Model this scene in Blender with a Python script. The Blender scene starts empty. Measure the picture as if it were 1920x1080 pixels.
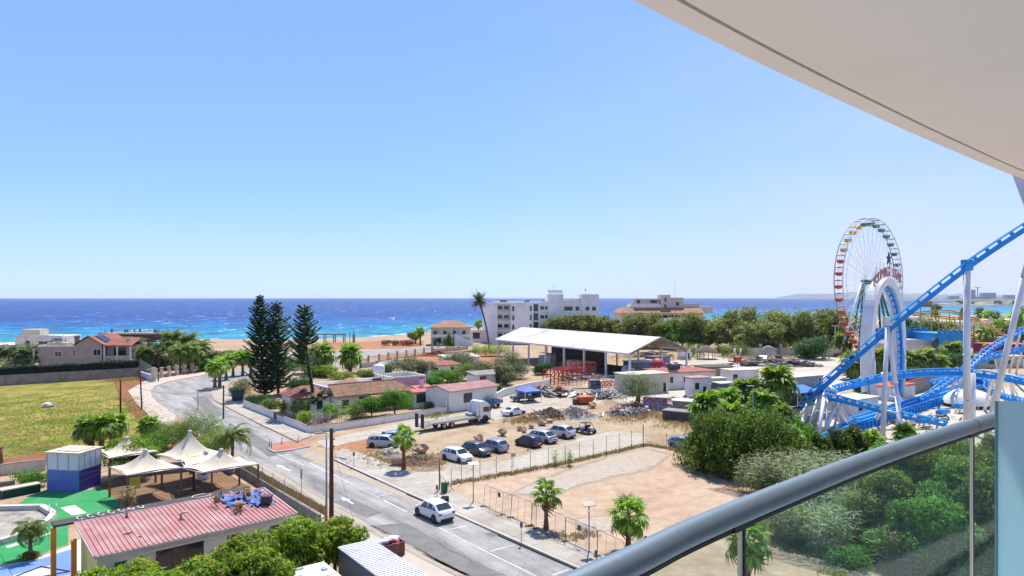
import bpy,math,random
import numpy as np
from mathutils import Vector,Matrix
R=math.radians
scene=bpy.context.scene
COL=scene.collection
# ------------------------------------------------------------------ camera, sky, sun, exposure
F,CX,HY,H=1300.0,960.0,558.0,19.0
cam_d=bpy.data.cameras.new('camera');cam=bpy.data.objects.new('camera',cam_d);COL.objects.link(cam)
cam_d.sensor_width=36;cam_d.lens=36*F/1920;cam_d.shift_y=(HY-540)/1920
cam_d.clip_start=0.05;cam_d.clip_end=90000
cam.location=(0,0,H);cam.rotation_euler=(R(90),0,0);scene.camera=cam
SUN_EL,SUN_ROT=R(62),R(11)
wd=bpy.data.worlds.new('World');scene.world=wd;wd.use_nodes=True
nt=wd.node_tree;nt.nodes.clear()
sk=nt.nodes.new('ShaderNodeTexSky');sk.sky_type='NISHITA';sk.sun_disc=False
sk.sun_elevation=SUN_EL;sk.sun_rotation=SUN_ROT;sk.air_density=0.7;sk.dust_density=0.0;sk.ozone_density=5.0
sk.altitude=20
bg=nt.nodes.new('ShaderNodeBackground');bg.inputs[1].default_value=0.128
wo=nt.nodes.new('ShaderNodeOutputWorld');
gm=nt.nodes.new('ShaderNodeGamma');gm.inputs[1].default_value=.5;nt.links.new(sk.outputs[0],gm.inputs[0])
tn=nt.nodes.new('ShaderNodeMixRGB');tn.blend_type='MULTIPLY';tn.inputs[0].default_value=1;tn.inputs[2].default_value=(.90,1.23,1.95,1)
nt.links.new(gm.outputs[0],tn.inputs[1]);
# thin bright veil of high cloud, denser low down and to the right, with faint wisps
tc=nt.nodes.new('ShaderNodeTexCoord');sx=nt.nodes.new('ShaderNodeSeparateXYZ');nt.links.new(tc.outputs['Generated'],sx.inputs[0])
def mrange(src,a,b,c,d):
 q=nt.nodes.new('ShaderNodeMapRange');q.interpolation_type='SMOOTHSTEP';q.inputs[1].default_value=a;q.inputs[2].default_value=b;q.inputs[3].default_value=c;q.inputs[4].default_value=d;nt.links.new(src,q.inputs[0]);return q.outputs[0]
def mth(op,a,b):
 q=nt.nodes.new('ShaderNodeMath');q.operation=op;q.use_clamp=True;nt.links.new(a,q.inputs[0])
 if isinstance(b,float):q.inputs[1].default_value=b
 else:nt.links.new(b,q.inputs[1])
 return q.outputs[0]
mpw=nt.nodes.new('ShaderNodeMapping');mpw.inputs['Scale'].default_value=(2.2,2.2,9);nt.links.new(tc.outputs['Generated'],mpw.inputs[0])
nzw=nt.nodes.new('ShaderNodeTexNoise');nzw.inputs['Scale'].default_value=1.6;nzw.inputs['Detail'].default_value=7;nzw.inputs['Roughness'].default_value=.55;nt.links.new(mpw.outputs[0],nzw.inputs['Vector'])
right=mrange(sx.outputs['X'],-.25,.62,0,.62);low=mrange(sx.outputs['Z'],0,.42,1,.35);wisp=mrange(nzw.outputs[0],.3,.75,.72,1.25)
hzn=mrange(sx.outputs['Z'],0,.16,.42,0);veil=mth('ADD',mth('MULTIPLY',mth('MULTIPLY',right,low),wisp),hzn)
vm=nt.nodes.new('ShaderNodeMixRGB');vm.inputs[2].default_value=(2.65,3.0,3.7,1);nt.links.new(veil,vm.inputs[0]);nt.links.new(tn.outputs[0],vm.inputs[1]);nt.links.new(vm.outputs[0],bg.inputs[0]);nt.links.new(bg.outputs[0],wo.inputs[0])
sun_d=bpy.data.lights.new('sun','SUN');sun_d.energy=3.2;sun_d.angle=R(0.5);sun_d.color=(1,0.955,0.88)
sun=bpy.data.objects.new('sun',sun_d);COL.objects.link(sun)
sdir=Vector((math.sin(SUN_ROT)*math.cos(SUN_EL),math.cos(SUN_ROT)*math.cos(SUN_EL),math.sin(SUN_EL)))
sun.rotation_euler=sdir.to_track_quat('Z','Y').to_euler();sun.location=sdir*300
scene.view_settings.view_transform='Standard';scene.view_settings.look='None'
scene.view_settings.exposure=1.1;scene.view_settings.gamma=1.0
cy=scene.cycles
cy.max_bounces=6;cy.diffuse_bounces=5;cy.glossy_bounces=3;cy.transmission_bounces=6;cy.transparent_max_bounces=12
cy.caustics_reflective=False;cy.caustics_refractive=False
cy.use_denoising=True
# ------------------------------------------------------------------ helpers
def G(px,py,z=0.0):
 d=F*(H-z)/(py-HY);return Vector(((px-CX)*d/F,d,z))
def P(px,py,Y):
 return Vector(((px-CX)*Y/F,Y,H-(py-HY)*Y/F))
def hgt(py,Y):return H-(py-HY)*Y/F
def rng(s):return np.random.default_rng(s)
def S(r,g,b,k=1.0):
 f=lambda c:(c/255/12.92 if c<=10 else((c/255+.055)/1.055)**2.4)*k
 return(f(r),f(g),f(b))
MATS={}
def nodes(name):
 m=bpy.data.materials.new(name);m.use_nodes=True;t=m.node_tree;t.nodes.clear()
 o=t.nodes.new('ShaderNodeOutputMaterial')
 def N(tp,**kw):
  n=t.nodes.new('ShaderNode'+tp)
  for k,v in kw.items():
   if k.startswith('i_'):
    key=k[2:];n.inputs[int(key)if key.isdigit()else key].default_value=v
   else:setattr(n,k,v)
  return n
 def L(a,b):t.links.new(a,b)
 return m,N,L,o
def ramp(N,stops,interp='LINEAR'):
 r=N('ValToRGB');e=r.color_ramp.elements;r.color_ramp.interpolation=interp
 while len(e)>1:e.remove(e[-1])
 e[0].position=stops[0][0];e[0].color=(*stops[0][1],1)
 for p,c in stops[1:]:
  q=e.new(p);q.color=(*c,1)
 return r
def mul(c,k):return tuple(min(1,x*k)for x in c)
def M(name,col,rough=.75,metal=0.0,var=.16,scale=1.2,bump=0.0,bscale=20,spec=.4,dirt=None,dscale=.35,damt=.5,coat=0):
 """plain surface: colour that varies softly, optional blotches of dirt and a fine bump"""
 if name in MATS:return MATS[name]
 m,N,L,o=nodes(name)
 b=N('BsdfPrincipled');b.inputs['Roughness'].default_value=rough;b.inputs['Metallic'].default_value=metal
 b.inputs['Specular IOR Level'].default_value=spec;b.inputs['Coat Weight'].default_value=coat
 g=N('NewGeometry')
 n=N('TexNoise',i_Scale=scale,i_Detail=5.0);L(g.outputs['Position'],n.inputs['Vector'])
 r=ramp(N,[(.3,mul(col,1-var)),(.7,mul(col,1+var))]);L(n.outputs[0],r.inputs[0])
 out=r.outputs[0]
 if dirt:
  n2=N('TexNoise',i_Scale=dscale,i_Detail=8.0,i_Roughness=.65);L(g.outputs['Position'],n2.inputs['Vector'])
  rr=ramp(N,[(.48,(0,0,0)),(.66,(damt,)*3)]);L(n2.outputs[0],rr.inputs[0])
  mx=N('MixRGB',i_2=(*dirt,1));L(rr.outputs[0],mx.inputs[0]);L(out,mx.inputs[1]);out=mx.outputs[0]
 L(out,b.inputs['Base Color'])
 if bump:
  n3=N('TexNoise',i_Scale=bscale,i_Detail=4.0);L(g.outputs['Position'],n3.inputs['Vector'])
  bp=N('Bump',i_Strength=bump,i_Distance=.05);L(n3.outputs[0],bp.inputs['Height']);L(bp.outputs[0],b.inputs['Normal'])
 L(b.outputs[0],o.inputs[0]);MATS[name]=m;return m
def LEAF(name,dark,mid,lite,tr=.3,third=None):
 """foliage: every leaf its own green, some light through it"""
 if name in MATS:return MATS[name]
 m,N,L,o=nodes(name)
 g=N('NewGeometry');oi=N('ObjectInfo')
 st=[(0,dark),(.5,mid),(.92,lite)]+([(1.0,third)]if third else[])
 r=ramp(N,st);L(g.outputs['Random Per Island'],r.inputs[0])
 hs=N('HueSaturation');mr=N('MapRange');mr.inputs[3].default_value=.82;mr.inputs[4].default_value=1.2
 L(oi.outputs['Random'],mr.inputs[0]);L(mr.outputs[0],hs.inputs['Value']);L(r.outputs[0],hs.inputs['Color'])
 d=N('BsdfPrincipled',i_Roughness=.55);d.inputs['Specular IOR Level'].default_value=.25;t=N('BsdfTranslucent');L(hs.outputs[0],d.inputs['Base Color'])
 br=N('MixRGB',blend_type='MULTIPLY',i_0=1.0,i_2=(1.7,1.75,.8,1));L(hs.outputs[0],br.inputs[1]);L(br.outputs[0],t.inputs[0])
 mx=N('MixShader',i_0=min(.55,tr*1.45));L(d.outputs[0],mx.inputs[1]);L(t.outputs[0],mx.inputs[2]);L(mx.outputs[0],o.inputs[0])
 MATS[name]=m;return m
class MB:
 def __init__(s):s.v=[];s.f=[];s.m=[];s.sm=[];s.k=0
 def face(s,pts,sm=False):
  i=len(s.v);s.v+=[tuple(p)for p in pts];s.f.append(tuple(range(i,i+len(pts))));s.m.append(s.k);s.sm.append(sm)
 def add(s,vs,fs,sm=False):
  i=len(s.v);s.v+=[tuple(p)for p in vs]
  for f in fs:s.f.append(tuple(i+q for q in f));s.m.append(s.k);s.sm.append(sm)
 def box(s,c,d,rz=0,taper=1.0):
  x,y,z=d[0]/2,d[1]/2,d[2];t=taper;ca,sa=math.cos(rz),math.sin(rz)
  vs=[(-x,-y,0),(x,-y,0),(x,y,0),(-x,y,0),(-x*t,-y*t,z),(x*t,-y*t,z),(x*t,y*t,z),(-x*t,y*t,z)]
  vs=[(c[0]+a*ca-b*sa,c[1]+a*sa+b*ca,c[2]+e)for a,b,e in vs]
  s.add(vs,[(3,2,1,0),(4,5,6,7),(0,1,5,4),(1,2,6,5),(2,3,7,6),(3,0,4,7)]);return s
 def bar(s,a,b,w,h=None,up=(0,0,1)):
  a,b=Vector(a),Vector(b);h=h or w;d=(b-a)
  if d.length<1e-6:return s
  d.normalize();u=Vector(up)
  if abs(d.dot(u))>.98:u=Vector((1,0,0))
  sd=d.cross(u).normalized();u=sd.cross(d).normalized()
  vs=[]
  for p in(a,b):
   for i,j in((-1,-1),(1,-1),(1,1),(-1,1)):vs.append(p+sd*(i*w/2)+u*(j*h/2))
  s.add(vs,[(0,3,2,1),(4,5,6,7),(0,1,5,4),(1,2,6,5),(2,3,7,6),(3,0,4,7)]);return s
 def tube(s,pts,r,n=8,cap=True,sm=True):
  pts=[Vector(p)for p in pts];rs=r if isinstance(r,(list,tuple))else[r]*len(pts)
  ref=None;base=len(s.v)
  for i,p in enumerate(pts):
   d=(pts[min(i+1,len(pts)-1)]-pts[max(i-1,0)]).normalized()
   if ref is None:
    ref=Vector((1,0,0))if abs(d.x)<.8 else Vector((0,1,0))
   a=(ref-d*ref.dot(d)).normalized();bb=d.cross(a);ref=a
   for k in range(n):
    t=2*math.pi*k/n;s.v.append(tuple(p+a*(math.cos(t)*rs[i])+bb*(math.sin(t)*rs[i])))
  for i in range(len(pts)-1):
   for k in range(n):
    q=base+i*n;s.f.append((q+k,q+(k+1)%n,q+n+(k+1)%n,q+n+k));s.m.append(s.k);s.sm.append(sm)
  if cap:
   s.f.append(tuple(base+k for k in range(n))[::-1]);s.m.append(s.k);s.sm.append(False)
   q=base+(len(pts)-1)*n;s.f.append(tuple(q+k for k in range(n)));s.m.append(s.k);s.sm.append(False)
  return s
 def cyl(s,c,r,h,n=12,r2=None,sm=True):
  c=Vector(c);return s.tube([c,c+Vector((0,0,h))],[r,r if r2 is None else r2],n,True,sm)
 def lathe(s,prof,c=(0,0,0),n=14,sm=True):
  base=len(s.v)
  for r,z in prof:
   for k in range(n):
    t=2*math.pi*k/n;s.v.append((c[0]+r*math.cos(t),c[1]+r*math.sin(t),c[2]+z))
  for i in range(len(prof)-1):
   for k in range(n):
    q=base+i*n;s.f.append((q+k,q+(k+1)%n,q+n+(k+1)%n,q+n+k));s.m.append(s.k);s.sm.append(sm)
  return s
 def prism(s,poly,z0,z1):
  a=sum(poly[i][0]*poly[(i+1)%len(poly)][1]-poly[(i+1)%len(poly)][0]*poly[i][1]for i in range(len(poly)))
  if a<0:poly=list(poly)[::-1]
  n=len(poly);vs=[(p[0],p[1],z0)for p in poly]+[(p[0],p[1],z1)for p in poly]
  s.add(vs,[tuple(range(n))[::-1],tuple(range(n,2*n))]+[(i,(i+1)%n,n+(i+1)%n,n+i)for i in range(n)]);return s
 def extr(s,poly,off):
  n=len(poly);off=Vector(off);vs=[Vector(p)for p in poly]+[Vector(p)+off for p in poly]
  s.add(vs,[tuple(range(n))[::-1],tuple(range(n,2*n))]+[(i,(i+1)%n,n+(i+1)%n,n+i)for i in range(n)]);return s
 def blob(s,c,r,seed=0,n=2,jag=.25,flat=1.0):
  import bmesh
  g=rng(seed);bm=bmesh.new();bmesh.ops.create_icosphere(bm,subdivisions=n,radius=1)
  rr=r if isinstance(r,(tuple,list))else(r,r,r*flat)
  bm.verts.index_update();vs=[]
  for v in bm.verts:
   k=1+jag*(g.random()-.5)*2;vs.append((c[0]+v.co.x*rr[0]*k,c[1]+v.co.y*rr[1]*k,c[2]+v.co.z*rr[2]*k))
  fs=[tuple(v.index for v in f.verts)for f in bm.faces];bm.free();s.add(vs,fs);return s
 def build(s,name,mats,parent=None,world=False,recenter=True):
  mats=mats if isinstance(mats,(list,tuple))else[mats]
  me=bpy.data.meshes.new(name);v=np.array(s.v,dtype=np.float64).reshape(-1,3);loc=None
  if parent is None and recenter:
   lo,hi=v.min(0),v.max(0);loc=((lo[0]+hi[0])/2,(lo[1]+hi[1])/2,lo[2]);v=v-np.array(loc)
  elif parent is not None and world:
   mi=np.array((Matrix.Translation(parent['_loc'])@Matrix.Rotation(parent['_rz'],4,'Z')).inverted());v=v@mi[:3,:3].T+mi[:3,3]
  me.from_pydata(v.tolist(),[],s.f)
  for m in mats:me.materials.append(m)
  me.polygons.foreach_set('material_index',s.m);me.polygons.foreach_set('use_smooth',s.sm);me.update()
  o=bpy.data.objects.new(name,me);COL.objects.link(o)
  if parent is not None:o.parent=parent
  if loc:o.location=loc
  return o
def npmesh(name,v,f,mat,parent=None,smooth=False):
 """mesh from arrays; f is (n,k)"""
 me=bpy.data.meshes.new(name);me.vertices.add(len(v));me.vertices.foreach_set('co',np.ascontiguousarray(v,dtype=np.float32).ravel())
 n,k=f.shape;me.loops.add(n*k);me.loops.foreach_set('vertex_index',np.ascontiguousarray(f,dtype=np.int32).ravel())
 me.polygons.add(n);me.polygons.foreach_set('loop_start',np.arange(0,n*k,k,dtype=np.int32))
 if smooth:me.polygons.foreach_set('use_smooth',np.ones(n,dtype=bool))
 me.materials.append(mat);me.update(calc_edges=True);me.validate()
 o=bpy.data.objects.new(name,me);COL.objects.link(o)
 if parent is not None:o.parent=parent
 return o
def tag(o,label=None,cat=None,group=None,kind=None):
 if label:o['label']=label
 if cat:o['category']=cat
 if group:o['group']=group
 if kind:o['kind']=kind
 return o
def T(name,label,cat,loc=(0,0,0),rz=0.0,group=None):
 o=bpy.data.objects.new(name,None);COL.objects.link(o);o.location=loc;o.rotation_euler=(0,0,rz);o.empty_display_size=.3
 o['_loc']=[float(x)for x in loc];o['_rz']=float(rz)
 return tag(o,label,cat,group)
CH={}
def kids(o):return list(o.children)
def copy_tree(o,parent=None):
 c=o.copy();COL.objects.link(c)
 if parent is not None:c.parent=parent
 for ch in kids(o):copy_tree(ch,c)
 return c
def dup(o,label,loc,rz=0.0,sc=1.0,group=None):
 c=copy_tree(o);c.location=loc;c.rotation_euler=(0,0,rz);c.scale=(sc,sc,sc)if not isinstance(sc,tuple)else sc
 c['label']=label
 if group:c['group']=group
 return c
def catmull(pts,n=8,closed=False):
 pts=[Vector(p)for p in pts];out=[]
 q=[pts[0]*2-pts[1]]+pts+[pts[-1]*2-pts[-2]]
 for i in range(1,len(q)-2):
  for k in range(n):
   t=k/n;a,b,c,d=q[i-1],q[i],q[i+1],q[i+2]
   out.append(.5*((2*b)+(c-a)*t+(2*a-5*b+4*c-d)*t*t+(3*b-a-3*c+d)*t**3))
 out.append(pts[-1]);return out
# ------------------------------------------------------------------ the setting: ground, sea, roads, paths
def ground_mat(name,cols,scale=.12,speck=None,bump=.4,fade=False,rough=.95,streak=None,bscale=6,con=.2):
 m,N,L,o=nodes(name);g=N('NewGeometry');b=N('BsdfPrincipled',i_Roughness=rough);b.inputs['Specular IOR Level'].default_value=.15
 pos=g.outputs['Position']
 if streak:
  mp=N('Mapping');mp.inputs['Rotation'].default_value=(0,0,streak[0]);mp.inputs['Scale'].default_value=(streak[1],1,1);L(pos,mp.inputs[0]);src=mp.outputs[0]
 else:src=pos
 n1=N('TexNoise',i_Scale=scale,i_Detail=9.0,i_Roughness=.62,i_Distortion=.6);L(src,n1.inputs['Vector'])
 k=len(cols);r=ramp(N,[(.3+.4*i/max(1,k-1),c)for i,c in enumerate(cols)]);L(n1.outputs[0],r.inputs[0]);out=r.outputs[0]
 n2=N('TexNoise',i_Scale=scale*14,i_Detail=6.0,i_Roughness=.7);L(pos,n2.inputs['Vector'])
 r2=ramp(N,[(.35,(1-con,)*3),(.65,(1+con*.6,)*3)]);L(n2.outputs[0],r2.inputs[0])
 mx=N('MixRGB',blend_type='MULTIPLY',i_0=1.0);L(out,mx.inputs[1]);L(r2.outputs[0],mx.inputs[2]);out=mx.outputs[0]
 if speck:
  for(c,sc,th,am)in speck:
   n3=N('TexNoise',i_Scale=sc,i_Detail=6.0,i_Roughness=.75);L(pos,n3.inputs['Vector'])
   r3=ramp(N,[(th,(0,0,0)),(th+.07,(am,)*3)]);L(n3.outputs[0],r3.inputs[0])
   m3=N('MixRGB',i_2=(*c,1));L(r3.outputs[0],m3.inputs[0]);L(out,m3.inputs[1]);out=m3.outputs[0]
 L(out,b.inputs['Base Color'])
 n4=N('TexNoise',i_Scale=bscale,i_Detail=6.0,i_Roughness=.7);L(pos,n4.inputs['Vector']);bp=N('Bump',i_Strength=bump,i_Distance=.12);L(n4.outputs[0],bp.inputs['Height']);L(bp.outputs[0],b.inputs['Normal'])
 if fade:
  a=N('Attribute',attribute_name='edge');n5=N('TexNoise',i_Scale=.35,i_Detail=8.0,i_Roughness=.7);L(pos,n5.inputs['Vector'])
  ad=N('Math',operation='ADD');L(a.outputs['Fac'],ad.inputs[0]);L(n5.outputs[0],ad.inputs[1])
  gt=N('MapRange');gt.inputs[1].default_value=.62;gt.inputs[2].default_value=.98;L(ad.outputs[0],gt.inputs[0])
  tr=N('BsdfTransparent');ms=N('MixShader');L(gt.outputs[0],ms.inputs[0]);L(tr.outputs[0],ms.inputs[1]);L(b.outputs[0],ms.inputs[2]);L(ms.outputs[0],o.inputs[0])
 else:L(b.outputs[0],o.inputs[0])
 return m
DIRT=ground_mat('dry_earth',[S(184,150,118,.62),S(206,176,142,.62),S(216,194,166,.62)],.09,[(S(120,96,58,.6),1.3,.58,.45),(S(230,214,190,.6),2.5,.66,.5)])
BEACH=ground_mat('sand_beach',[S(190,160,125,.65),S(214,190,158,.65)],.05,[(S(100,90,80,.6),.2,.6,.6)])
def sheet(name,pts,z,mat,edge=0.0,kind='structure',pix=True,zz=0.0,star=False):
 """flat ground patch; edge = width in metres of a ragged border"""
 p=[G(x,y,zz)for x,y in pts]if pix else[Vector((q[0],q[1],0))for q in pts]
 mb=MB()
 if not edge:
  mb.face([(q.x,q.y,z)for q in p])
  if sum(p[i].x*p[(i+1)%len(p)].y-p[(i+1)%len(p)].x*p[i].y for i in range(len(p)))<0:mb.f[0]=mb.f[0][::-1]
  o=mb.build(name,mat,recenter=False)
 else:
  if sum(p[i].x*p[(i+1)%len(p)].y-p[(i+1)%len(p)].x*p[i].y for i in range(len(p)))<0:p=p[::-1]
  n=len(p);inn=[]
  for i in range(n):
   a,b,c=p[i-1],p[i],p[(i+1)%n];d=((b-a).normalized()+(c-b).normalized()).normalized();nn=Vector((-d.y,d.x,0));inn.append(b+nn*edge)
  if star:cn=sum(p,Vector())/n;inn=[cn+(q-cn)*max(.1,1-edge/(q-cn).length)for q in p]
  vs=[(q.x,q.y,z)for q in p]+[(q.x,q.y,z)for q in inn]
  mb.add(vs,[(i,(i+1)%n,n+(i+1)%n,n+i)for i in range(n)]+[tuple(range(n,2*n))])
  o=mb.build(name,mat,recenter=False)
  at=o.data.attributes.new('edge','FLOAT','POINT');at.data.foreach_set('value',[0.0]*n+[1.0]*n)
 return tag(o,kind=kind)
SEA_Z=-2.3
SHORE=[(-1400,660),(-600,653),(0,648),(300,642),(470,641),(650,639.5),(690,637),(770,631),(880,619),(1000,613),(1157,611),(1300,605),(1500,600),(1700,596.5),(1800,594.5),(1920,592.5),(2600,590),(3600,588)]
wl=[G(x,y,SEA_Z)for x,y in SHORE]
bl=[]
for w in wl:
 d=Vector((w.x,w.y,0));k=(d.length-16)/d.length;bl.append(Vector((w.x*k,w.y*k,0)))
mb=MB()
mb.face([(-900,-60,0),(1500,-60,0)]+[tuple(q)for q in bl[::-1]])
tag(mb.build('ground',DIRT,recenter=False),kind='structure')
mb=MB()
for i in range(len(wl)-1):
 a,b,c,d=bl[i],bl[i+1],wl[i+1],wl[i]
 mb.face([d,c,b,a],True)
 e,f_=Vector((d.x*1.05,d.y*1.05,-5)),Vector((c.x*1.05,c.y*1.05,-5));mb.face([e,f_,c,d],True)
tag(mb.build('beach',BEACH,recenter=False),kind='structure')
# sea: columns fanned along the shore, rows outward; 't' = how far from the shallows to deep water
m,N,L,o=nodes('sea_water');g=N('NewGeometry');b=N('BsdfPrincipled',i_Roughness=.32);b.inputs['Specular IOR Level'].default_value=.12;b.inputs['IOR'].default_value=1.33
at=N('Attribute',attribute_name='t')
nz=N('TexNoise',i_Scale=.006,i_Detail=5.0);mp=N('Mapping');mp.inputs['Scale'].default_value=(1,.35,1);L(g.outputs['Position'],mp.inputs[0]);L(mp.outputs[0],nz.inputs['Vector'])
ad=N('Math',operation='MULTIPLY_ADD',i_1=.35);L(nz.outputs[0],ad.inputs[0]);sb=N('Math',operation='SUBTRACT',i_1=.17);L(at.outputs['Fac'],sb.inputs[0]);L(sb.outputs[0],ad.inputs[2])
r=ramp(N,[(0,S(112,182,180,.62)),(.10,S(40,160,178,.62)),(.45,S(0,120,172,.56)),(.8,(.0,.052,.20)),(1,(.0,.030,.155))]);L(ad.outputs[0],r.inputs[0])
mp2=N('Mapping');mp2.inputs['Scale'].default_value=(.07,.035,.1);mp2.inputs['Rotation'].default_value=(0,0,.25);L(g.outputs['Position'],mp2.inputs[0])
n2=N('TexNoise',i_Scale=1.0,i_Detail=9.0,i_Roughness=.72);L(mp2.outputs[0],n2.inputs['Vector'])
r2=ramp(N,[(.34,(.32,)*3),(.5,(1,1,1)),(.64,(1.75,)*3)]);L(n2.outputs[0],r2.inputs[0])
mx=N('MixRGB',blend_type='MULTIPLY',i_0=1.0);L(r.outputs[0],mx.inputs[1]);L(r2.outputs[0],mx.inputs[2])
# whitecaps
mp3=N('Mapping');mp3.inputs['Scale'].default_value=(.20,.034,.1);L(g.outputs['Position'],mp3.inputs[0])
n3=N('TexNoise',i_Scale=1.0,i_Detail=7.0,i_Roughness=.62,i_Distortion=.5);L(mp3.outputs[0],n3.inputs['Vector'])
n3b=N('TexNoise',i_Scale=.008,i_Detail=3.0);L(g.outputs['Position'],n3b.inputs['Vector'])
mm=N('Math',operation='MULTIPLY_ADD',i_1=.22);L(n3b.outputs[0],mm.inputs[0]);L(n3.outputs[0],mm.inputs[2])
r3=ramp(N,[(.745,(0,0,0)),(.775,(.9,)*3)]);L(mm.outputs[0],r3.inputs[0])
# surf at the shore
a2=N('Attribute',attribute_name='shore');n4=N('TexNoise',i_Scale=.05,i_Detail=7.0,i_Roughness=.65);L(g.outputs['Position'],n4.inputs['Vector'])
ms=N('MapRange');ms.inputs[1].default_value=0;ms.inputs[2].default_value=60;ms.inputs[3].default_value=.30;ms.inputs[4].default_value=-.1;L(a2.outputs['Fac'],ms.inputs[0])
sm=N('Math',operation='ADD');L(ms.outputs[0],sm.inputs[0]);L(n4.outputs[0],sm.inputs[1]);r4=ramp(N,[(.62,(0,0,0)),(.70,(.85,)*3)]);L(sm.outputs[0],r4.inputs[0])
mxa=N('Math',operation='MAXIMUM');L(r3.outputs[0],mxa.inputs[0]);L(r4.outputs[0],mxa.inputs[1])
fo=N('MixRGB',i_2=(.8,.84,.86,1));L(mxa.outputs[0],fo.inputs[0]);L(mx.outputs[0],fo.inputs[1]);L(fo.outputs[0],b.inputs['Base Color'])
bp=N('Bump',i_Strength=.6,i_Distance=1.5);L(n2.outputs[0],bp.inputs['Height']);L(bp.outputs[0],b.inputs['Normal']);L(b.outputs[0],o.inputs[0])
SEA=m
pxs=list(range(-1400,3601,50));rows=[-14,0,15,40,80,140,220,330,480,700,1000,1500,2300,4000,9000,25000]
vs,tt,sh=[],[],[]
for px in pxs:
 py=np.interp(px,[a for a,_ in SHORE],[c for _,c in SHORE]);w=G(px,py,SEA_Z);d=Vector((w.x,w.y,0));ln=d.length
 LL=np.interp(px,[0,700,1000,1500,1750],[430,430,430,1100,2600])
 for s_ in rows:
  q=d*((ln+s_)/ln);vs.append((q.x,q.y,SEA_Z));tt.append(max(0,s_)/LL);sh.append(s_+(40 if 470>px or px>760 else 0))
nr=len(rows);fs=np.array([(i*nr+j,(i+1)*nr+j,(i+1)*nr+j+1,i*nr+j+1)for i in range(len(pxs)-1)for j in range(nr-1)])
sea=npmesh('sea',np.array(vs),fs,SEA);tag(sea,kind='structure')
for nm,dat in(('t',tt),('shore',sh)):
 a=sea.data.attributes.new(nm,'FLOAT','POINT');a.data.foreach_set('value',[float(min(x,1e5))for x in dat])
# --- roads
m,N,L,o=nodes('asphalt');g=N('NewGeometry');b=N('BsdfPrincipled',i_Roughness=.85);b.inputs['Specular IOR Level'].default_value=.25
RD=math.atan2(1300,-1005)
mp=N('Mapping');mp.vector_type='TEXTURE';mp.inputs['Rotation'].default_value=(0,0,RD);mp.inputs['Scale'].default_value=(8,1,1);L(g.outputs['Position'],mp.inputs[0])
n1=N('TexNoise',i_Scale=.55,i_Detail=8.0,i_Roughness=.65);L(mp.outputs[0],n1.inputs['Vector'])
r=ramp(N,[(.34,S(134,130,126,.7)),(.5,S(170,166,161,.7)),(.66,S(190,185,178,.7))]);L(n1.outputs[0],r.inputs[0])
n2=N('TexNoise',i_Scale=.35,i_Detail=10.0,i_Roughness=.7);L(g.outputs['Position'],n2.inputs['Vector']);r2=ramp(N,[(.36,(.82,)*3),(.62,(1.1,)*3)]);L(n2.outputs[0],r2.inputs[0])
mx=N('MixRGB',blend_type='MULTIPLY',i_0=1.0);L(r.outputs[0],mx.inputs[1]);L(r2.outputs[0],mx.inputs[2])
v1=N('TexVoronoi',feature='DISTANCE_TO_EDGE',i_Scale=.28);nd=N('TexNoise',i_Scale=.9,i_Detail=5.0);L(g.outputs['Position'],nd.inputs['Vector'])
va=N('VectorMath',operation='ADD');L(g.outputs['Position'],va.inputs[0]);L(nd.outputs['Color'],va.inputs[1]);L(va.outputs[0],v1.inputs['Vector'])
r3=ramp(N,[(0,(.62,)*3),(.012,(1,1,1))]);L(v1.outputs[0],r3.inputs[0]);m2=N('MixRGB',blend_type='MULTIPLY',i_0=.7);L(mx.outputs[0],m2.inputs[1]);L(r3.outputs[0],m2.inputs[2])
n5=N('TexNoise',i_Scale=40,i_Detail=2.0);L(g.outputs['Position'],n5.inputs['Vector']);r5=ramp(N,[(.3,(.8,)*3),(.7,(1.2,)*3)]);L(n5.outputs[0],r5.inputs[0])
m3=N('MixRGB',blend_type='MULTIPLY',i_0=1.0);L(m2.outputs[0],m3.inputs[1]);L(r5.outputs[0],m3.inputs[2])
L(m3.outputs[0],b.inputs['Base Color']);L(b.outputs[0],o.inputs[0]);ASPH=m
def paver_mat(name,c1,c2,mortar,rot,w=.9,h=.45):
 m,N,L,o=nodes(name);g=N('NewGeometry');b=N('BsdfPrincipled',i_Roughness=.9);b.inputs['Specular IOR Level'].default_value=.2
 mp=N('Mapping');mp.vector_type='TEXTURE';mp.inputs['Rotation'].default_value=(0,0,rot);L(g.outputs['Position'],mp.inputs[0])
 br=N('TexBrick',i_Scale=1.0);br.inputs['Color1'].default_value=(*c1,1);br.inputs['Color2'].default_value=(*c2,1);br.inputs['Mortar'].default_value=(*mortar,1)
 br.inputs['Mortar Size'].default_value=.022;br.inputs['Brick Width'].default_value=w;br.inputs['Row Height'].default_value=h;br.offset=0.0;L(mp.outputs[0],br.inputs['Vector'])
 n2=N('TexNoise',i_Scale=.3,i_Detail=9.0,i_Roughness=.7);L(g.outputs['Position'],n2.inputs['Vector']);r2=ramp(N,[(.36,(.78,.75,.7)),(.62,(1.08,)*3)]);L(n2.outputs[0],r2.inputs[0])
 mx=N('MixRGB',blend_type='MULTIPLY',i_0=1.0);L(br.outputs[0],mx.inputs[1]);L(r2.outputs[0],mx.inputs[2]);L(mx.outputs[0],b.inputs['Base Color']);L(b.outputs[0],o.inputs[0]);return m
PAVE=paver_mat('pavement_slabs',S(214,206,194,.6),S(206,196,182,.6),S(170,160,148,.6),RD,1.2,1.2)
KERB=M('kerb_stone',S(212,206,196,.6),.9,var=.1,scale=3)
WALK=ground_mat('pale_walk',[S(214,198,180,.64),S(222,208,192,.64)],.9,bump=.1,con=.08)
RED_DIRT=ground_mat('orange_earth',[S(190,126,88,.56),S(214,164,126,.6)],.12,fade=True)
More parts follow.
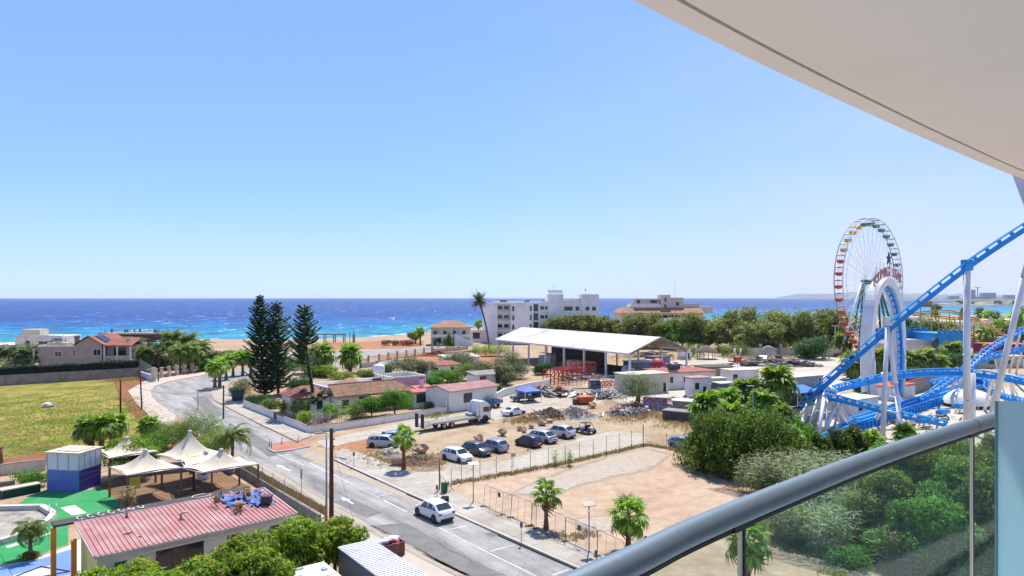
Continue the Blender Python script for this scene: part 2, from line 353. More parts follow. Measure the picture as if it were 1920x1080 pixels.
LOT=ground_mat('pale_gravel',[S(196,182,160,.6),S(218,206,186,.6),S(226,216,198,.6)],.1,[(S(150,140,120,.6),1.2,.62,.4)],fade=True)
SAND=ground_mat('pink_sand',[S(208,170,140,.6),S(218,188,158,.62),S(226,204,178,.63)],.05,[(S(176,138,110,.6),1.1,.64,.5),(S(232,220,200,.62),.3,.60,.6)],fade=True)
GREYP=ground_mat('grey_hardcore',[S(214,190,164,.6),S(212,196,176,.61),S(206,198,184,.62)],.12,fade=True)
CONC=ground_mat('fair_concrete',[S(206,192,168,.62),S(226,214,194,.62),S(232,222,206,.62)],.12,[(S(150,135,112,.6),.5,.62,.5)],fade=True)
STRAW=ground_mat('straw_ground',[S(180,152,120,.62),S(204,180,146,.63),S(216,196,166,.63)],.16,[(S(120,98,56,.6),.9,.56,.6)],fade=True)
FIELD=ground_mat('weedy_field',[S(112,116,46,.58),S(146,150,58,.6),S(184,172,84,.62),S(198,160,104,.62)],.14,[(S(100,122,46,.58),.3,.54,.8),(S(222,210,120,.7),1.6,.62,.7),(S(182,136,92,.62),.16,.53,.85)],bump=.8,fade=True)
REDF=ground_mat('rust_ground',[S(166,108,72,.55),S(192,134,90,.55)],.2,fade=True)
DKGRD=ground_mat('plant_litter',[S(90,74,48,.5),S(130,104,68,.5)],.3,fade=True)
sheet('field',[(-500,745),(0,722),(212,706),(240,716),(232,742),(262,775),(310,830),(200,862),(85,866),(0,880),(-500,980)],.004,FIELD,2.5)
sheet('field_margin',[(208,707),(262,700),(282,708),(252,730),(300,792),(318,822),(270,806),(222,745)],.008,REDF,1.2)
sheet('field_margin',[(0,862),(85,846),(170,842),(90,872),(0,890)],.008,REDF,.8)
sheet('coast_earth',[(540,647),(640,642),(760,637),(800,640),(795,650),(700,655),(600,658),(545,656)],.004,RED_DIRT,6)
sheet('building_plot',[(690,668),(860,655),(930,655),(960,690),(900,700),(760,690)],.004,RED_DIRT,3)
sheet('sandy_lot',[(826,925),(845,906),(1000,882),(1212,834),(1300,846),(1340,900),(1430,945),(1500,990),(1760,1090),(1700,1300),(1300,1300),(1140,1048),(985,990),(890,945)],.008,SAND,1.6)
sheet('hardcore_patch',[(930,935),(1040,884),(1140,850),(1215,836),(1275,848),(1225,884),(1120,908),(1030,934)],.012,GREYP,5,star=True)
sheet('hardcore_patch',[(1040,975),(1150,960),(1230,975),(1190,1000),(1090,1000)],.012,GREYP,3,star=True)
sheet('straw_ground',[(700,850),(760,800),(930,792),(1000,776),(1120,770),(1250,790),(1310,800),(1310,850),(1212,830),(1100,815),(990,850),(880,860),(770,886),(725,872)],.004,STRAW,2.5)
sheet('gravel_lot',[(760,888),(840,868),(940,862),(1020,840),(1090,818),(1150,806),(1215,812),(1215,838),(1050,872),(960,888),(846,908),(830,926)],.008,LOT,1.3)
sheet('orange_earth',[(585,838),(640,824),(700,815),(745,812),(730,838),(690,850),(655,848)],.008,RED_DIRT,1.6)
sheet('fair_ground',[(1080,722),(1180,690),(1300,668),(1560,660),(1640,690),(1600,735),(1480,752),(1300,770),(1160,760)],.006,CONC,3)
sheet('coaster_ground',[(1490,790),(1600,745),(1930,720),(2300,740),(2200,900),(1650,860),(1520,850)],.006,CONC,3)
sheet('yard_ground',[(930,735),(1000,730),(1160,745),(1120,760),(1010,772),(930,790),(870,770)],.006,LOT,2.5)
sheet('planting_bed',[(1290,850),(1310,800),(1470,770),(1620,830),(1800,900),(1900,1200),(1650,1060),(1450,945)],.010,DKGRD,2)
sheet('dirt_track',[(590,828),(660,812),(765,790),(920,768),(1040,743),(1160,732),(1162,740),(1045,756),(930,782),(770,806),(660,830),(610,842)],.012,LOT,.8)
LITTER=DKGRD
# street carriageway
sheet('road',[(1500,1253),(1080,1067.5),(763,927),(623,862),(585,846),(557,831),(515,811),(491,800),(425,766),(400,752),(392,738),(398,727),(425,714),(470,704),(520,698),(580,692),(700,684),(760,679),(760,672),(700,675),(600,681),(500,687),(440,694),(385,705),(350,711),(315,718),(292,726),(284,735),(288,745),(300,757),(332,779),(460,862),(520,899),(607,955),(683,997),(851,1080),(1090,1215)],.016,ASPH)
sheet('road',[(604,671),(700,666),(800,660),(900,654),(900,648.5),(800,652),(700,657),(604,662)],.016,ASPH)
sheet('road',[(604,671),(604,662),(480,664),(330,666),(200,668),(200,676),(400,674)],.016,ASPH)
DUST=ground_mat('sandy_dust',[S(200,180,156,.62),S(214,200,180,.62)],.3,fade=True);PATCH=ground_mat('tar_patch',[S(134,131,128,.64),S(156,152,147,.66)],.6,fade=True)
for pts,mt,e in(([(583,846),(640,868),(700,896),(770,927),(860,968),(820,960),(740,928),(660,895),(600,872),(560,855)],DUST,.5),([(470,867),(530,903),(607,950),(700,1000),(850,1080),(885,1080),(730,1000),(625,945),(540,895),(490,868)],DUST,.5),([(690,985),(760,980),(850,1030),(960,1082),(880,1085),(790,1040)],PATCH,.9),([(620,940),(660,935),(720,962),(690,972)],PATCH,.6),([(440,812),(480,815),(540,850),(505,858)],PATCH,.8),([(360,745),(385,742),(420,778),(395,785)],PATCH,.8),([(905,1000),(930,996),(948,1003),(920,1008)],PATCH,.25)):sheet('road_wear',pts,.0185,mt,e*(1.6 if mt is PATCH else 1),star=mt is PATCH)
def raised(name,pts,mat,h=.13,z0=0.0):
 mb=MB();mb.prism([G(x,y)[:2]for x,y in pts],z0,h);return tag(mb.build(name,mat,recenter=False),kind='structure')
# right-hand pavement with kerb
raised('pavement',[(628,861),(700,893.5),(765,923.5),(900,983.5),(1083,1064),(1500,1248),(1500,1199),(1145,1047),(1060,1012),(985,985),(900,948),(843,921),(752,880),(700,860),(660,845),(640,843)],PAVE)
raised('kerb',[(622,861.5),(763,926.5),(1080,1067),(1500,1253),(1500,1249),(1083,1064.3),(900,983.8),(765,923.8),(700,893.8),(627.5,861.2)],KERB,.145)
raised('pavement',[(557,829.5),(585,818),(560,805),(470,757),(434,738),(424,727),(434,719),(470,709),(465,705),(428,713),(401,727),(395,738),(403,752),(427,765),(493,799),(517,810)],PAVE,.12)
raised('pavement',[(443,872),(463,866),(522,902.5),(604,955.5),(612,968),(600,976)],WALK,.12)
raised('pavement',[(680,1000),(686,999),(848,1081),(1085,1217),(1000,1217),(760,1080),(690,1030),(640,1003)],WALK,.12)
raised('pavement',[(240,734),(270,716),(300,708),(350,702),(400,696),(440,690),(440,693),(385,703.5),(350,709.5),(315,716.5),(290,725),(281.5,735),(285.5,745),(298,757.5),(331,781),(322,800),(300,799),(255,757)],WALK,.12)
ISL=M('red_paving',S(206,132,104,.6),.9,var=.15,scale=2.5,dirt=S(200,170,140,.6))
raised('traffic_island',[(503,842),(514,833),(540,829),(562,832),(580,838),(545,844),(515,848)],ISL,.14)
raised('kerb',[(500,842),(513,849.5),(546,845.5),(582,838.5),(580,838.2),(545,844.2),(515,848.2),(503,842.2)],KERB,.15)
# painted markings
PAINT=M('road_paint',S(226,224,220,.8),.8,var=.12,scale=5,dirt=S(170,168,165,.6),dscale=1.5,damt=.7)
dv=Vector((math.cos(RD),math.sin(RD),0));nv=Vector((dv.y,-dv.x,0))
if nv.x<0:nv=-nv
mb=MB()
def stripe(a,b,w=.11):
 a,b=Vector((a.x,a.y,.021)),Vector((b.x,b.y,.021));d=(b-a).normalized();s_=Vector((-d.y,d.x,0))*(w/2);mb.face([a-s_,b-s_,b+s_,a+s_])
stripe(G(890,1024),G(1010,1083));stripe(G(719,938),G(763,960));stripe(G(806,981),G(890,1024),.07)
stripe(G(919,1034),G(965,1022));stripe(G(1036,1079),G(1066,1068));stripe(G(838,994),G(876,986));stripe(G(706,931),G(735,925));stripe(G(770,960),G(792,955),.08)
stripe(G(581,868),G(660,908));stripe(G(581,868),G(597,866));stripe(G(660,908),G(712,934),.06);stripe(G(519,851),G(570,873),.09)
mb.build('road_marking',PAINT,recenter=False)['kind']='structure'
mb=MB()
a,t_=G(545,883),G(518,871);d=(t_-a).normalized();s_=Vector((-d.y,d.x,0));h_=a+(t_-a)*.62
for pts in([a-s_*.1,a+s_*.1,h_+s_*.1,h_-s_*.1],[h_-s_*.42,h_+s_*.42,t_]):mb.face([(q.x,q.y,.021)for q in pts][::-1])
mb.build('road_marking',PAINT,recenter=False)['kind']='structure'
mb=MB()
a,t_=G(662,945),G(640,932);d=(t_-a).normalized();s_=Vector((-d.y,d.x,0));h_=a+(t_-a)*.5
for pts in([a-s_*.1,a+s_*.1,h_+s_*.1,h_-s_*.1],[h_-s_*.4,h_+s_*.4,t_]):mb.face([(q.x,q.y,.021)for q in pts][::-1])
mb.build('road_marking',PAINT,recenter=False)['kind']='structure'
# dark strips along the kerb
DARKG=M('dark_strip',(.045,.042,.04),.9)
# ------------------------------------------------------------------ vegetation builders
BARK=M('bark',S(120,98,76,.5),.95,var=.3,scale=4,bump=.5,bscale=14)
PBARK=M('palm_bark',S(150,104,70,.55),.95,var=.35,scale=6,bump=.6,bscale=12)
GBARK=M('grey_palm_bark',S(140,124,108,.55),.95,var=.3,scale=6,bump=.6,bscale=12)
LF=dict(
 euc=LEAF('leaf_eucalyptus',(.06,.085,.022),(.17,.20,.055),(.33,.34,.11),.28),
 bright=LEAF('leaf_bright',(.030,.095,.011),(.081,.216,.022),(.176,.365,.047),.3),
 lime=LEAF('leaf_lime',(.060,.132,.007),(.156,.264,.022),(.300,.408,.048),.32),
 mango=LEAF('leaf_mango',(.05,.12,.006),(.15,.25,.015),(.34,.42,.04),.32,(.5,.30,.05)),
 dark=LEAF('leaf_dark',(.014,.051,.014),(.034,.105,.024),(.076,.187,.044),.2),
 hedge=LEAF('leaf_hedge',(.009,.024,.015),(.018,.045,.027),(.033,.072,.042),.12),
 olive=LEAF('leaf_olive',(.058,.078,.039),(.130,.163,.078),(.234,.260,.143),.2),
 grey=LEAF('leaf_grey',(.120,.120,.096),(.204,.198,.156),(.312,.300,.240),.2),
 pine=LEAF('leaf_pine',(.014,.046,.030),(.034,.092,.051),(.092,.172,.078),.12),
 jun=LEAF('leaf_juniper',(.022,.055,.007),(.07,.135,.016),(.20,.27,.035),.25),
 reed=LEAF('leaf_reed',(.12,.17,.07),(.26,.33,.18),(.48,.52,.36),.25),
 palm=LEAF('leaf_fan_palm',(.06,.13,.012),(.15,.27,.03),(.32,.46,.08),.3),
 ypalm=LEAF('leaf_yellow_palm',(.060,.102,.014),(.144,.204,.036),(.288,.336,.096),.28),
 date=LEAF('leaf_date_palm',(.036,.066,.018),(.090,.138,.036),(.192,.240,.084),.22),
 soft=LEAF('leaf_tamarisk',(.048,.084,.017),(.120,.186,.036),(.228,.300,.072),.28),
 dry=LEAF('leaf_dry',(.144,.096,.042),(.288,.204,.096),(.432,.324,.168),.15),
 grass=LEAF('leaf_grass',(.084,.120,.014),(.192,.228,.036),(.336,.324,.084),.25),
 rust=LEAF('leaf_rust',(.120,.072,.024),(.240,.144,.042),(.168,.240,.036),.25),
 mauve=LEAF('leaf_mauve',(.120,.102,.120),(.228,.192,.216),(.336,.300,.312),.2),
 pink=LEAF('leaf_bougainvillea',(.072,.048,.024),(.264,.072,.084),(.360,.120,.120),.25))
def unit(a):return a/np.maximum(np.linalg.norm(a,axis=1,keepdims=True),1e-9)
def cards(c,n,L_,W_,g,fold=.25,ax=None):
 """leaf-shaped kites at c facing n"""
 N_=len(c);n=unit(n)
 if ax is None:ax=g.normal(size=(N_,3))
 u=unit(ax-n*(ax*n).sum(1,keepdims=True));w=np.cross(n,u)
 L_=np.broadcast_to(np.asarray(L_),(N_,))[:,None];W_=np.broadcast_to(np.asarray(W_),(N_,))[:,None]
 v=np.stack([c-u*L_*.5,c+w*W_*.5-n*W_*fold,c+u*L_*.5,c-w*W_*.5-n*W_*fold],1).reshape(-1,3)
 return v,np.arange(N_*4).reshape(-1,4)
def scatter(clumps,n,g,shell=.22,hole=.35,flat_bottom=False):
 """points spread through ellipsoid clumps, thinner inside, with gaps"""
 cl=np.array([list(c[:3])+(list(c[3:6])if len(c)>=6 else[c[3],c[3],c[3]*.8])for c in clumps],dtype=float)
 w=(cl[:,3]*cl[:,4]*cl[:,5])**(2/3);k=g.choice(len(cl),size=n*2,p=w/w.sum())
 d=unit(g.normal(size=(n*2,3)));r=np.clip(1-np.abs(g.normal(0,shell,n*2)),.05,1)*(1+.14*np.sin(d[:,0]*7+k)*np.cos(d[:,2]*6+k*2)+.1*np.sin(d[:,1]*11+k*3))
 p=cl[k,:3]+d*r[:,None]*cl[k,3:6]
 s_=cl[:,3:6].mean()
 h=np.sin(p[:,0]*2.6/s_+1.3)*np.sin(p[:,1]*2.3/s_+.4)*np.sin(p[:,2]*3.1/s_+2.1)+g.normal(0,.18,n*2)
 keep=h>-hole;p,d=p[keep][:n],d[keep][:n]
 return p,d
def crown_arrays(clumps,n,leaf,seed,ar=.5,shell=.24,hole=.32,up=.35,out=.9,rnd=.55,ax=None):
 g=rng(seed);p,d=scatter(clumps,n,g,shell,hole)
 nn=d*out+g.normal(size=p.shape)*rnd+np.array([0,0,up]);sz=leaf*g.uniform(.6,1.35,len(p))
 a=None
 if ax is not None:a=np.array(ax)+d*.6+g.normal(size=p.shape)*.45
 return cards(p,nn,sz,sz*ar,g,ax=a)
def limbs(mb,h,r,clumps,seed,base=(0,0,0),lean=(0,0),fork=.4,stems=1):
 g=rng(seed);base=Vector(base)
 for s_ in range(stems):
  b=base+Vector((g.normal(0,.25)*(stems>1),g.normal(0,.25)*(stems>1),0));top=base+Vector((lean[0]+g.normal(0,.4)*(stems>1),lean[1]+g.normal(0,.4)*(stems>1),h*fork));mid=b.lerp(top,.5)+Vector((g.normal(0,.06)*h*.3,g.normal(0,.06)*h*.3,0))
  mb.tube([b-Vector((0,0,.1)),b+Vector((0,0,.15)),mid,top],[r*1.35,r,r*.85,r*.7],8)
  for c in clumps[s_::stems]:
   e=Vector(c[:3]);q=top.lerp(e,.5)+Vector((g.normal(0,.1),g.normal(0,.1),-.06))*h*.2
   mb.tube([top,q,e],[r*.55,r*.36,r*.1],6)
   for _ in range(2):
    f_=e+Vector((g.normal(),g.normal(),abs(g.normal())))*(c[3]*.55);mb.tube([q.lerp(e,.5),f_],[r*.22,r*.05],5)
def round_clumps(h,w,n,seed,low=.3,flat=.75,big=.42):
 g=rng(seed);out=[]
 for i in range(n):
  t=i/max(1,n-1);z=h*(low+(1-low)*(.15+.7*g.random()));a=i*2.4+g.normal(0,.4)
  zz=(z/h-low)/(1-low);env=math.sqrt(max(.05,1-(2*zz-.85)**2));rr=w*.5*env*(.35+.5*g.random());cr=w*.5*big*(.7+.5*g.random())
  out.append((rr*math.cos(a),rr*math.sin(a),min(z,h-cr*flat),cr,cr,cr*flat))
 out.append((0,0,h*(low+1)*.52,w*.3,w*.3,h*(1-low)*.42));return out
def tree(name,label,cat,loc,h,w,kind,n,leaf,seed,group=None,low=.3,nc=9,bark=None,tr=.035,ar=.5,flat=.75,big=.42,stems=1,hole=.32,rz=0,up=.35,ax=None,shell=.24,clumps=None,crown='crown',lean=(0,0)):
 t=T(name,label,cat,loc,rz,group);cl=clumps or round_clumps(h,w,nc,seed,low,flat,big)
 mb=MB();limbs(mb,h,max(.04,tr*h),cl,seed+1,stems=stems,fork=low+.12,lean=lean);mb.build('trunk' if stems==1 else 'stems',bark or BARK,t)
 v,f=crown_arrays(cl,n,leaf,seed+2,ar,shell,hole,up,ax=ax);npmesh(crown,v,f,LF[kind],t);return t
def fan(g,n_bl=15,span=2.1,R_=1.0,droop=.35,w=.13):
 """one palmate leaf in local frame: petiole along +x from 0, blade centre at origin"""
 V,Fc=[],[]
 for k in range(n_bl):
  a=-span+2*span*k/(n_bl-1);L_=R_*(1-.28*abs(a)/span)*g.uniform(.9,1.08);dx,dy=math.cos(a),math.sin(a);px,py=-dy,dx
  ww=w*R_;q=.58;z1=.05*math.sin(k*3.14)-.02;zt=-droop*R_*g.uniform(.6,1.4)
  i=len(V)
  V+=[(0,0,0),(dx*L_*q+px*ww,dy*L_*q+py*ww,z1+.015),(dx*L_,dy*L_,zt),(dx*L_*q-px*ww,dy*L_*q-py*ww,z1-.03)]
  Fc.append((i,i+1,i+2,i+3))
 return np.array(V,float),np.array(Fc)
def place_fans(n,cr,seed,e0,e1,pet=.45,n_bl=15,droop=.35,span=2.1,w=.13):
 g=rng(seed);VV,FF,PT=[],[],[];k0=0
 for i in range(n):
  t=i/max(1,n-1);el=e0+(e1-e0)*(t**.85)+g.normal(0,.1);az=i*2.399963+g.normal(0,.15)
  P_=cr*pet*g.uniform(.8,1.15);Rr=cr*(1-pet)*g.uniform(.85,1.1);v,f=fan(g,n_bl,span,Rr,droop*(1+.8*max(0,.6-el)),w)
  sag=.25*P_*max(0,.9-el)*.4
  tilt=-el+.35;ct,st=math.cos(tilt),math.sin(tilt)
  x=v[:,0]*ct+v[:,2]*st;z=-v[:,0]*st+v[:,2]*ct;y=v[:,1]
  bx,bz=P_*math.cos(el),P_*math.sin(el)-sag;x=x+bx;z=z+bz;ca,sa=math.cos(az),math.sin(az)
  VV.append(np.stack([x*ca-y*sa,x*sa+y*ca,z],1));FF.append(f+k0);k0+=len(v)
  PT.append((Vector((0,0,0)),Vector((bx*ca,bx*sa,bz))))
 return np.concatenate(VV),np.concatenate(FF),PT
def fan_palm(label,loc,h,cr,seed,group=None,n=30,pet=.45,w=.13,kind='palm',bark=None,skirt=8,r=None,lean=(0,0),n_bl=15,name='fan_palm',shag=0,e1=-.35,rz=0.0):
 t=T(name,label,'palm',loc,rz,group);g=rng(seed);r=r or cr*.16;top=Vector((lean[0],lean[1],h));mb=MB()
 pts=[Vector((lean[0]*(q**2),lean[1]*(q**2),h*q))for q in np.linspace(0,1,14)]
 mb.tube([pts[0]-Vector((0,0,.1))]+pts,[r*1.5]+[r*(1.35-.45*min(1,q*3)+.06*(i%2))for i,q in enumerate(np.linspace(0,1,14))],10);tr=mb.build('trunk',bark or PBARK,t)
 v,f,pt=place_fans(n,cr,seed,1.45,e1,pet,n_bl=n_bl,w=w);c=npmesh('crown',v,f,LF[kind],t);c.location=top
 mb=MB()
 for a,b in pt:mb.tube([a,b],[cr*.018,cr*.01],4,False)
 q=mb.build('leaf_stalks',M('palm_stalk',(.16,.2,.05),.7),t);q.location=top
 if skirt:
  v,f,_=place_fans(skirt,cr*.8,seed+5,-.55,-1.25,n_bl=11,droop=.5);c=npmesh('dead_leaf_skirt',v,f,LF['dry'],t);c.location=top-Vector((0,0,cr*.08))
 return t
def frond_arrays(n,L_,seed,e0,e1,sag=.9,st=13,lw=.045,ll=.3,tw=.5):
 g=rng(seed);VV,FF=[],[];k0=0;rach=[]
 for i in range(n):
  t=i/max(1,n-1);el=e0+(e1-e0)*t+g.normal(0,.1);az=i*2.399963+g.normal(0,.2);l=L_*g.uniform(.85,1.1);x=z=0;pts=[];e=el
  for q in range(st+1):
   pts.append((x,z,e));x+=l/st*math.cos(e);z+=l/st*math.sin(e);e-=sag/st*(1.3+.6*(q/st))
  ca,sa=math.cos(az),math.sin(az);rach.append([Vector((p[0]*ca,p[0]*sa,p[1]))for p in pts[::3]])
  for q in range(2,st+1):
   u=q/st;le=ll*l*(math.sin(min(1,u*1.05+.12)*math.pi)**.6*.9+.12)*g.uniform(.85,1.1)
   for s_ in(-1,1):
    for h_ in(0,.5):
     a0,b0=pts[q-1],pts[q];x0=a0[0]+(b0[0]-a0[0])*h_;z0=a0[1]+(b0[1]-a0[1])*h_;ee=b0[2]
     fx,fz=math.cos(ee),math.sin(ee);dx=.55*fx;dy=s_*.83;dz=.55*fz-tw*g.uniform(.3,1.0)+.15
     nr=math.sqrt(dx*dx+dy*dy+dz*dz);dx,dy,dz=dx/nr,dy/nr,dz/nr;wx,wz=fx*lw*l*.5,fz*lw*l*.5
     qd=[(x0-wx,0,z0-wz),(x0+dx*le*.5-wx*1.1,dy*le*.5,z0+dz*le*.45),(x0+dx*le,dy*le,z0+dz*le-.1*le),(x0+wx+dx*le*.4,dy*le*.4,z0+wz+dz*le*.4)]
     VV.append([(p[0]*ca-p[1]*sa,p[0]*sa+p[1]*ca,p[2])for p in qd]);FF.append((k0,k0+1,k0+2,k0+3));k0+=4
 return np.array(VV).reshape(-1,3),np.array(FF),rach
def feather_palm(label,loc,h,L_,seed,group=None,n=34,kind='date',bark=None,r=None,lean=(0,0),e1=-.5,sag=.9,name='date_palm',st=12,lw=.05,ll=.27,tw=.5):
 t=T(name,label,'palm',loc,0,group);r=r or L_*.07;top=Vector((lean[0],lean[1],h));mb=MB();q_=np.linspace(0,1,14)
 pts=[Vector((lean[0]*(q**1.6),lean[1]*(q**1.6),h*q))for q in q_]
 mb.tube([pts[0]-Vector((0,0,.1))]+pts,[r*1.3]+[r*(1.1-.25*min(1,q*2)+.05*(i%2))for i,q in enumerate(q_)],10)
 mb.build('trunk',bark or GBARK,t)
 v,f,ra=frond_arrays(n,L_,seed,1.4,e1,sag,st,lw,ll,tw);c=npmesh('crown',v,f,LF[kind],t);c.location=top
 mb=MB()
 for p in ra:mb.tube(p,[L_*.012*(1-.8*i/len(p))for i in range(len(p))],4,False)
 o=mb.build('leaf_stalks',M('palm_stalk',(.16,.2,.05),.7),t);o.location=top;return t
def norfolk(label,loc,h,w,seed,group=None,low=.06,lean=(0,0),prof=None,side=None):
 t=T('norfolk_pine',label,'tree',loc,0,group);g=rng(seed);mb=MB();q_=np.linspace(0,1,12);r=h*.016
 ctr=lambda q:Vector((lean[0]*(1-(1-q)**2),lean[1]*q,h*q))
 mb.tube([ctr(0)-Vector((0,0,.1))]+[ctr(q)for q in q_],[r*1.3]+[r*(1.05-.98*q)for q in q_],8)
 C_,N_,A_=[],[],[];z=low*h;k=0
 while z<h*.985:
  q=z/h;R_=g.uniform(.8,1.25)*(prof(q)if prof else .5*w*min(1,(1.02-q)*2.7)**.8);nb=6 if q<.8 else 5;k+=1
  for b in range(nb):
   a=b*2*math.pi/nb+k*.6+g.normal(0,.15);Lb=R_*g.uniform(.62,1.12)
   if side and not side(a,q):continue
   o=ctr(q);pts=[];m_=max(4,int(Lb/.21));rise=.10+.35*q
   for j in range(m_+1):
    u=j/m_;pts.append(o+Vector((math.cos(a)*Lb*u,math.sin(a)*Lb*u,Lb*(rise*u-.32*u*(1-u)*(1-q)*2+.16*u*u))))
   mb.tube([pts[0],pts[m_//2],pts[-1]],[.05,.035,.012],4,False)
   for j in range(1,m_+1):
    dv_=(pts[j]-pts[j-1]).normalized();sd=Vector((-dv_.y,dv_.x,0)).normalized()
    for s_ in(-1,0,1,-1,1):
     ln=.5*g.uniform(.6,1.2)*(1.15-.35*(j/m_));ax=dv_*.6+sd*(.85*s_)+Vector((0,0,g.uniform(-.1,.45)));C_.append(tuple(pts[j]+ax.normalized()*ln*.4));A_.append(tuple(ax));N_.append((g.normal(0,.45),g.normal(0,.45),1))
  z+=h*.021+.08+.12*g.random()
 for j in range(14):C_.append(tuple(ctr(1)-Vector((0,0,.1*j))));A_.append((g.normal(),g.normal(),.8));N_.append((g.normal(),g.normal(),.3))
 mb.build('trunk',BARK,t);c=np.array(C_);sz=.7*g.uniform(.7,1.3,len(c));v,f=cards(c,np.array(N_),sz,sz*.38,g,ax=np.array(A_));npmesh('crown',v,f,LF['pine'],t);return t
def juniper(label,loc,h,w,seed,group=None,n=5200,leaf=.34,kind='jun',name='juniper',nc=26,cat='tree',round_=False):
 g=rng(seed);cl=[]
 for i in range(nc):
  a=i*2.4;q=(i+.5)/nc;zz=h*(.12+.74*q if not round_ else .2+.6*g.random());rr=w*.5*(1-q*(.72 if not round_ else .4))*(.45+.45*g.random());c=w*.145*(1.15-.4*q)*g.uniform(.75,1.25);cl.append((rr*1.25*math.cos(a),rr*1.25*math.sin(a),zz,c,c,c*2.3))
 cl.append((0,0,h*.4,w*.26,w*.26,h*.36))
 return tree(name,label,cat,loc,h,w,kind,n,leaf,seed,group,clumps=cl,ar=.42,up=.1,ax=(0,0,1.5),low=.1,tr=.02,hole=.4,shell=.3,crown='foliage')
def bush(label,loc,h,w,kind,seed,n=1500,leaf=.16,group=None,name='shrub',nc=7,cat='shrub',d=None,ar=.5,rz=0):
 g=rng(seed);cl=[]
 for i in range(nc):
  a=i*2.4;rr=w*.5*(.15+.5*g.random());c=w*.25*g.uniform(.75,1.2);zz=h*g.uniform(.3,.68);cl.append((rr*math.cos(a),rr*math.sin(a)*((d or w)/w),zz,c,c*((d or w)/w),min(c,h*.45,h-zz)))
 t=T(name,label,cat,loc,rz,group);mb=MB();limbs(mb,h,max(.02,.02*h),cl,seed,stems=3,fork=.2);mb.build('stems',BARK,t)
 v,f=crown_arrays(cl,n,leaf,seed+2,ar,.35,.5,.4);v[:,2]=np.maximum(v[:,2],.02);npmesh('foliage',v,f,LF[kind],t);return t
def reeds(label,loc,h,w,d,seed,n=160,kind='reed',name='reed_clump',rz=0,group=None,cat='reeds',plume=.1,per=8,bl=.9):
 g=rng(seed);t=T(name,label,cat,loc,rz,group);mb=MB();C_,A_,N_,S_=[],[],[],[];PC,PA=[],[]
 for i in range(n):
  x,y=g.uniform(-.5,.5)*w,g.uniform(-.5,.5)*d;hh=h*g.uniform(.65,1.05);lx,ly=g.normal(0,.1)*hh,g.normal(0,.1)*hh
  mb.tube([(x,y,-.05),(x+lx*.4,y+ly*.4,hh*.5),(x+lx,y+ly,hh)],[.014,.012,.005],3,False)
  for k in range(per):
   q=g.uniform(.25,1);a=g.uniform(0,6.28);l=bl*g.uniform(.5,1.1);ax=np.array([math.cos(a),math.sin(a),g.uniform(-.25,.7)]);c=np.array([x+lx*q,y+ly*q,hh*q])+ax/np.linalg.norm(ax)*l*.45;C_.append(c);A_.append(ax);N_.append((g.normal(0,.4),g.normal(0,.4),1));S_.append(l)
  if g.random()<plume:
   for k in range(5):PC.append((x+lx,y+ly,hh+.05+.09*k));PA.append((g.normal(0,.4),g.normal(0,.4),1))
 mb.build('stems',M('reed_stem',(.2,.2,.09),.8),t);S_=np.array(S_);v,f=cards(np.array(C_),np.array(N_),S_,S_*.095,g,ax=np.array(A_));npmesh('blades',v,f,LF[kind],t)
 if PC:PC=np.array(PC);v,f=cards(PC,g.normal(size=PC.shape),.3,.1,g,ax=np.array(PA));npmesh('plumes',v,f,LF['dry'],t)['kind']='stuff'
 return t
def hpx(px,py,top):"""base pixel + top row -> (loc, height)""";q=G(px,py);return q,H-(top-HY)*q.y/F
def wpx(py,n):return n*(F*H/(py-HY))/F
ORD=['leftmost','second from the left','third from the left','fourth from the left','fifth from the left','sixth from the left','seventh from the left','eighth from the left','ninth from the left','tenth from the left','eleventh from the left','twelfth from the left']
# ------------------------------------------------------------------ plants where they stand
# palms along the street and on the sandy lot
q,h=hpx(757,882,822);fan_palm('short fan palm with slim orange trunk beside the rock heap at the car park corner',q,h,1.8,11,n=19,skirt=2,r=.2,pet=.5,w=.085,n_bl=19)
q,h=hpx(1024,992,930);fan_palm('young fan palm with small crown behind the leaning mesh gate panels',q,h,1.75,12,n=15,skirt=2,r=.18,pet=.5,w=.08,n_bl=19,e1=-.15)
q,h=hpx(1178,1033,968);fan_palm('fuller fan palm with drooping dead leaf below its crown, behind the solar street lamp',q,h,2.15,13,n=19,skirt=3,r=.2,pet=.5,w=.08,n_bl=19,e1=-.45)
q=G(1402,1104);fan_palm('fan palm seen through the tinted balcony glass on the sandy lot',q,3.0,2.0,14,n=18,skirt=2,r=.2,pet=.5,w=.08,n_bl=19)
# left: fan palms by the field
for i,(x,y,tp,lb)in enumerate([(172,843,803,'dark green fan palm at the left of the clump by the weedy field'),(190,846,800,'fan palm with leaning trunk in the middle of the clump by the weedy field'),(209,839,797,'fan palm on the right of the clump, next to the brown wooden pole'),(268,838,800,'low bright fan palm standing alone between wooden pole and tamarisk')]):
 q,h=hpx(x,y,tp);fan_palm(lb,q,h,[2.4,2.2,2.2,1.9][i],20+i,n=34,skirt=4,r=.3,lean=(-.5+.4*i,.2),kind='palm')
q,h=hpx(436,868,818);feather_palm('queen palm with long arching fronds beside the tensile canopy and street',q,h,3.5,30,n=26,kind='soft',sag=1.5,e1=-.1,name='queen_palm',r=.2,tw=.9,ll=.22)
q,h=hpx(57,1046,992);feather_palm('small bushy date palm growing from the green pool terrace',q,h,1.75,31,n=44,kind='ypalm',sag=1.7,e1=-.3,r=.14,tw=.8)
bush('rusty low plant ring around the foot of the small date palm',G(57,1047),.5,1.7,'rust',32,n=500,leaf=.2)
q,h=hpx(246,892,820);tree('leafy_tree','dense bright green round tree between two tensile canopies','tree',q,h,5.6,'lime',9000,.22,33,nc=14,low=.3)
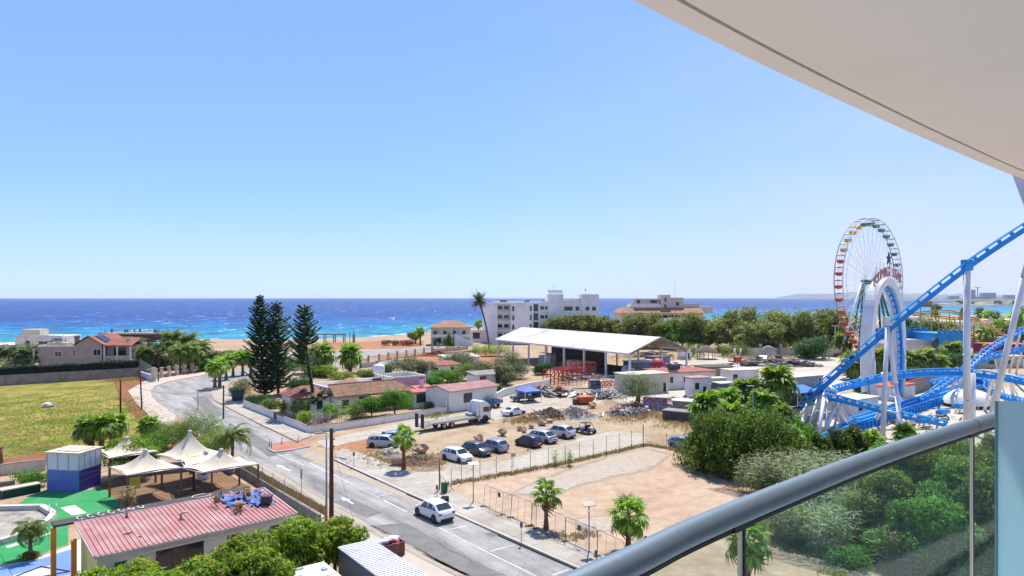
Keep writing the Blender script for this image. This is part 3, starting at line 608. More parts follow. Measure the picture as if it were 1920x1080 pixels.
for i,(x,y,tp,w,k,lb)in enumerate([(372,838,764,7.6,'soft','tall feathery green tamarisk bush beside the bend of the street'),(318,842,792,6.5,'soft','lower feathery green bush between fan palm and tall tamarisk'),(405,858,800,5.0,'ypalm','yellow green feathery bush behind the right hand canopy'),(290,850,812,4.0,'bright','dark leafy shrub at the foot of the feathery bushes')]):
 q,h=hpx(x,y,tp);tree('tamarisk',lb,'bush',q,h,w,k,9000,.22,40+i,nc=16,low=.05,ar=.25,stems=4,tr=.015,hole=.45)
q,h=hpx(57,912,880);bush('clipped dark green bush next to the blue kiosk',q,h,4.3,'bright',45,n=3500,leaf=.16,d=2.6,nc=10)
reeds('yellowing spiky plant beside the canopy post',G(238,955),2.0,.9,.9,46,n=30,kind='dry',plume=0,per=8,name='yucca',cat='plant')
# foreground trees under the balcony
fore=[(-25.0,41.5,2.7,3.6),(-21.8,40.5,3.3,4.4),(-18.4,40.8,3.9,4.6),(-15.4,41.4,4.8,4.8),(-13.7,44.4,4.9,4.4),(-12.0,46.8,4.2,3.8),(-20.2,37.5,3.9,4.4),(-16.6,37.0,4.6,4.4),(-14.6,39.0,4.9,4.0),(-23.4,37.6,3.0,4.0)]
for i,(x,y,h,w)in enumerate(fore):
 lb=['small outermost tree of the row, below the yellow bar end wall','second tree of the yellow green row below the red roofed bar','third tree of the yellow green row, under the window of the red roofed bar','middle tree of the yellow green row, under the right end of the red roof','tree of the yellow green row below the blue tarpaulin on the roof','last tree of the yellow green row, next to the skip of rubbish','front tree at the photo bottom below the middle of the red roofed bar','front tree at the photo bottom, left of the small white roof','front tree directly behind the small white roof and container','front tree at the photo bottom left corner of the yellow green row'][i]
 tree('mango_tree',lb,'tree',(x,y,0),h,w*1.12,'mango',7500,.34,50+i,nc=17,low=.25,ar=.36,hole=.42,group='yellow green trees below the balcony',ax=(0,0,-.5),big=.36)
for i,(x,y,tp,lb)in enumerate([(513,1008,962,'thin oleander with bare stems against the white bar wall'),(563,1000,963,'oleander clump at the corner of the red roofed bar'),(600,1004,978,'grey green oleander next to the wooden utility pole')]):
 q,h=hpx(x,y,tp);q=G(x,y+10);reeds(lb,q,h+.6,1.1,1.0,62+i,n=20,kind='bright',plume=0,per=22,bl=.42,name='oleander',cat='shrub')
# Norfolk pines and the house garden
q,h=hpx(497,744,554);norfolk('tallest norfolk pine, pointed top, left of the pair',q,h,5.6,70,lean=(-1.1,.3),low=.05)
q,h=hpx(522,741,566);norfolk('norfolk pine with blunt top, right of the pair by the white wall',q,h,6.0,71,lean=(-.5,.3),low=.09)
q,h=hpx(596,776,572);norfolk('norfolk pine with bare leaning trunk behind the tile roofed house wall',q,h,6.4,72,lean=(-2.3,.4),low=.1,prof=lambda q:(2.1 if q<.2 else(.0 if q<.46 else 2.9*min(1,(1.02-q)*2.6)**.7)),side=lambda a,q:(q>.62 or q<.33 or math.cos(a)<.1))
gd=[(455,737,703,6.2,'olive','large round olive green shrub on the verge by the green bin'),(480,757,738,5.5,'dark','dark spreading shrub just inside the white garden wall'),(505,766,747,3.6,'soft','pale shrub under the two norfolk pines'),(535,772,746,3.6,'soft','shrub between the gate and the bare trunked pine'),(558,781,738,4.4,'ypalm','variegated yellow shrub left of the bare trunked pine'),(572,796,770,3.6,'lime','bright lime bush at the corner of the white garden wall'),(600,797,774,4.2,'mauve','greyish mauve shrub at the foot of the bare trunked pine'),(665,786,748,4.6,'soft','loose green shrub left of the two orange trees'),(807,767,752,2.6,'soft','small shrub in front of the white annexe window'),(440,742,724,2.5,'dark','dark bush behind the green bin'),(620,783,755,3.2,'bright','green shrub behind the banana clump')]
for i,(x,y,tp,w,k,lb)in enumerate(gd):
 q,h=hpx(x,y,tp);bush(lb,q,h,w,k,80+i,n=2600,leaf=.22,nc=9)
bush('orange flowering shrub by the white garden gate',G(511,765),1.3,2.0,'rust',92,n=700,leaf=.2)
for i,(x,y,tp,w,lb)in enumerate([(697,782,746,4.7,'rounded orange tree on the left in front of the tiled house'),(741,780,733,5.8,'bigger rounded orange tree on the right in front of the tiled house')]):
 q,h=hpx(x,y,tp);tree('orange_tree',lb,'tree',q,h*1.08,w*1.15,'bright',9000,.22,95+i,nc=13,low=.25)
q,h=hpx(632,794,738);reeds('yellow green banana clump with tall leaves by the garden wall',q,h*.7,2.2,2.0,98,n=18,kind='lime',plume=0,per=8,bl=1.7,name='banana_plant',cat='plant')
npb=bpy.data.objects['banana_plant']
for c in npb.children:
 if c.name.startswith('blades'):
  pass
# roadside fan palms on the bend
rp=[(403,729,690),(412,726,686),(424,712,678),(437,706,674),(455,704,670),(470,703,672)]
for i,(x,y,tp)in enumerate(rp):
 q,h=hpx(x,y,tp);fan_palm(['bright fan palm at the near end of the row on the inside of the bend','fan palm crowding against the nearest one on the bend','third fan palm of the row along the bend','fourth fan palm of the row along the bend, slim trunk','fifth fan palm of the row along the bend','last fan palm of the row, touching the norfolk pines'][i],q,h,2.6,100+i,'fan palms on the inside of the bend',n=26,kind='palm',bark=GBARK,skirt=4,r=.32,n_bl=11)
for(x,y,tp,cr,lb,k,s)in[(656,699,667,4.4,'stocky fan palm behind the flat roofed house by the side road','palm',110),(602,703,665,4.6,'pale fan palm behind the bare trunked pine','ypalm',111),(575,700,672,3.8,'fan palm between the norfolk pines and the bare trunk','ypalm',112)]:
 q,h=hpx(x,y,tp);fan_palm(lb,q,h,cr,s,n=30,kind=k,bark=GBARK,skirt=6,n_bl=11,r=.45)
# palms in the seaside garden on the left
LP=[(222,694,660,5.0,'date'),(248,696,652,5.6,'date'),(268,697,664,5.0,'soft'),(305,693,652,5.0,'date'),(322,690,634,5.2,'soft'),(352,690,638,5.0,'soft'),(338,700,660,5.2,'soft'),(356,699,662,5.2,'ypalm'),(376,694,652,5.0,'ypalm'),(290,696,668,4.6,'date')]
LPL=['feathery palm in front of the stone villa porch','dark feathery palm right of the stone villa','arching feathery palm next to the green railing','feathery palm behind the street lamp with turquoise head','tall palm standing highest against the sea, left of two','tall palm standing highest against the sea, right of two','low feathery palm behind the stone pillars, left trunk','low feathery palm behind the stone pillars, right trunk','yellowish palm at the right of the seaside garden','small feathery palm between railing and lamp']
for i,(x,y,tp,L_,k)in enumerate(LP):
 q,h=hpx(x,y,tp);feather_palm(LPL[i],q,h,L_*.95,120+i,'palms in the seaside garden',n=30,kind=k,sag=1.3,e1=-.3,st=9,lw=.08,tw=.6,r=.3)
for i,(x,y,tp,w,lb)in enumerate([(402,692,655,7.5,'dark olive tree behind the stone pillars by the sea'),(425,689,656,7.0,'olive tree nearest the norfolk pines by the sea'),(385,696,668,5,'low dark tree among the stone pillars')]):
 q,h=hpx(x,y,tp);tree('olive_tree',lb,'tree',q,h,w,['olive','euc','dark'][i],3200,.5,140+i,nc=9,low=.2)
for i,(x,y,tp,L_)in enumerate([(15,699,664,4.4),(54,701,666,5.2)]):
 q,h=hpx(x,y,tp);feather_palm(['dark date palm at the left edge behind the hedge','spreading date palm behind the hedge beside the stone villa'][i],q,h,L_,145+i,n=36,kind='date',sag=1.0,e1=-.2,st=9,lw=.08,r=.35)
bush('dark garden shrub behind the hedge at the left edge',G(30,702),4.5,9,'olive',148,n=2200,leaf=.45)
# trees behind the houses
bt=[(766,703,668,10,5,'olive','grey green olive tree behind the flat roofed house',150),(798,704,676,6,5,'olive','dark olive tree right of the flat roofed house',151),(862,695,658,11.5,6,'olive','wide grey olive tree left of the big shed',152),(838,717,692,7.5,4,'bright','bright green tree behind the red roofed shed',153),(878,714,682,7.2,4,'soft','yellow green tree behind the red roofed shed',154),(908,712,676,8.0,4,'olive','olive tree behind the right end of the red roofed shed',155),(962,710,656,10.5,5,'olive','tallest grey olive tree at the left front of the big shed',156),(945,722,684,6.0,4,'olive','drooping olive tree behind the blue gazebo',157),(1017,702,680,5.5,4,'dark','small dark tree at the left column of the big shed',158),(720,700,684,5,3,'dark','low dark bush by the water tank',159),(810,726,706,4.5,3,'bright','green bush between house and red roofed shed',160),(920,740,716,4,3,'jun','small bush at the red roofed shed end wall',161)]
for(x,y,tp,w,lw_,k,lb,s)in bt:
 q,h=hpx(x,y,tp);tree('olive_tree' if k=='olive' else 'leafy_tree',lb,'tree',q,h,w,k,6000,.34,s,nc=13,low=.15,ar=.4,hole=.4)
q,h=hpx(921,668,645);reeds('yellow green tall cane thicket left of the big shed',q,h,12,5,165,n=220,kind='lime',plume=0,per=8,bl=1.6,name='cane_thicket',cat='cane')
q,h=hpx(917,655,564);feather_palm('very tall slender date palm in front of the white hotel',q,h,4.6,166,n=60,kind='date',sag=.55,e1=-.75,lean=(-3.7,0),r=.36,name='tall_date_palm',st=10,lw=.07,ll=.2,tw=.25)
for(x,y,tp,s,lb)in[(788,646,621,168,'small palm at the left corner of the terracotta roofed block'),(779,644,628,169,'smallest palm left of the terracotta roofed block'),(897,634,607,170,'lone palm on the shore between block and hotel')]:
 q,h=hpx(x,y,tp);fan_palm(lb,q,h,3.0,s,n=20,kind='palm',skirt=3,n_bl=9,r=.3)
q,h=hpx(823,651,632);tree('leafy_tree','slim dark tree by the outer staircase of the terracotta roofed block','tree',q,h,3.2,'dark',1200,.4,171,nc=6)
q,h=hpx(842,653,622);juniper('pointed cypress by the outer staircase',q,h,3.6,172,n=1400,leaf=.5,name='cypress')
q,h=hpx(771,645,622);tree('leafy_tree','bluish small tree left of the terracotta roofed block','tree',q,h,4,'olive',900,.4,173,nc=6)
for i,x in enumerate([722,740,757,768]):bush('bougainvillea hedge clump on the bare seafront plot, '+ORD[i],G(x,648),2.4,5.5,'pink',174+i,n=500,leaf=.5,group='bougainvillea clumps on the seafront plot')
# eucalyptus row
euc=[(1042,645,592,12),(1068,645,589,13),(1098,646,588,14),(1130,646,588,13),(1150,648,596,9),(1185,652,588,13),(1212,652,580,14),(1240,654,600,9),(1280,655,586,13),(1310,656,583,14),(1345,657,584,15),(1388,658,572,16),(1425,660,575,16),(1462,660,575,15),(1500,661,574,15),(1535,662,572,18),(1568,662,576,15),(1405,664,600,11),(1450,664,602,10)]
EL=['small leftmost tree of the row in front of the white hotel','second tree of the row in front of the white hotel','middle tree of the row in front of the white hotel','fourth tree of the row in front of the white hotel','small last tree of the row in front of the white hotel','left half of the tree pair before the beige hotel','taller tree of the pair before the beige hotel','small yellowish tree before the beige hotel windows','olive tree at the left end of the long row behind the fairground','second tree of the long row behind the fairground','third tree of the long row behind the fairground','tallest tree in the middle of the long row','tree right of the tallest one in the long row','tree above the parked white van in the long row','wide tree left of the biggest one in the long row','biggest rounded tree of the long row, left of the ferris wheel','tree touching the ferris wheel at the end of the row','low hanging front tree in the middle of the long row','low hanging front tree above the parking wall']
for i,(x,y,tp,w)in enumerate(euc):
 q,h=hpx(x,y,tp);tree('eucalyptus',EL[i],'tree',q,h,w*1.08,'euc',6500,.78,190+i,'eucalyptus trees behind the fairground' if i>7 else 'eucalyptus trees by the hotels',nc=16,low=.08,big=.34,hole=.34,ar=.42)
for i,(x,y,tp,w)in enumerate([(1258,655,603,11),(1290,656,609,9),(1322,657,606,10)]):
 q,h=hpx(x,y,tp);tree('leafy_tree',['rounded bright green tree on the left under the eucalyptus','rounded bright green tree in the middle under the eucalyptus','rounded bright green tree on the right under the eucalyptus'][i],'tree',q,h,w,'bright',3600,.55,215+i,'bright green trees under the eucalyptus',nc=11,low=.2)
for i,(x,y,w,h_)in enumerate([(1300,668,8,4.5),(1355,668,8,4),(1385,668,9,4.6),(1480,647,3,5)]):bush('green bush along the fairground boundary, '+['behind the thatched hut','right of the thatched hut','before the stone pillared wall','slim one under the eucalyptus'][i],G(x,y),h_,w,'soft',220+i,n=1300,leaf=.42)
q,h=hpx(1523,673,629);bush('big round dark glossy bush at the end of the boundary wall',q,h,12.5,'dark',226,n=7000,leaf=.5,nc=16)
q,h=hpx(1197,757,698);tree('olive_tree','half bare grey olive tree standing alone in the scrap yard','tree',q,h,8.2,'olive',5200,.26,227,nc=14,low=.25,hole=.25,ar=.35,stems=2)
bush('grey leafless twigs in the middle of the scrap yard olive',G(1195,755),5.0,4.6,'grey',228,n=1800,leaf=.28,ar=.15,name='bare_twigs')
# right-hand thicket
jn=[(1318,878,778,5.2),(1345,888,772,5.6),(1380,893,775,6.0),(1418,895,772,6.0),(1455,900,778,5.8),(1350,862,768,5.0),(1400,862,764,5.2),(1445,866,766,5.2),(1480,880,800,4.6),(1572,868,806,3.8),(1602,862,800,3.6),(1537,884,812,3.6)]
JL=['juniper at the left end of the thicket beside the silver car','second juniper from the left along the sandy lot','broad juniper in the middle along the sandy lot','fourth juniper along the sandy lot','juniper next to the reeds','back row juniper on the left under the fan palms','back row juniper in the middle under the street lamp','back row juniper on the right of the street lamp','small juniper behind the reeds','pointed juniper left of the pair below the coaster','pointed juniper right of the pair below the coaster','dark juniper left of the pointed pair']
for i,(x,y,tp,w)in enumerate(jn):
 q,h=hpx(x,y,tp);juniper(JL[i],q,h,w,230+i,'junipers in the thicket',n=7500,leaf=.3)
fp=[(1325,830,764,3.0),(1362,812,752,2.8),(1402,800,740,3.6),(1456,800,720,3.9),(1430,812,758,2.8),(1482,850,822,2.1),(1634,852,828,1.9),(1697,838,814,1.9),(1375,842,780,2.6),(1466,822,778,2.0)]
FL=['fan palm crown at the left of the thicket','fan palm behind the leftmost one in the thicket','large shaggy fan palm left of the street lamp in the thicket','tallest shaggy fan palm of the thicket, right of the street lamp','small fan palm in front of the thicket street lamp','young fan palm at the foot of the white coaster legs','young fan palm before the tall white coaster legs','young fan palm just above the handrail','fan palm half buried in the junipers','fan palm at the right of the tallest shaggy one']
for i,(x,y,tp,cr)in enumerate(fp):
 q,h=hpx(x,y,tp);fan_palm(FL[i],q,h,cr,250+i,'fan palms in the thicket',n=34,kind='ypalm' if i in(2,3,9)else 'palm',skirt=10 if i in(2,3)else 4,n_bl=13,r=.3)
for i,(x,y,tp,w,lb)in enumerate([(1440,820,772,5,'dark green bush in the middle of the thicket'),(1478,818,786,4,'dark green bush beside the blue awning'),(1500,838,800,4,'green bush at the coaster fence corner')]):
 q,h=hpx(x,y,tp);juniper(lb,q,h,w,262+i,n=5000,leaf=.3,round_=True,kind='bright',name='leafy_bush',cat='bush')
rd=[(1432,925,3.6,4.5,3.2),(1480,925,4.2,5,3.6),(1520,945,4.4,5,3.6),(1560,930,4.2,5,3.8),(1480,1010,3.4,4.0,3.0),(1540,1030,3.4,4.0,3.2),(1590,1000,3.6,4.0,3.4),(1700,1085,3.0,2.4,2.2)]
RL_=['dry grey reeds at the corner of the sandy lot','tall grey green reeds beside the junipers','dense reeds above the handrail middle','reeds left of the pointed junipers','reeds at the edge of the sandy lot behind the glass','thick reed bed in the middle behind the glass','reeds behind the glass under the bare bush','plumed reeds at the lower right behind the glass']
for i,(x,y,h,w,d)in enumerate(rd):reeds(RL_[i],G(x,y),h,w,d,270+i,n=230,group='reed clumps on the bank',plume=.7 if i==7 else .06,rz=.5,bl=.85)
for i,(x,y,h,w,k,lb)in enumerate([(1640,985,5.2,4.6,'ypalm','pale round bush behind the glass'),(1600,930,4.0,4,'palm','bright leafy bush just under the handrail'),(1660,1060,2.6,3.6,'bright','low green bush at the bank foot behind the glass'),(1590,1062,1.3,4.5,'bright','low grassy growth at the bank foot behind the glass'),(1455,955,1.2,3.4,'grass','bright weeds on the rim of the sandy lot')]):bush(lb,G(x,y),h,w,k,280+i,n=4200,leaf=.2,nc=11)
for i,(x,y,h,w,lb)in enumerate([(1690,975,7.2,5.0,'tall bluish green tree left behind the glass panel'),(1745,985,8.2,5.4,'tall bluish green tree in the middle of the glass panel'),(1800,1000,8.6,5.6,'tallest bluish green tree beside the glass joint'),(1770,1060,6.4,5.2,'dark tree at the lower right behind the glass'),(1850,1010,7.8,4.2,'olive green tree seen through the last narrow glass panel'),(1855,930,6.5,3.4,'pointed tree top behind the narrow glass panel')]):
 tree('leafy_tree',lb,'tree',G(x,y),h,w,'bright' if i<4 else 'jun',14000,.25,290+i,'trees behind the balcony glass',nc=24,low=.0,tr=.012,hole=.45)
# palms and trees inside the fairground
ff=[(1600,712,682,5.0),(1645,705,674,5.0),(1675,706,680,4.2),(1712,704,676,4.6),(1735,702,674,4.6),(1758,702,682,4.2),(1786,690,660,5.0)]
for i,(x,y,tp,cr)in enumerate(ff):
 q,h=hpx(x,y,tp);fan_palm('shaggy fan palm in the row behind the coaster, '+ORD[i],q,h,cr*.85,300+i,'shaggy fan palms behind the coaster',n=30,kind='ypalm',skirt=12,n_bl=11,r=.45)
for i,(x,y,tp,w)in enumerate([(1770,695,655,9),(1800,692,650,9),(1745,700,668,7),(1720,712,690,8),(1690,728,700,7),(1620,735,712,5),(1770,712,694,8)]):
 q,h=hpx(x,y,tp);tree('leafy_tree',['dark tree behind the tall white coaster column','dark tree right of the tall white coaster column','green tree between the shaggy palms','dark bush under the curved blue track','dark bush at the foot of the white loop','small green tree by the loop base','dark hedge tree under the curved blue track on the right'][i],'tree',q,h,w,'dark' if i!=2 else 'soft',3600,.42,310+i,nc=10,low=.1)
for i,(x,y,tp,cr)in enumerate([(1837,617,585,4.5),(1852,620,592,5),(1865,622,594,5),(1875,640,612,5),(1911,612,584,5),(1905,635,600,6),(1890,650,622,5),(1850,652,628,5.5),(1915,655,626,5)]):
 q,h=hpx(x,y,tp);fan_palm('distant palm among the white houses at the far right, '+ORD[i],q,h,cr,320+i,'distant palms at the far right',n=22,kind='palm' if i%2 else 'date',skirt=4,n_bl=7,r=.5)
for i,(x,y,tp,w)in enumerate([(1700,640,592,10),(1728,645,596,18),(1772,648,598,16),(1755,600,566,10),(1805,612,575,5),(1680,640,590,12)]):
 q,h=hpx(x,y,tp);tree('leafy_tree',['dark tree just right of the white loop','dark tree under the yellow coaster, left','dark tree under the yellow coaster, right','tall dark conifer by the yellow sign frame','thin dark tree against the bay','dark tree seen through the white loop'][i],'tree',q,h,w,'dark',1800,.9,335+i,nc=9,low=.1)
q,h=hpx(1582,668,640);fan_palm('shaggy palm at the foot of the ferris wheel',q,h,4.5,345,n=26,kind='ypalm',skirt=8,n_bl=9,r=.4)
# weeds, dry tufts along the fences
reeds('upright green shrub on the mesh fence line',G(1056,873),1.9,2.2,1.2,350,n=26,kind='lime',plume=0,per=22,bl=.5,name='fence_shrub',cat='shrub')
def weeds(name,line,n,hgt_,spread,seed,kind='dry',bl=.3,pix=True):
 g=rng(seed);p=[G(x,y)for x,y in line]if pix else line;C_,A_=[],[]
 seg=[(p[i+1]-p[i]).length for i in range(len(p)-1)];tot=sum(seg)
 for i in range(n):
  s_=g.random()*tot;k=0
  while k<len(seg)-1 and s_>seg[k]:s_-=seg[k];k+=1
  c=p[k].lerp(p[k+1],min(1,s_/seg[k]))+Vector((g.normal(0,spread),g.normal(0,spread),0))
  for j in range(7):
   a=np.array([g.normal(0,.5),g.normal(0,.5),1.0]);l=hgt_*g.uniform(.4,1.1);C_.append(np.array(c)+a/np.linalg.norm(a)*l*.45+np.array([g.normal(0,.06),g.normal(0,.06),0]));A_.append(a*1.0)
 C_,A_=np.array(C_),np.array(A_);C_[:,2]=np.maximum(C_[:,2],.03);v,f=cards(C_,g.normal(size=C_.shape),hgt_*g.uniform(.5,1.1,len(C_)),.05,g,ax=A_);v[:,2]=np.maximum(v[:,2],.0)
 o=npmesh(name,v,f,LF[kind]);return tag(o,kind='stuff')
weeds('dry_grass',[(843,908),(900,899),(960,888),(1060,869),(1210,835),(1260,843),(1310,855)],900,.45,.3,360)
weeds('dry_grass',[(1000,1000),(1060,1012),(1110,1000)],200,.35,.6,361)
weeds('dry_grass',[(700,848),(730,868),(790,872),(830,852)],500,.5,1.3,362)
weeds('dry_grass',[(960,792),(1000,788),(1045,778)],500,.8,1.2,363)
weeds('dry_grass',[(1150,790),(1230,775),(1290,800),(1245,800)],700,.7,1.8,364)
weeds('green_grass',[(630,800),(700,785)],160,.35,.8,365,'grass')
weeds('green_grass',[(812,784),(835,768),(880,752)],420,.6,.8,366,'grass')
weeds('dry_grass',[(1360,672),(1420,674),(1480,670)],500,1.6,3.0,367)
weeds('dry_grass',[(1150,672),(1230,668),(1300,676)],300,1.5,3.0,368)
weeds('dry_grass',[(210,715),(250,712),(270,706)],700,.7,1.8,369,'dry')
weeds('dry_grass',[(240,745),(270,775),(300,800)],500,.4,1.4,370,'dry')
g=rng(5)
fl=[(g.uniform(0,225),g.uniform(735,855))for _ in range(420)]
weeds('field_weeds',fl[:2]+sorted(fl[2:]),2600,.32,2.5,371,'grass')
for i,(x,y,h,w,k,lb)in enumerate([(1700,1040,2.6,3.6,'bright','green undergrowth left under the glass panel trees'),(1750,1065,2.4,3.4,'lime','lighter undergrowth in the middle under the glass panel trees'),(1805,1070,2.8,3.6,'bright','undergrowth at the glass joint'),(1840,1060,3.0,3.0,'jun','dark undergrowth behind the narrow glass panel'),(1660,1000,3.4,4,'soft','feathery undergrowth behind the plumed reeds')]):bush(lb,G(x,y),h,w,k,390+i,n=5000,leaf=.2,nc=12)
fill=[(226,699,662,9,'olive','grey green shrub between villa porch and railing'),(258,697,668,8,'soft','feathery shrub behind the green railing'),(300,694,664,9,'dark','dark shrub mass under the feathery garden palms'),(330,692,660,10,'soft','green shrub mass under the highest garden palms'),(365,691,660,9,'euc','olive shrub mass right under the garden palms'),(395,688,662,9,'olive','grey shrub mass behind the right end of the stone pillars'),(440,684,662,9,'dark','dark shrub behind the roadside fan palms'),(545,694,668,8,'soft','green shrub right of the norfolk pair across the road'),(590,706,676,8,'soft','yellow green bush behind the bare trunked pine'),(612,708,684,6,'lime','bright bush between bare trunked pine and stocky fan palm'),(640,712,694,8,'grass','low grassy hedge behind the bungalow roof'),(560,735,706,6,'dark','dark bush left of the red tiled bungalow wing'),(690,706,692,7,'soft','low bush left of the white water tank')]
for i,(x,y,tp,w,k,lb)in enumerate(fill):
 q,h=hpx(x,y,tp);bush(lb,q,h,w,k,700+i,n=2600,leaf=.38,nc=10)
for i,(x,y,h,w,k,lb)in enumerate([(1665,1020,6.0,4.6,'soft','feathery tree left of the plumed reeds behind the glass'),(1712,1075,5.6,4.6,'bright','front leafy tree at the lower middle of the glass panel'),(1765,1095,6.2,5.0,'bright','front leafy tree at the lower right of the glass panel'),(1815,1060,8.0,5.2,'bright','tall leafy tree right at the glass joint'),(1720,930,6.0,5.0,'jun','olive tree top right under the handrail'),(1780,930,6.4,5.0,'bright','leafy tree top just under the handrail at the joint'),(1855,1085,8.4,5.0,'jun','dark tall tree filling the narrow glass panel')]):
 tree('leafy_tree',lb,'tree',G(x,y),h,w,k,15000,.24,730+i,'trees behind the balcony glass',nc=26,low=.0,tr=.012,hole=.4)
weeds('bank_grass',[(1600,1090),(1520,1040),(1440,985),(1400,950)],700,.55,.7,372,'grass')
# ------------------------------------------------------------------ buildings
WHITE=M('white_render',S(244,239,229,.86),.85,var=.04,scale=.6,dirt=S(196,184,166,.7),dscale=.5,damt=.35)
CREAM=M('cream_render',S(232,218,192,.7),.85,var=.06,scale=.6,dirt=S(190,170,140,.6),dscale=.5)
BEIGE=M('beige_render',S(226,214,198,.74),.85,var=.06,scale=.6)
STONEW=M('stone_cladding',S(206,186,166,.66),.9,var=.12,scale=2.2,bump=.4,bscale=3,dirt=S(170,150,130,.6),dscale=1.2)
LILAC=M('lilac_render',S(214,186,202,.7),.85,var=.05,scale=.8)
YELLOWW=M('yellow_render',S(236,224,140,.72),.85,var=.05,scale=.8,dirt=S(206,196,150,.6))
CONCRETE=M('grey_concrete',S(170,164,156,.6),.9,var=.12,scale=1.5,dirt=S(120,112,104,.5),damt=.5)
DKCONC=M('raw_concrete',S(112,104,98,.55),.95,var=.2,scale=1)
GLASSW=M('window_glass',(.025,.035,.045),.08,var=.2,scale=.8,spec=.6);FRAMEW=M('window_frame_white',(.75,.75,.74),.5,var=.03);FRAMED=M('window_frame_dark',(.07,.065,.06),.5)
DARKIN=M('dark_opening',(.02,.02,.02),.9);WOOD=M('timber',S(150,112,74,.55),.85,var=.25,scale=5);WOODG=M('grey_timber',S(178,160,140,.56),.9,var=.3,scale=5)
METAL=M('galvanised',(.42,.43,.44),.45,.7,var=.1);WMETAL=M('white_metal',S(236,236,234,.85),.5,var=.05,scale=1,dirt=S(190,180,165,.6),dscale=.8,damt=.25)
def tilemat(name,c1,c2,mo,w=.3,h=.36):
 m,N,L,o=nodes(name);tc=N('TexCoord');b=N('BsdfPrincipled',i_Roughness=.85);br=N('TexBrick',i_Scale=1.0);br.offset=0
 br.inputs['Color1'].default_value=(*c1,1);br.inputs['Color2'].default_value=(*c2,1);br.inputs['Mortar'].default_value=(*mo,1);br.inputs['Mortar Size'].default_value=.045;br.inputs['Mortar Smooth'].default_value=.6;br.inputs['Brick Width'].default_value=w;br.inputs['Row Height'].default_value=h
 L(tc.outputs['Object'],br.inputs['Vector']);n=N('TexNoise',i_Scale=.9,i_Detail=6.0);L(tc.outputs['Object'],n.inputs['Vector']);r=ramp(N,[(.35,(.72,)*3),(.65,(1.15,)*3)]);L(n.outputs[0],r.inputs[0])
 mx=N('MixRGB',blend_type='MULTIPLY',i_0=1.0);L(br.outputs[0],mx.inputs[1]);L(r.outputs[0],mx.inputs[2]);L(mx.outputs[0],b.inputs['Base Color'])
 bp=N('Bump',i_Strength=.8,i_Distance=.06,invert=True);L(br.outputs['Fac'],bp.inputs['Height']);L(bp.outputs[0],b.inputs['Normal']);L(b.outputs[0],o.inputs[0]);return m
TILE_RED=tilemat('red_roof_tiles',S(196,110,84,.62),S(214,140,108,.62),S(120,66,50,.5))
TILE_TAN=tilemat('brown_roof_tiles',S(186,132,98,.6),S(208,160,122,.62),S(92,60,44,.45))
TILE_ORA=tilemat('terracotta_tiles',S(206,150,110,.62),S(216,168,130,.62),S(150,100,72,.5),.4,.5)
PINKSHEET=M('red_sheet_roof',S(206,140,136,.6),.65,var=.14,scale=.9,dirt=S(222,190,182,.64),dscale=.5,damt=.65);REDROOF=M('red_painted_roof',S(206,104,92,.6),.7,var=.08,scale=.8,dirt=S(220,170,155,.6),dscale=.7,damt=.4)
UX=math.atan2(.61,.79)
def win(root,x,z,w,h,y=0,face='front',fr=FRAMEW,gl=GLASSW,name='window',bars=1,X=0,d=.05,sill=False):
 """window on a wall: frame part with its pane as sub-part (x runs along the wall)"""
 def tr(a,b,c):
  return{'front':(a,y-b,c),'back':(a,y+b,c),'left':(X-b,a,c),'right':(X+b,a,c)}[face]
 def slab(mb,a0,a1,c0,c1,b0,b1):
  p=[tr(a0,b0,c0),tr(a1,b0,c0),tr(a1,b0,c1),tr(a0,b0,c1)];q=[tr(a0,b1,c0),tr(a1,b1,c0),tr(a1,b1,c1),tr(a0,b1,c1)]
  mb.add(p+q,[(4,5,6,7),(0,1,5,4),(1,2,6,5),(2,3,7,6),(3,0,4,7)])
 t=min(.08,w*.12);mb=MB();slab(mb,x,x+t,z,z+h,0,d);slab(mb,x+w-t,x+w,z,z+h,0,d);slab(mb,x+t,x+w-t,z,z+t,0,d);slab(mb,x+t,x+w-t,z+h-t,z+h,0,d)
 for k in range(1,bars+1):c=x+w*k/(bars+1);slab(mb,c-t*.4,c+t*.4,z+t,z+h-t,0,d)
 if sill:slab(mb,x-.1,x+w+.1,z-.08,z-.003,0,d+.1)
 f=mb.build(name,fr,root);mb=MB();slab(mb,x+t,x+w-t,z+t,z+h-t,0,d*.5);mb.build('pane',gl,f);return f
def walls(root,boxes,mat,name='wall'):
 mb=MB()
 for(x,y,z,w,d,h)in boxes:mb.box((x+w/2,y+d/2,z),(w,d,h))
 return mb.build(name,mat,root)
def hip(mb,x0,y0,x1,y1,z,h,r0,r1,th=.14):
 """hip roof; ridge along x from r0 to r1"""
 ym=(y0+y1)/2;a,b,c,d=(x0,y0,z),(x1,y0,z),(x1,y1,z),(x0,y1,z);p,q=(r0,ym,z+h),(r1,ym,z+h)
 mb.face([a,b,q,p]);mb.face([b,c,q]);mb.face([c,d,p,q]);mb.face([d,a,p]);lo=[(v[0],v[1],z-th)for v in(a,b,c,d)]
 for i in range(4):j=(i+1)%4;mb.face([lo[i],lo[j],(a,b,c,d)[j],(a,b,c,d)[i]])
 mb.face(lo[::-1])
def at_Y(px,Y):return Vector(((px-CX)*Y/F,Y,0))
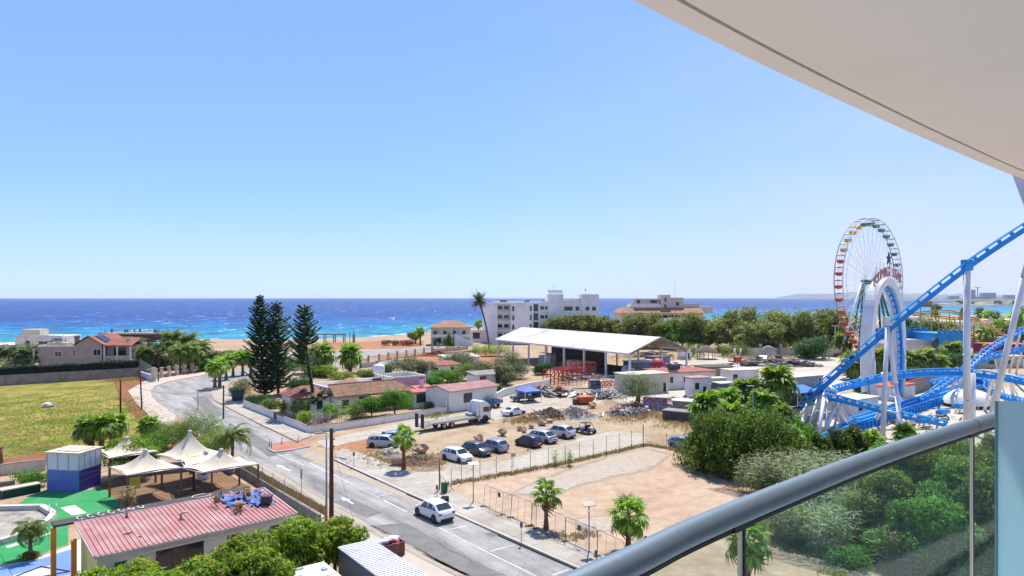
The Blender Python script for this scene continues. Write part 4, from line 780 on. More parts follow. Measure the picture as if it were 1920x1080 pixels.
# white modern villa at the left edge
o=at_Y(28,205);t=T('white_villa','flat roofed white modern villa by the sea at the left edge','house',o,0)
walls(t,[(0,0,0,14,9,7.6),(-9,2,0,9,8,5.0)],WHITE);walls(t,[(.6,2,7.6,5.4,4,1.9)],CREAM,'roof_room')
walls(t,[(-.2,-.2,7.6,14.4,.25,.3)],WHITE,'parapet');win(t,3.2,4.0,1.2,2.4,fr=FRAMED,bars=0,name='door');walls(t,[(4.4,-1.2,6.3,9.4,1.2,.25)],WHITE,'canopy');win(t,7,4.0,4.5,2.1,bars=2)
for k in range(2):win(t,-7+3.4*k,1.8,1.6,1.6,y=2)
# stone villa
o=at_Y(72,172);t=T('stone_villa','two storey stone clad villa with red tiled gable roof by the hedge','house',o,.06)
W1=8.9;walls(t,[(0,0,0,W1,8,6.8)],STONEW)
mb=MB();xs=W1+.0;mb.extr([(xs,0,0),(xs+6.3,0,0),(xs+6.3,0,7.3),(xs+3.15,0,9.2),(xs,0,7.3)],(0,13,0));mb.build('gable_wall',STONEW,t)
mb=MB();mb.extr([(xs-.5,-.35,7.12),(xs+3.15,-.35,9.32),(xs+6.8,-.35,7.12),(xs+6.8,-.35,7.3),(xs+3.15,-.35,9.52),(xs-.5,-.35,7.3)],(0,13.6,0));mb.build('roof',TILE_RED,t)
mb=MB();mb.extr([(xs+6.8,-.1,6.9),(xs+13.6,-.1,6.9),(xs+13.6,6,8.6),(xs+6.4,6,8.6)],(0,0,.18));mb.build('roof',TILE_RED,t)
walls(t,[(xs+6.4,2.4,0,7,6,7.0)],CREAM,'wing_wall');walls(t,[(xs+6.4,0,3.3,7,2.4,.25)],CREAM,'balcony_slab')
for k in(6.7,9.8,13.0):walls(t,[(xs+k,.05,3.55,.3,.3,3.4),(xs+k,.05,0,.3,.3,3.3)],WHITE,'porch_column')
walls(t,[(xs+7,.1,3.55,5.9,.08,.95)],CREAM,'balustrade');win(t,xs+8,4.0,3,2.4,y=2.4,fr=FRAMED);win(t,xs+8,.4,3,2.4,y=2.4,fr=FRAMED)
win(t,3.9,4.3,1.7,1.3);win(t,8.1,4.4,.8,1.8,bars=1);win(t,xs+4.2,4.5,1.9,1.7);win(t,xs+3.9,.6,1.5,1.5);win(t,8.2,.6,.8,1.2)
mb=MB();mb.box((8.6,1.2,6.8),(.8,.8,2.2));ch=mb.build('chimney',CONCRETE,t);mb=MB();mb.box((8.6,1.2,9.0),(1.0,1.0,.35));mb.build('cap',FRAMED,ch)
mb=MB();mb.extr([(xs+3.6,2,9.36),(xs+6.2,2,7.8),(xs+6.2,6,7.8),(xs+3.6,6,9.36)],(.03,0,.08));mb.build('solar_panel',M('solar_panel',(.02,.025,.05),.15,spec=.6),t)
walls(t,[(-.1,-.1,6.8,W1,.2,.35),(-.1,0,6.8,.2,8,.35)],WHITE,'parapet');walls(t,[(-1.2,-.3,0,.35,.35,6.4)],WHITE,'corner_column')
mb=MB()
for x in(2.6,4.8):
 for y in(1,3):mb.box((x,y,6.8),(.1,.1,2.0))
mb.box((3.7,2,8.2),(2.6,2.4,.12));rk=mb.build('tank_stand',WOODG,t);MB().tube([(2.5,2,9.0),(4.9,2,9.0)],.65,12).build('water_tank',WMETAL,rk)
walls(t,[(1.6,.6,6.8,4.6,3,.9)],CREAM,'roof_plinth')
# concrete shell under construction
o=at_Y(186,240);t=T('concrete_shell','unfinished dark concrete house shell with rebar behind the stone villa','building',o,0)
walls(t,[(3,.5,0,18,10,6.2)],DKCONC);walls(t,[(0,-1,6.2,22.5,12,.5)],CONCRETE,'roof_slab');walls(t,[(4,-.6,5.2,8,.5,.5)],CONCRETE,'beam')
mb=MB();g=rng(3)
for k in range(46):x,y=g.uniform(.3,22),g.choice([-.6,5,10.5]);mb.tube([(x,y,6.7),(x+g.normal(0,.06),y,6.7+g.uniform(.9,1.9))],.035,4)
for k in range(9):x=g.uniform(1,21);mb.box((x,g.uniform(0,9),6.7),(.35,.35,g.uniform(.5,1.5)))
mb.build('rebar',M('rusty_steel',S(110,90,78,.5),.9),t)['kind']='stuff';win(t,19,1.5,1.4,4,y=.5,fr=CONCRETE,gl=DARKIN);win(t,6,2,3,2.6,y=.5,fr=CONCRETE,gl=DARKIN)
# boundary wall and hedge
wa,wb=G(-120,731),G(262,707);dv_=(wb-wa).normalized();L_=(wb-wa).length;an=math.atan2(dv_.y,dv_.x)
t=T('boundary_wall','long stained concrete wall behind the weedy field','wall',wa,an);MB().box((L_/2,.15,0),(L_,.3,2.15)).build('wall',M('stained_wall',S(188,172,160,.58),.9,var=.1,scale=.8,dirt=S(128,112,98,.5),dscale=.7,damt=.6),t);MB().box((L_/2,.15,2.15),(L_,.4,.1)).build('coping',CONCRETE,t)
t=T('hedge','dark clipped hedge running along the top of the long wall','hedge',wa+Vector((-dv_.y,dv_.x,0))*1.3,an)
g=rng(8);n_=15000;p=np.stack([g.uniform(0,L_,n_),g.choice([-1,1],n_)*(.85-np.abs(g.normal(0,.14,n_))),g.uniform(.3,3.75,n_)],1);tp=g.random(n_)<.4;p[tp,1]=g.uniform(-.85,.85,tp.sum());p[tp,2]=3.7+g.normal(0,.12,tp.sum())+.12*np.sin(p[tp,0]*.9)
v,f=cards(p,g.normal(size=p.shape)*.6+np.stack([0*p[:,0],np.where(tp,0,np.sign(p[:,1])),np.where(tp,1,.2)],1),.34,.2,g);npmesh('foliage',v,f,LF['hedge'],t);MB().box((L_/2,0,0),(L_-.2,1.4,3.5)).build('stems',M('hedge_core',(.006,.012,.008),1),t)  # stems here is a hidden near-black core box, darkening the hedge's inside
# railing by the bend
a,b=G(263,707),G(288,716);t=T('metal_railing','pale green metal railing on a low white wall beside the bend','railing',a,0)
mb=MB();mb.bar(a+Vector((0,0,.7)),b+Vector((0,0,.7)),.3,1.4);mb.build('base_wall',WHITE,t,True);mb=MB();mb.box((b.x,b.y,0),(.8,.8,3.2));mb.build('end_pillar',CREAM,t,True)
mb=MB()
for k in range(6):mb.bar(a+Vector((0,0,4.2-.45*k)),b+Vector((0,0,3.2-.32*k)),.06)
for k in range(7):q=a.lerp(b,k/6);mb.bar(q+Vector((0,0,1.4)),q+Vector((0,0,4.25-k/6)),.07)
mb.build('bars',M('green_metal',S(150,176,166,.6),.5),t,True)
# pillared fences
PIL=M('pillar_stone',S(214,200,174,.62),.9,var=.12,scale=3)
def pillar_fence(label,pts,h,base_h,mat=PIL,w=.55,infill=False,bm=None):
 q=[G(x,y)for x,y in pts];t=T('pillar_fence',label,'fence',q[0],0);mb=MB()
 for a,b in zip(q[:-1],q[1:]):mb.bar(a+Vector((0,0,base_h/2)),b+Vector((0,0,base_h/2)),.3,base_h)
 mb.build('base_wall',bm or CREAM,t,True)
 for a in q:
  mb=MB();mb.box(a,(w,w,h));mb.box(a+Vector((0,0,h)),(w+.16,w+.16,.16));mb.build('pillar',mat,t,True)
 if infill:
  mb=MB()
  for a,b in zip(q[:-1],q[1:]):
   n=int((b-a).length/.9)
   for k in range(1,n):c=a.lerp(b,k/n);mb.bar(c+Vector((0,0,base_h)),c+Vector((0,0,h*.85)),.05)
   mb.bar(a+Vector((0,0,h*.8)),b+Vector((0,0,h*.8)),.05)
  mb.build('bars',FRAMED,t,True)
 return t
pillar_fence('stone pillared garden fence along the outside of the bend',[(292,712),(303,709),(317,707),(331,705),(346,702),(360,699.5),(373,697),(391,692),(404,688)],2.4,.5,bm=M('red_kerb_wall',S(198,150,120,.6),.9))
pillar_fence('unfinished cream pillared fence along the coast road plot',[(676,690),(691,681),(711,678),(728,675),(745,672),(762,670),(778,668),(795,665),(810,662)],2.2,.35,infill=True)
pillar_fence('low cream plot wall in front of the terracotta roofed block',[(812,661),(838,659),(860,657),(876,655)],1.6,1.3)
pillar_fence('short yellow plot wall behind the small palm',[(676,690),(707,687)],1.5,1.4)
# terracotta-roofed holiday block with outer stair
o=G(809,648);t=T('holiday_block','two storey beige and white block with terracotta hip roof and outer stair','building',o,.1)
walls(t,[(0,1.8,0,15.5,9,7.0)],WHITE);walls(t,[(-.25,-.1,0,.24,11,7.0)],BEIGE,'side_wall');mb=MB();hip(mb,-1,-1,16.4,12,7.15,2.6,5,10.5);mb.build('roof',TILE_ORA,t)
walls(t,[(0,0,3.2,15.5,1.8,.3),(0,0,6.6,15.5,1.8,.4)],WHITE,'veranda_slab')
for k in range(5):walls(t,[(k*3.8,0,0,.3,.3,6.6)],WHITE,'veranda_column')
walls(t,[(.3,.02,3.5,14.9,.12,.9)],WHITE,'balustrade')
for k in range(4):
 win(t,.9+3.8*k,3.55,1.2,2.2,y=1.8,fr=FRAMED,bars=0,name='door');win(t,.9+3.8*k,.15,1.2,2.2,y=1.8,fr=FRAMED,bars=0,name='door')
mb=MB();mb.extr([(9.0,-1.6,0),(16.5,-1.6,0),(16.5,-1.6,1.2),(9.5,-1.6,4.7),(9.0,-1.6,4.7)],(0,1.5,0));mb.build('outer_stair',WHITE,t)
# low white court between block and hotel
o=G(882,642);t=T('white_court_wall','low white walled court with dark window between holiday block and hotel','wall',o,.05);walls(t,[(0,0,0,8,.4,5.2),(0,.4,0,.4,6,4)],WHITE);win(t,1,1.6,3,2.6,fr=FRAMED)
# white hotel
HW=M('hotel_white',S(246,242,234,.92),.85,var=.03,scale=.3,dirt=S(206,204,204,.7),dscale=.12,damt=.4)
o=at_Y(930,284);t=T('white_hotel','large white four storey seaside hotel with balconies behind the shed','hotel',o,.1)
def recess_block(root,x,z,w,h,n):
 for k in range(n):
  pass
walls(t,[(0,1.6,0,15.2,14,17.2)],HW);walls(t,[(-.3,0,0,.9,1.6,17.2),(6.0,0,0,9.2,1.6,17.2)],HW,'front_wall')
walls(t,[(.6,0,16.3,5.4,1.6,.9)],HW,'front_beam')
mb=MB();mb.extr([(-.3,0,0),(-4.5,17,0),(-4.5,17,17.2),(-.3,0,17.2)],(.25,.06,0));mb.build('side_wall',HW,t)
for k in range(4):
 z=2.0+3.75*k;walls(t,[(.6,0,z-.35,5.4,1.6,.35)],HW,'balcony_slab');walls(t,[(.62,.02,z,2.5,.1,1.0),(3.1,.02,z,2.85,.1,1.0)],M('balcony_front',S(200,208,214,.6),.3),'balustrade')
 win(t,.9,z,1.8,2.3,y=1.6,fr=FRAMED);win(t,3.5,z,1.9,2.3,y=1.6,fr=FRAMED);win(t,6.7,z+.2,.8,2.0,fr=FRAMED,bars=0);win(t,14.0,z+.2,.7,2.2,fr=FRAMED,bars=0)
for k in range(4):win(t,6+3.2*0-7.2,3+3.75*k,0.001+.8,1.8,X=0,face='front',y=-.02+1.0,fr=FRAMED,bars=0)if False else None
walls(t,[(15.2,5,0,28,12,17.2)],HW,'rear_wing');walls(t,[(22.3,4,0,6.4,9,20.4)],HW,'stair_tower');walls(t,[(36.8,4.5,0,7.2,10,20.4)],HW,'end_tower');walls(t,[(28.7,7,17.2,8,5,1.2)],CREAM,'roof_terrace')
for k in range(4):
 z=2.0+3.75*k
 win(t,16.2,z,1.9,3.0,y=5,fr=FRAMED,bars=0);win(t,19.0,z+.3,1.6,1.8,y=5,fr=FRAMED);win(t,21.0,z+.3,1.0,1.8,y=5,fr=FRAMED,bars=0)
 win(t,29.2,z+.3,3.6,1.7,y=5,fr=FRAMED,bars=3);win(t,34.0,z+.3,1.6,1.7,y=5,fr=FRAMED);win(t,38.2,z+.3,1.6,1.6,y=4.5,fr=FRAMED);win(t,41.0,z+.3,1.6,1.6,y=4.5,fr=FRAMED)
 walls(t,[(18.8,4.4,z-.2,3.3,.6,.9)],HW,'window_box')
mb=MB();g=rng(4)
for k in range(14):x=22.6+5.8*k/13;mb.bar((x,6,20.4),(x,6,21.6),.08);mb.box((x,5.9,20.9+g.random()*.5),(.22,.2,1.0))
mb.bar((25,7,20.4),(25,7,24.6),.09);mb.bar((22.6,6,21.1),(28.4,6,21.1),.08);mb.build('antennas',FRAMED,t)
mb=MB();mb.lathe([(0,.0),(.8,.1),(1.1,.35),(1.0,.4),(.1,.12)],(20.6,7,17.7),12);mb.bar((20.6,7,17.2),(20.6,7,17.8),.2);mb.build('satellite_dish',CONCRETE,t)
mb=MB();mb.bar((38.5,6,20.4),(38.5,6,23),.1);mb.box((38.5,6,22),(.6,.2,.7));mb.build('mast',METAL,t)
mb=MB();mb.box((3.5,5,17.2),(3,1.5,.7));mb.box((13.5,6,17.2),(2.2,1.6,.6));mb.build('solar_panels',M('solar_panel',(.02,.025,.05),.15),t)
# beige hotel behind the trees
o=at_Y(1163,330);t=T('beige_hotel','long beige hotel with terracotta roof band and white roof storeys behind the trees','hotel',o,.05)
walls(t,[(0,0,0,40,16,11.4)],BEIGE);walls(t,[(14,-1.2,8.0,22,1.2,.3),(14,-1.2,4.4,22,1.2,.3)],WHITE,'balcony_slab');walls(t,[(14,-1.2,8.3,22,.1,1),(14,-1.2,4.7,22,.1,1)],WHITE,'balustrade')
for k in range(7):
 for z in(4.7,8.3):win(t,14.6+3*k,z,2.2,2.3,fr=FRAMED)
mb=MB();mb.extr([(-.6,-1.4,11.4),(40.6,-1.4,11.4),(40,3.5,14.0),(3,3.5,14.0)],(0,.05,.16));mb.extr([(-.6,-1.4,11.4),(3,3.5,14.0),(3,14,14.0),(-.6,17,11.4)],(0,0,.16));mb.build('roof',TILE_ORA,t)
HB=M('hotel_beige_white',S(226,216,206,.72),.85,var=.04)
walls(t,[(6,4,11.4,15,9,4.6),(5,3.8,11.4,20,10,3.2)],WHITE,'roof_storey');walls(t,[(7.5,3.6,18.0,13,8,.25),(8,4.5,16,12,7,2.0)],HB,'penthouse');walls(t,[(20.4,3.6,11.4,4.8,6,8.9)],HB,'lift_tower');walls(t,[(25.2,4.2,11.4,6.6,6,7.6)],HB,'roof_block');walls(t,[(31.8,4.4,11.4,8,6,4.8),(36,4,11.4,10,6,3.2)],HB,'roof_block')
win(t,9,16.3,1.6,1.5,y=4.5,fr=FRAMED);win(t,15.6,16.3,3.4,1.5,y=4.5,fr=FRAMED,bars=3);win(t,22.3,17.0,.9,2,y=3.6,fr=FRAMED,bars=0);win(t,22.3,13.8,.9,2,y=3.6,fr=FRAMED,bars=0);win(t,28,15.2,1.6,1.6,y=4.2,fr=FRAMED);win(t,33,13,4,1.4,y=4.4,fr=FRAMED,bars=3)
mb=MB();mb.bar((28,6,19),(28,6,27),.1);mb.build('mast',METAL,t)
# the big open shed with white roof
SO,SA=Vector((27.3,160.4,0)),math.atan2(.505,.862)
t=T('open_shed','huge open sided shed with white pitched roof on white posts','shed',SO,SA);LW,SL=18.3,63.0
SHEET=M('white_sheet_roof',S(242,238,228,.62),.7,var=.05,scale=.5,dirt=S(206,196,180,.45),dscale=.12,damt=.6)
mb=MB()
for(xa,za,xb,zb)in((-.7,5.95,LW/2,9.5),(LW/2,9.5,LW+.7,5.95)):mb.extr([(xa,-.4,za),(xb,-.4,zb),(xb,-.4,zb+.16),(xa,-.4,za+.16)],(0,SL+.8,0))
for k in range(43):
 y=k*SL/42;mb.bar((-.7,y,6.11),(LW/2,y,9.66),.06,.03);mb.bar((LW/2,y,9.67),(LW+.7,y,6.12),.1,.05)
mb.build('roof',SHEET,t);mb=MB()
for k in range(22):
 y=-.4
 x=-.7+(LW/2+.7)*k/22;z=5.95+3.55*k/22;mb.box((x+.2,-.55,z+.12),(.34,.5,.1));mb.box((LW-x-.2,-.55,z+.12),(.34,.5,.1))
mb.build('verge_tiles',CONCRETE,t);mb=MB()
for s_ in(0,1):
 for k in range(8):y=.3+k*(SL-.6)/7;mb=MB();mb.box((.2+s_*(LW-.4),y,0),(.42,.42,5.9));mb.build('post',WMETAL,t)
mb=MB()
for k in range(8):
 y=.3+k*(SL-.6)/7
 for s_ in(0,1):mb.bar((LW*s_+(.2 if s_==0 else-.2),y,5.8),(LW/2,y,9.3),.25,.4)
 mb.bar((.2,y,5.9),(LW-.2,y,5.9),.14,.18)
for k in range(4):
 for s_ in(0,1):x=LW/2*(k+.3)/4;z=5.9+3.5*(k+.3)/4-.05;x=x if s_==0 else LW-x;mb.bar((x,0,z),(x,SL,z),.12,.15)
mb.build('rafters',M('shed_timber',S(196,160,120,.6),.8),t);mb=MB();mb.bar((-.6,-.3,5.85),(-.6,SL,5.85),.18,.22);mb.build('gutter',WMETAL,t)
# stuff stored under the shed
mb=MB();mb.box((LW*.5,SL*.55,0),(.4,26,4.2));tag(mb.build('partition_wall',DKCONC),'dark partition wall standing inside the big open shed','wall').rotation_euler=(0,0,0)
o_=bpy.data.objects['partition_wall'];c_=SO+Matrix.Rotation(SA,3,'Z')@Vector((LW*.62,SL*.58,0));o_.location=c_;o_.rotation_euler=(0,0,SA)
def sloc(x,y,z=0):return SO+Matrix.Rotation(SA,3,'Z')@Vector((x,y,z))
for i,(x,y,w,d,h,c,lb)in enumerate([(3.5,40,2,6,3.0,S(210,208,204,.7),'white lattice panels stacked under the far end of the shed'),(4,28,3,3,2.0,S(236,236,236,.8),'white garden kiosk under the open shed'),(5,20,2.5,5,1.5,S(150,150,150,.5),'grey sheet bundle under the open shed'),(4,12,3,8,1.9,S(70,60,50,.5),'dark timber stack under the open shed'),(2.4,3.5,2.4,2.4,2.6,S(226,226,222,.7),'white cabinet at the near corner post of the shed'),(4,7,2.0,3,1.0,S(70,96,130,.5),'blue tarpaulin heap under the near end of the shed')]):
 t=T('stored_goods',lb,'stored goods',sloc(x,y),SA);mb=MB();g=rng(400+i)
 for k in range(6):mb.box((g.uniform(-.2,.2),(k-2.5)*d/6,0),(w*g.uniform(.8,1.05),d/6.4,h*g.uniform(.8,1.05)))
 mb.build('stack',M('stored_%d_paint'%i,c,.8),t);mb=MB();mb.box((0,0,h*1.06),(w*1.05,d*1.03,.08));mb.build('cover',M('stored_%d_cover'%i,mul(c,.85),.7),t)
# the tile-roofed bungalow
O=G(774,766);t=T('tiled_bungalow','rambling white bungalow with brown tiled roof, flat roofs and lilac wall','house',O,UX)
walls(t,[(-13,3.0,0,14.4,9.5,3.0)],WHITE);walls(t,[(-13,5.0,3.0,.25,7.5,1.1),(-13,12.3,3.0,13.5,.25,1.2),(-12.8,4.85,3.0,11.8,.2,1.1)],WHITE,'parapet')
walls(t,[(-.9,5.6,0,6.8,.25,4.9),(-.9,5.85,0,.25,6.5,4.9),(-.65,12.1,0,6.5,.25,4.9)],WHITE,'upper_wall');walls(t,[(5.65,5.86,0,.25,6.2,4.9)],WHITE,'upper_wall');walls(t,[(-.6,5.55,3.4,6.4,.05,1.25)],LILAC,'lilac_panel');walls(t,[(-.6,5.9,3.4,6.2,6.1,.2)],CONCRETE,'flat_roof')
mb=MB();mb.extr([(-13.2,2.1,2.75),(1.9,2.1,2.75),(-.7,4.9,4.45),(-13.2,4.9,4.45)],(0,-.04,.14));mb.extr([(1.9,2.1,2.75),(2.2,5.5,2.9),(-.7,4.9,4.45)],(0,0,.14));mb.build('roof',TILE_TAN,t)
mb=MB();mb.bar((-.72,4.9,4.6),(1.95,2.1,2.92),.22,.12);mb.bar((-13.2,4.92,4.6),(-.7,4.92,4.6),.24,.12);mb.build('ridge_tiles',M('ridge_red',S(196,110,96,.55),.8),t)
walls(t,[(.2,0,0,5.2,5.5,2.6)],WHITE,'annexe_wall');mb=MB();mb.extr([(-.2,-.5,2.62),(5.9,-.5,2.62),(5.9,5.4,3.1),(-.2,5.4,3.1)],(0,0,.18));mb.build('annexe_roof',REDROOF,t)
win(t,.7,.9,2.3,1.5,fr=FRAMED,bars=1);mb=MB();mb.box((3.9,-.16,1.5),(.85,.3,.6));mb.build('air_conditioner',WMETAL,t)
mb=MB();mb.box((3.6,3.2,2.9),(.55,.55,1.6));ch=mb.build('chimney',WHITE,t);mb=MB();mb.box((3.6,3.2,4.5),(.75,.75,.15));mb.box((3.6,3.2,4.65),(.35,.35,.3));mb.build('cap',REDROOF,ch)
mb=MB();mb.extr([(-7.0,.6,2.2),(-.4,.6,2.2),(-.4,2.9,2.75),(-7.0,2.9,2.75)],(0,0,.1));mb.build('awning',REDROOF,t)
for x in(-6.8,-3.6,-.6):mb=MB();mb.box((x,.75,0),(.12,.12,2.2));mb.build('awning_post',WHITE,t)
win(t,-8.6,.3,2.2,2.1,y=3.0,fr=FRAMED);win(t,-4.4,.2,2.6,2.2,y=3.0,fr=FRAMED);win(t,-11.6,.8,1.2,1.3,y=3.0,fr=FRAMED)
mb=MB();a,b,c,d=(-9.8,6.4,3.9),(-5.6,6.4,3.9),(-5.6,10.6,3.9),(-9.8,10.6,3.9);pk=(-7.7,8.5,5.15)
for p,q in((a,b),(b,c),(c,d),(d,a)):mb.face([p,q,pk])
mb.build('lantern_roof',tilemat('lantern_tiles',S(206,170,126,.62),S(220,190,150,.62),S(150,104,70,.5)),t);walls(t,[(-9.5,6.7,3.0,3.6,3.6,.9)],WHITE,'lantern_wall')
walls(t,[(-18.6,4.2,0,5.5,7,2.8)],WHITE,'wing_wall');mb=MB();hip(mb,-19.1,3.6,-12.8,11.6,2.95,1.5,-16.8,-15);mb.build('wing_roof',TILE_RED,t);win(t,-17.6,.8,1.0,1.3,y=4.2,fr=FRAMED);win(t,-15.4,.8,1.0,1.3,y=4.2,fr=FRAMED)
mb=MB();MBx=mb
for x in(-2.6,-1.3):
 for y in(8.2,9.4):mb.box((x,y,3.0),(.08,.08,2.4))
mb.build('tank_stand',METAL,t);MB().lathe([(0,0),(.95,0),(1.05,.15),(1.05,1.2),(.9,1.5),(.3,1.7),(0,1.72)],(-1.95,8.8,5.4),16).build('water_tank',WMETAL,t)
mb=MB();mb.extr([(-3.6,7.2,3.2),(-1.8,7.2,3.2),(-1.8,8.2,4.6),(-3.6,8.2,4.6)],(0,-.05,.05));mb.build('solar_panel',M('solar_panel',(.02,.025,.05),.15),t)
# white garden wall round the bungalow
def wall_run(name,label,pts,h,th,mat,cat='wall',caps=True):
 q=[G(x,y)for x,y in pts];t=T(name,label,cat,q[0],0);mb=MB()
 for i,(a,b)in enumerate(zip(q[:-1],q[1:])):d=(b-a).normalized()*(th/2);mb.bar(a+Vector((0,0,h/2-.05)),b+Vector((0,0,h/2-.05))+d*.0,th,h)
 mb.build('wall',mat,t,True)
 if caps:
  mb=MB()
  for a,b in zip(q[:-1],q[1:]):mb.bar(a+Vector((0,0,h-.02)),b+Vector((0,0,h-.02)),th+.08,.07)
  mb.build('coping',CONCRETE,t,True)
 return t
wall_run('garden_wall','white garden wall along the pavement beside the norfolk pines',[(457,763),(514,786)],1.15,.22,WHITE)
wall_run('garden_wall','white garden wall round the corner in front of the tiled bungalow',[(520,789),(577,812),(640,806),(700,797),(765,786),(837,774)],1.05,.22,WHITE)
wall_run('end_wall','tall white wall stub between bungalow garden and dirt yard',[(837,773),(842,758)],2.3,.25,WHITE,caps=False)
a,b=G(514,786),G(520,789);t=T('garden_gate','dark garden gate in the gap of the white wall','gate',a,0);mb=MB()
for k in range(8):q=a.lerp(b,k/7);mb.bar(q+Vector((0,0,.1)),q+Vector((0,0,1.1)),.05)
mb.bar(a+Vector((0,0,1.05)),b+Vector((0,0,1.05)),.05);mb.bar(a+Vector((0,0,.2)),b+Vector((0,0,.2)),.05);mb.build('bars',FRAMED,t,True)
# red-roofed shed in the yard
O=G(842,773);t=T('yard_shed','white shed with faded red corrugated roof behind the blue truck','shed',O,math.atan2(.71,.7));walls(t,[(0,0,0,11,6.2,3.3)],WHITE);win(t,3.2,1.2,1.9,1.6,fr=FRAMED,bars=1)
mb=MB();mb.extr([(-.3,-.4,3.35),(11.4,-.4,3.35),(11.4,3.1,4.1),(-.3,3.1,4.1)],(0,0,.1));mb.extr([(-.3,3.1,4.1),(11.4,3.1,4.1),(11.4,6.6,3.35),(-.3,6.6,3.35)],(0,0,.1))
for k in range(26):x=-.2+11.5*k/25;mb.bar((x,-.42,3.47),(x,3.1,4.22),.1,.05);mb.bar((x,3.1,4.22),(x,6.6,3.47),.1,.05)
mb.build('roof',PINKSHEET,t);mb=MB();mb.extr([(0,.05,3.3),(0,6.15,3.3),(0,3.1,4.08)],(.2,0,0));mb.build('gable',WHITE,t)
wall_run('yard_wall','low white wall running from the shed to the blue gazebo',[(922,757),(945,743),(985,732),(1030,724)],1.5,.25,WHITE,caps=False)
for i,(x,y,w,d,h,lb,c)in enumerate([(803,706,9,6,2.4,'low house with white roof edge among the grey olives',TILE_RED),(892,724,8,4,2.2,'long grey roofed hut behind the red roofed shed',CONCRETE),(838,690,10,5,2.6,'flat pale roofed house behind the olive trees',SHEET)]):
 t=T('small_house',lb,'house',G(x,y),UX-.1);walls(t,[(0,0,0,w,d,h)],WHITE);mb=MB();mb.extr([(-.3,-.4,h),(w+.3,-.4,h),(w+.3,d+.3,h+.5),(-.3,d+.3,h+.5)],(0,0,.15));mb.build('roof',c,t);win(t,1,.8,1.6,1.2,fr=FRAMED);win(t,w-3,.3,1,1.8,fr=FRAMED,bars=0,name='door')
# --- red-roofed bar
BO=Vector((-25.75,42.75,0));BA=math.atan2(8.7,9.8);t=T('roadside_bar','white bar building with faded red corrugated roof and yellow end wall','building',BO,BA);BL,BD=13.1,6.2
walls(t,[(.35,.45,0,BL-.7,BD-.7,2.85)],WHITE);walls(t,[(.3,.5,0,.048,BD-.8,2.85)],YELLOWW,'end_wall')
mb=MB();mb.extr([(0,0,2.95),(BL,0,2.95),(BL,BD,3.55),(0,BD,3.55)],(0,0,.06))
for k in range(44):x=.06+(BL-.12)*k/43;mb.bar((x,-.02,3.03),(x,BD,3.63),.10,.06)
rf=mb.build('roof',PINKSHEET,t)
mb=MB();mb.bar((0,-.04,2.92),(BL,-.04,2.92),.05,.16);mb.bar((-.04,0,2.98),(-.04,BD,3.58),.05,.14);mb.bar((BL+.04,0,2.98),(BL+.04,BD,3.58),.05,.14);mb.bar((0,BD+.04,3.58),(BL,BD+.04,3.58),.06,.14);mb.build('roof_trim',M('trim_pale',S(226,214,206,.7),.7),t)
for(x,y)in((3.0,5.5),(5.9,3.1)):
 mb=MB();z=3.0+.6*y/BD+.05;mb.tube([(x,y,z),(x,y,z+.35),(x+.12,y,z+.45),(x+.38,y,z+.42)],.09,10);mb.build('vent_pipe',M('vent_pink',S(220,190,186,.7),.6),t)
mb=MB();mb.box((2.4,2.4,3.3),(.5,.1,.05));mb.box((2.9,1.5,3.2),(.2,.08,.05));mb.build('roof_patch',M('roof_patch',(.12,.06,.05),.9),t)
win(t,3.6,.9,3.0,1.5,y=.45,fr=FRAMED,bars=2);win(t,8.2,1.5,.8,.8,y=.45,fr=FRAMED,bars=0);win(t,11.3,1.5,.6,.8,y=.45,fr=FRAMED,bars=0);win(t,1.2,1.5,.7,.7,y=.45,fr=FRAMED,bars=0)
mb=MB();mb.bar((2.4,.2,2.5),(9.2,.2,2.55),.08,.1);mb.build('shutter_box',WMETAL,t)
mb=MB();mb.box((BL*.42,BD+.75,3.5),(BL*.9+1.6,1.25,.14));mb.build('pergola_roof',M('pergola_dark',S(96,86,84,.5),.8,var=.15),t)
for(x,y)in((-1.2,BD+.3),(-.3,BD-1.4)):mb=MB();mb.box((x,y,0),(.3,.3,3.49 if x<-1 else 2.9));mb.build('orange_post',M('orange_paint',S(238,150,40,.7),.6),t)
mb=MB();g=rng(9)
for k in range(7):
 x=.4+k*.62;pts=[(x+.17*math.cos(a)+.02*k,BD+.75+.4*math.sin(a),3.68)for a in np.linspace(.6+.3*k,5.4+.2*k,9)];mb.tube(pts,.05,5)
pts=[(8.5+.7*math.cos(a),BD+.75+.4*math.sin(a),3.68)for a in np.linspace(1,6,14)];mb.tube(pts,.05,5);mb.build('sign_lettering',M('sign_cream',S(236,226,196,.7),.6),t)
def bloc(x,y,dz=0):q=BO+Matrix.Rotation(BA,3,'Z')@Vector((x,y,0));q.z=3.07+.6*y/BD+dz;return q
# tarpaulin and old chairs on the roof
g=rng(12);TARP=M('blue_tarp',S(92,130,196,.62),.5,var=.45,scale=3)
mb=MB();nx,ny=22,18;vv=[]
for i in range(nx):
 for j in range(ny):
  x=9.3+3.2*i/(nx-1);y=2.6+3.4*j/(ny-1)+.25*math.sin(i*.9);q=bloc(x+.2*math.sin(j),y);vv.append((q.x,q.y,q.z+.08+.11*(math.sin(i*1.3+j*.6)*math.cos(j*1.1)+g.normal(0,.35))))
mb.add(vv,[(i*ny+j,(i+1)*ny+j,(i+1)*ny+j+1,i*ny+j+1)for i in range(nx-1)for j in range(ny-1)if g.random()>.13 and math.sin(i*.8)+math.cos(j*.9+i*.3)>-.9],True);tag(mb.build('tarpaulin',TARP),'crumpled torn blue tarpaulin lying on the red bar roof','tarpaulin')
CHW=M('chair_wood',S(186,136,80,.6),.7,var=.15,scale=6)
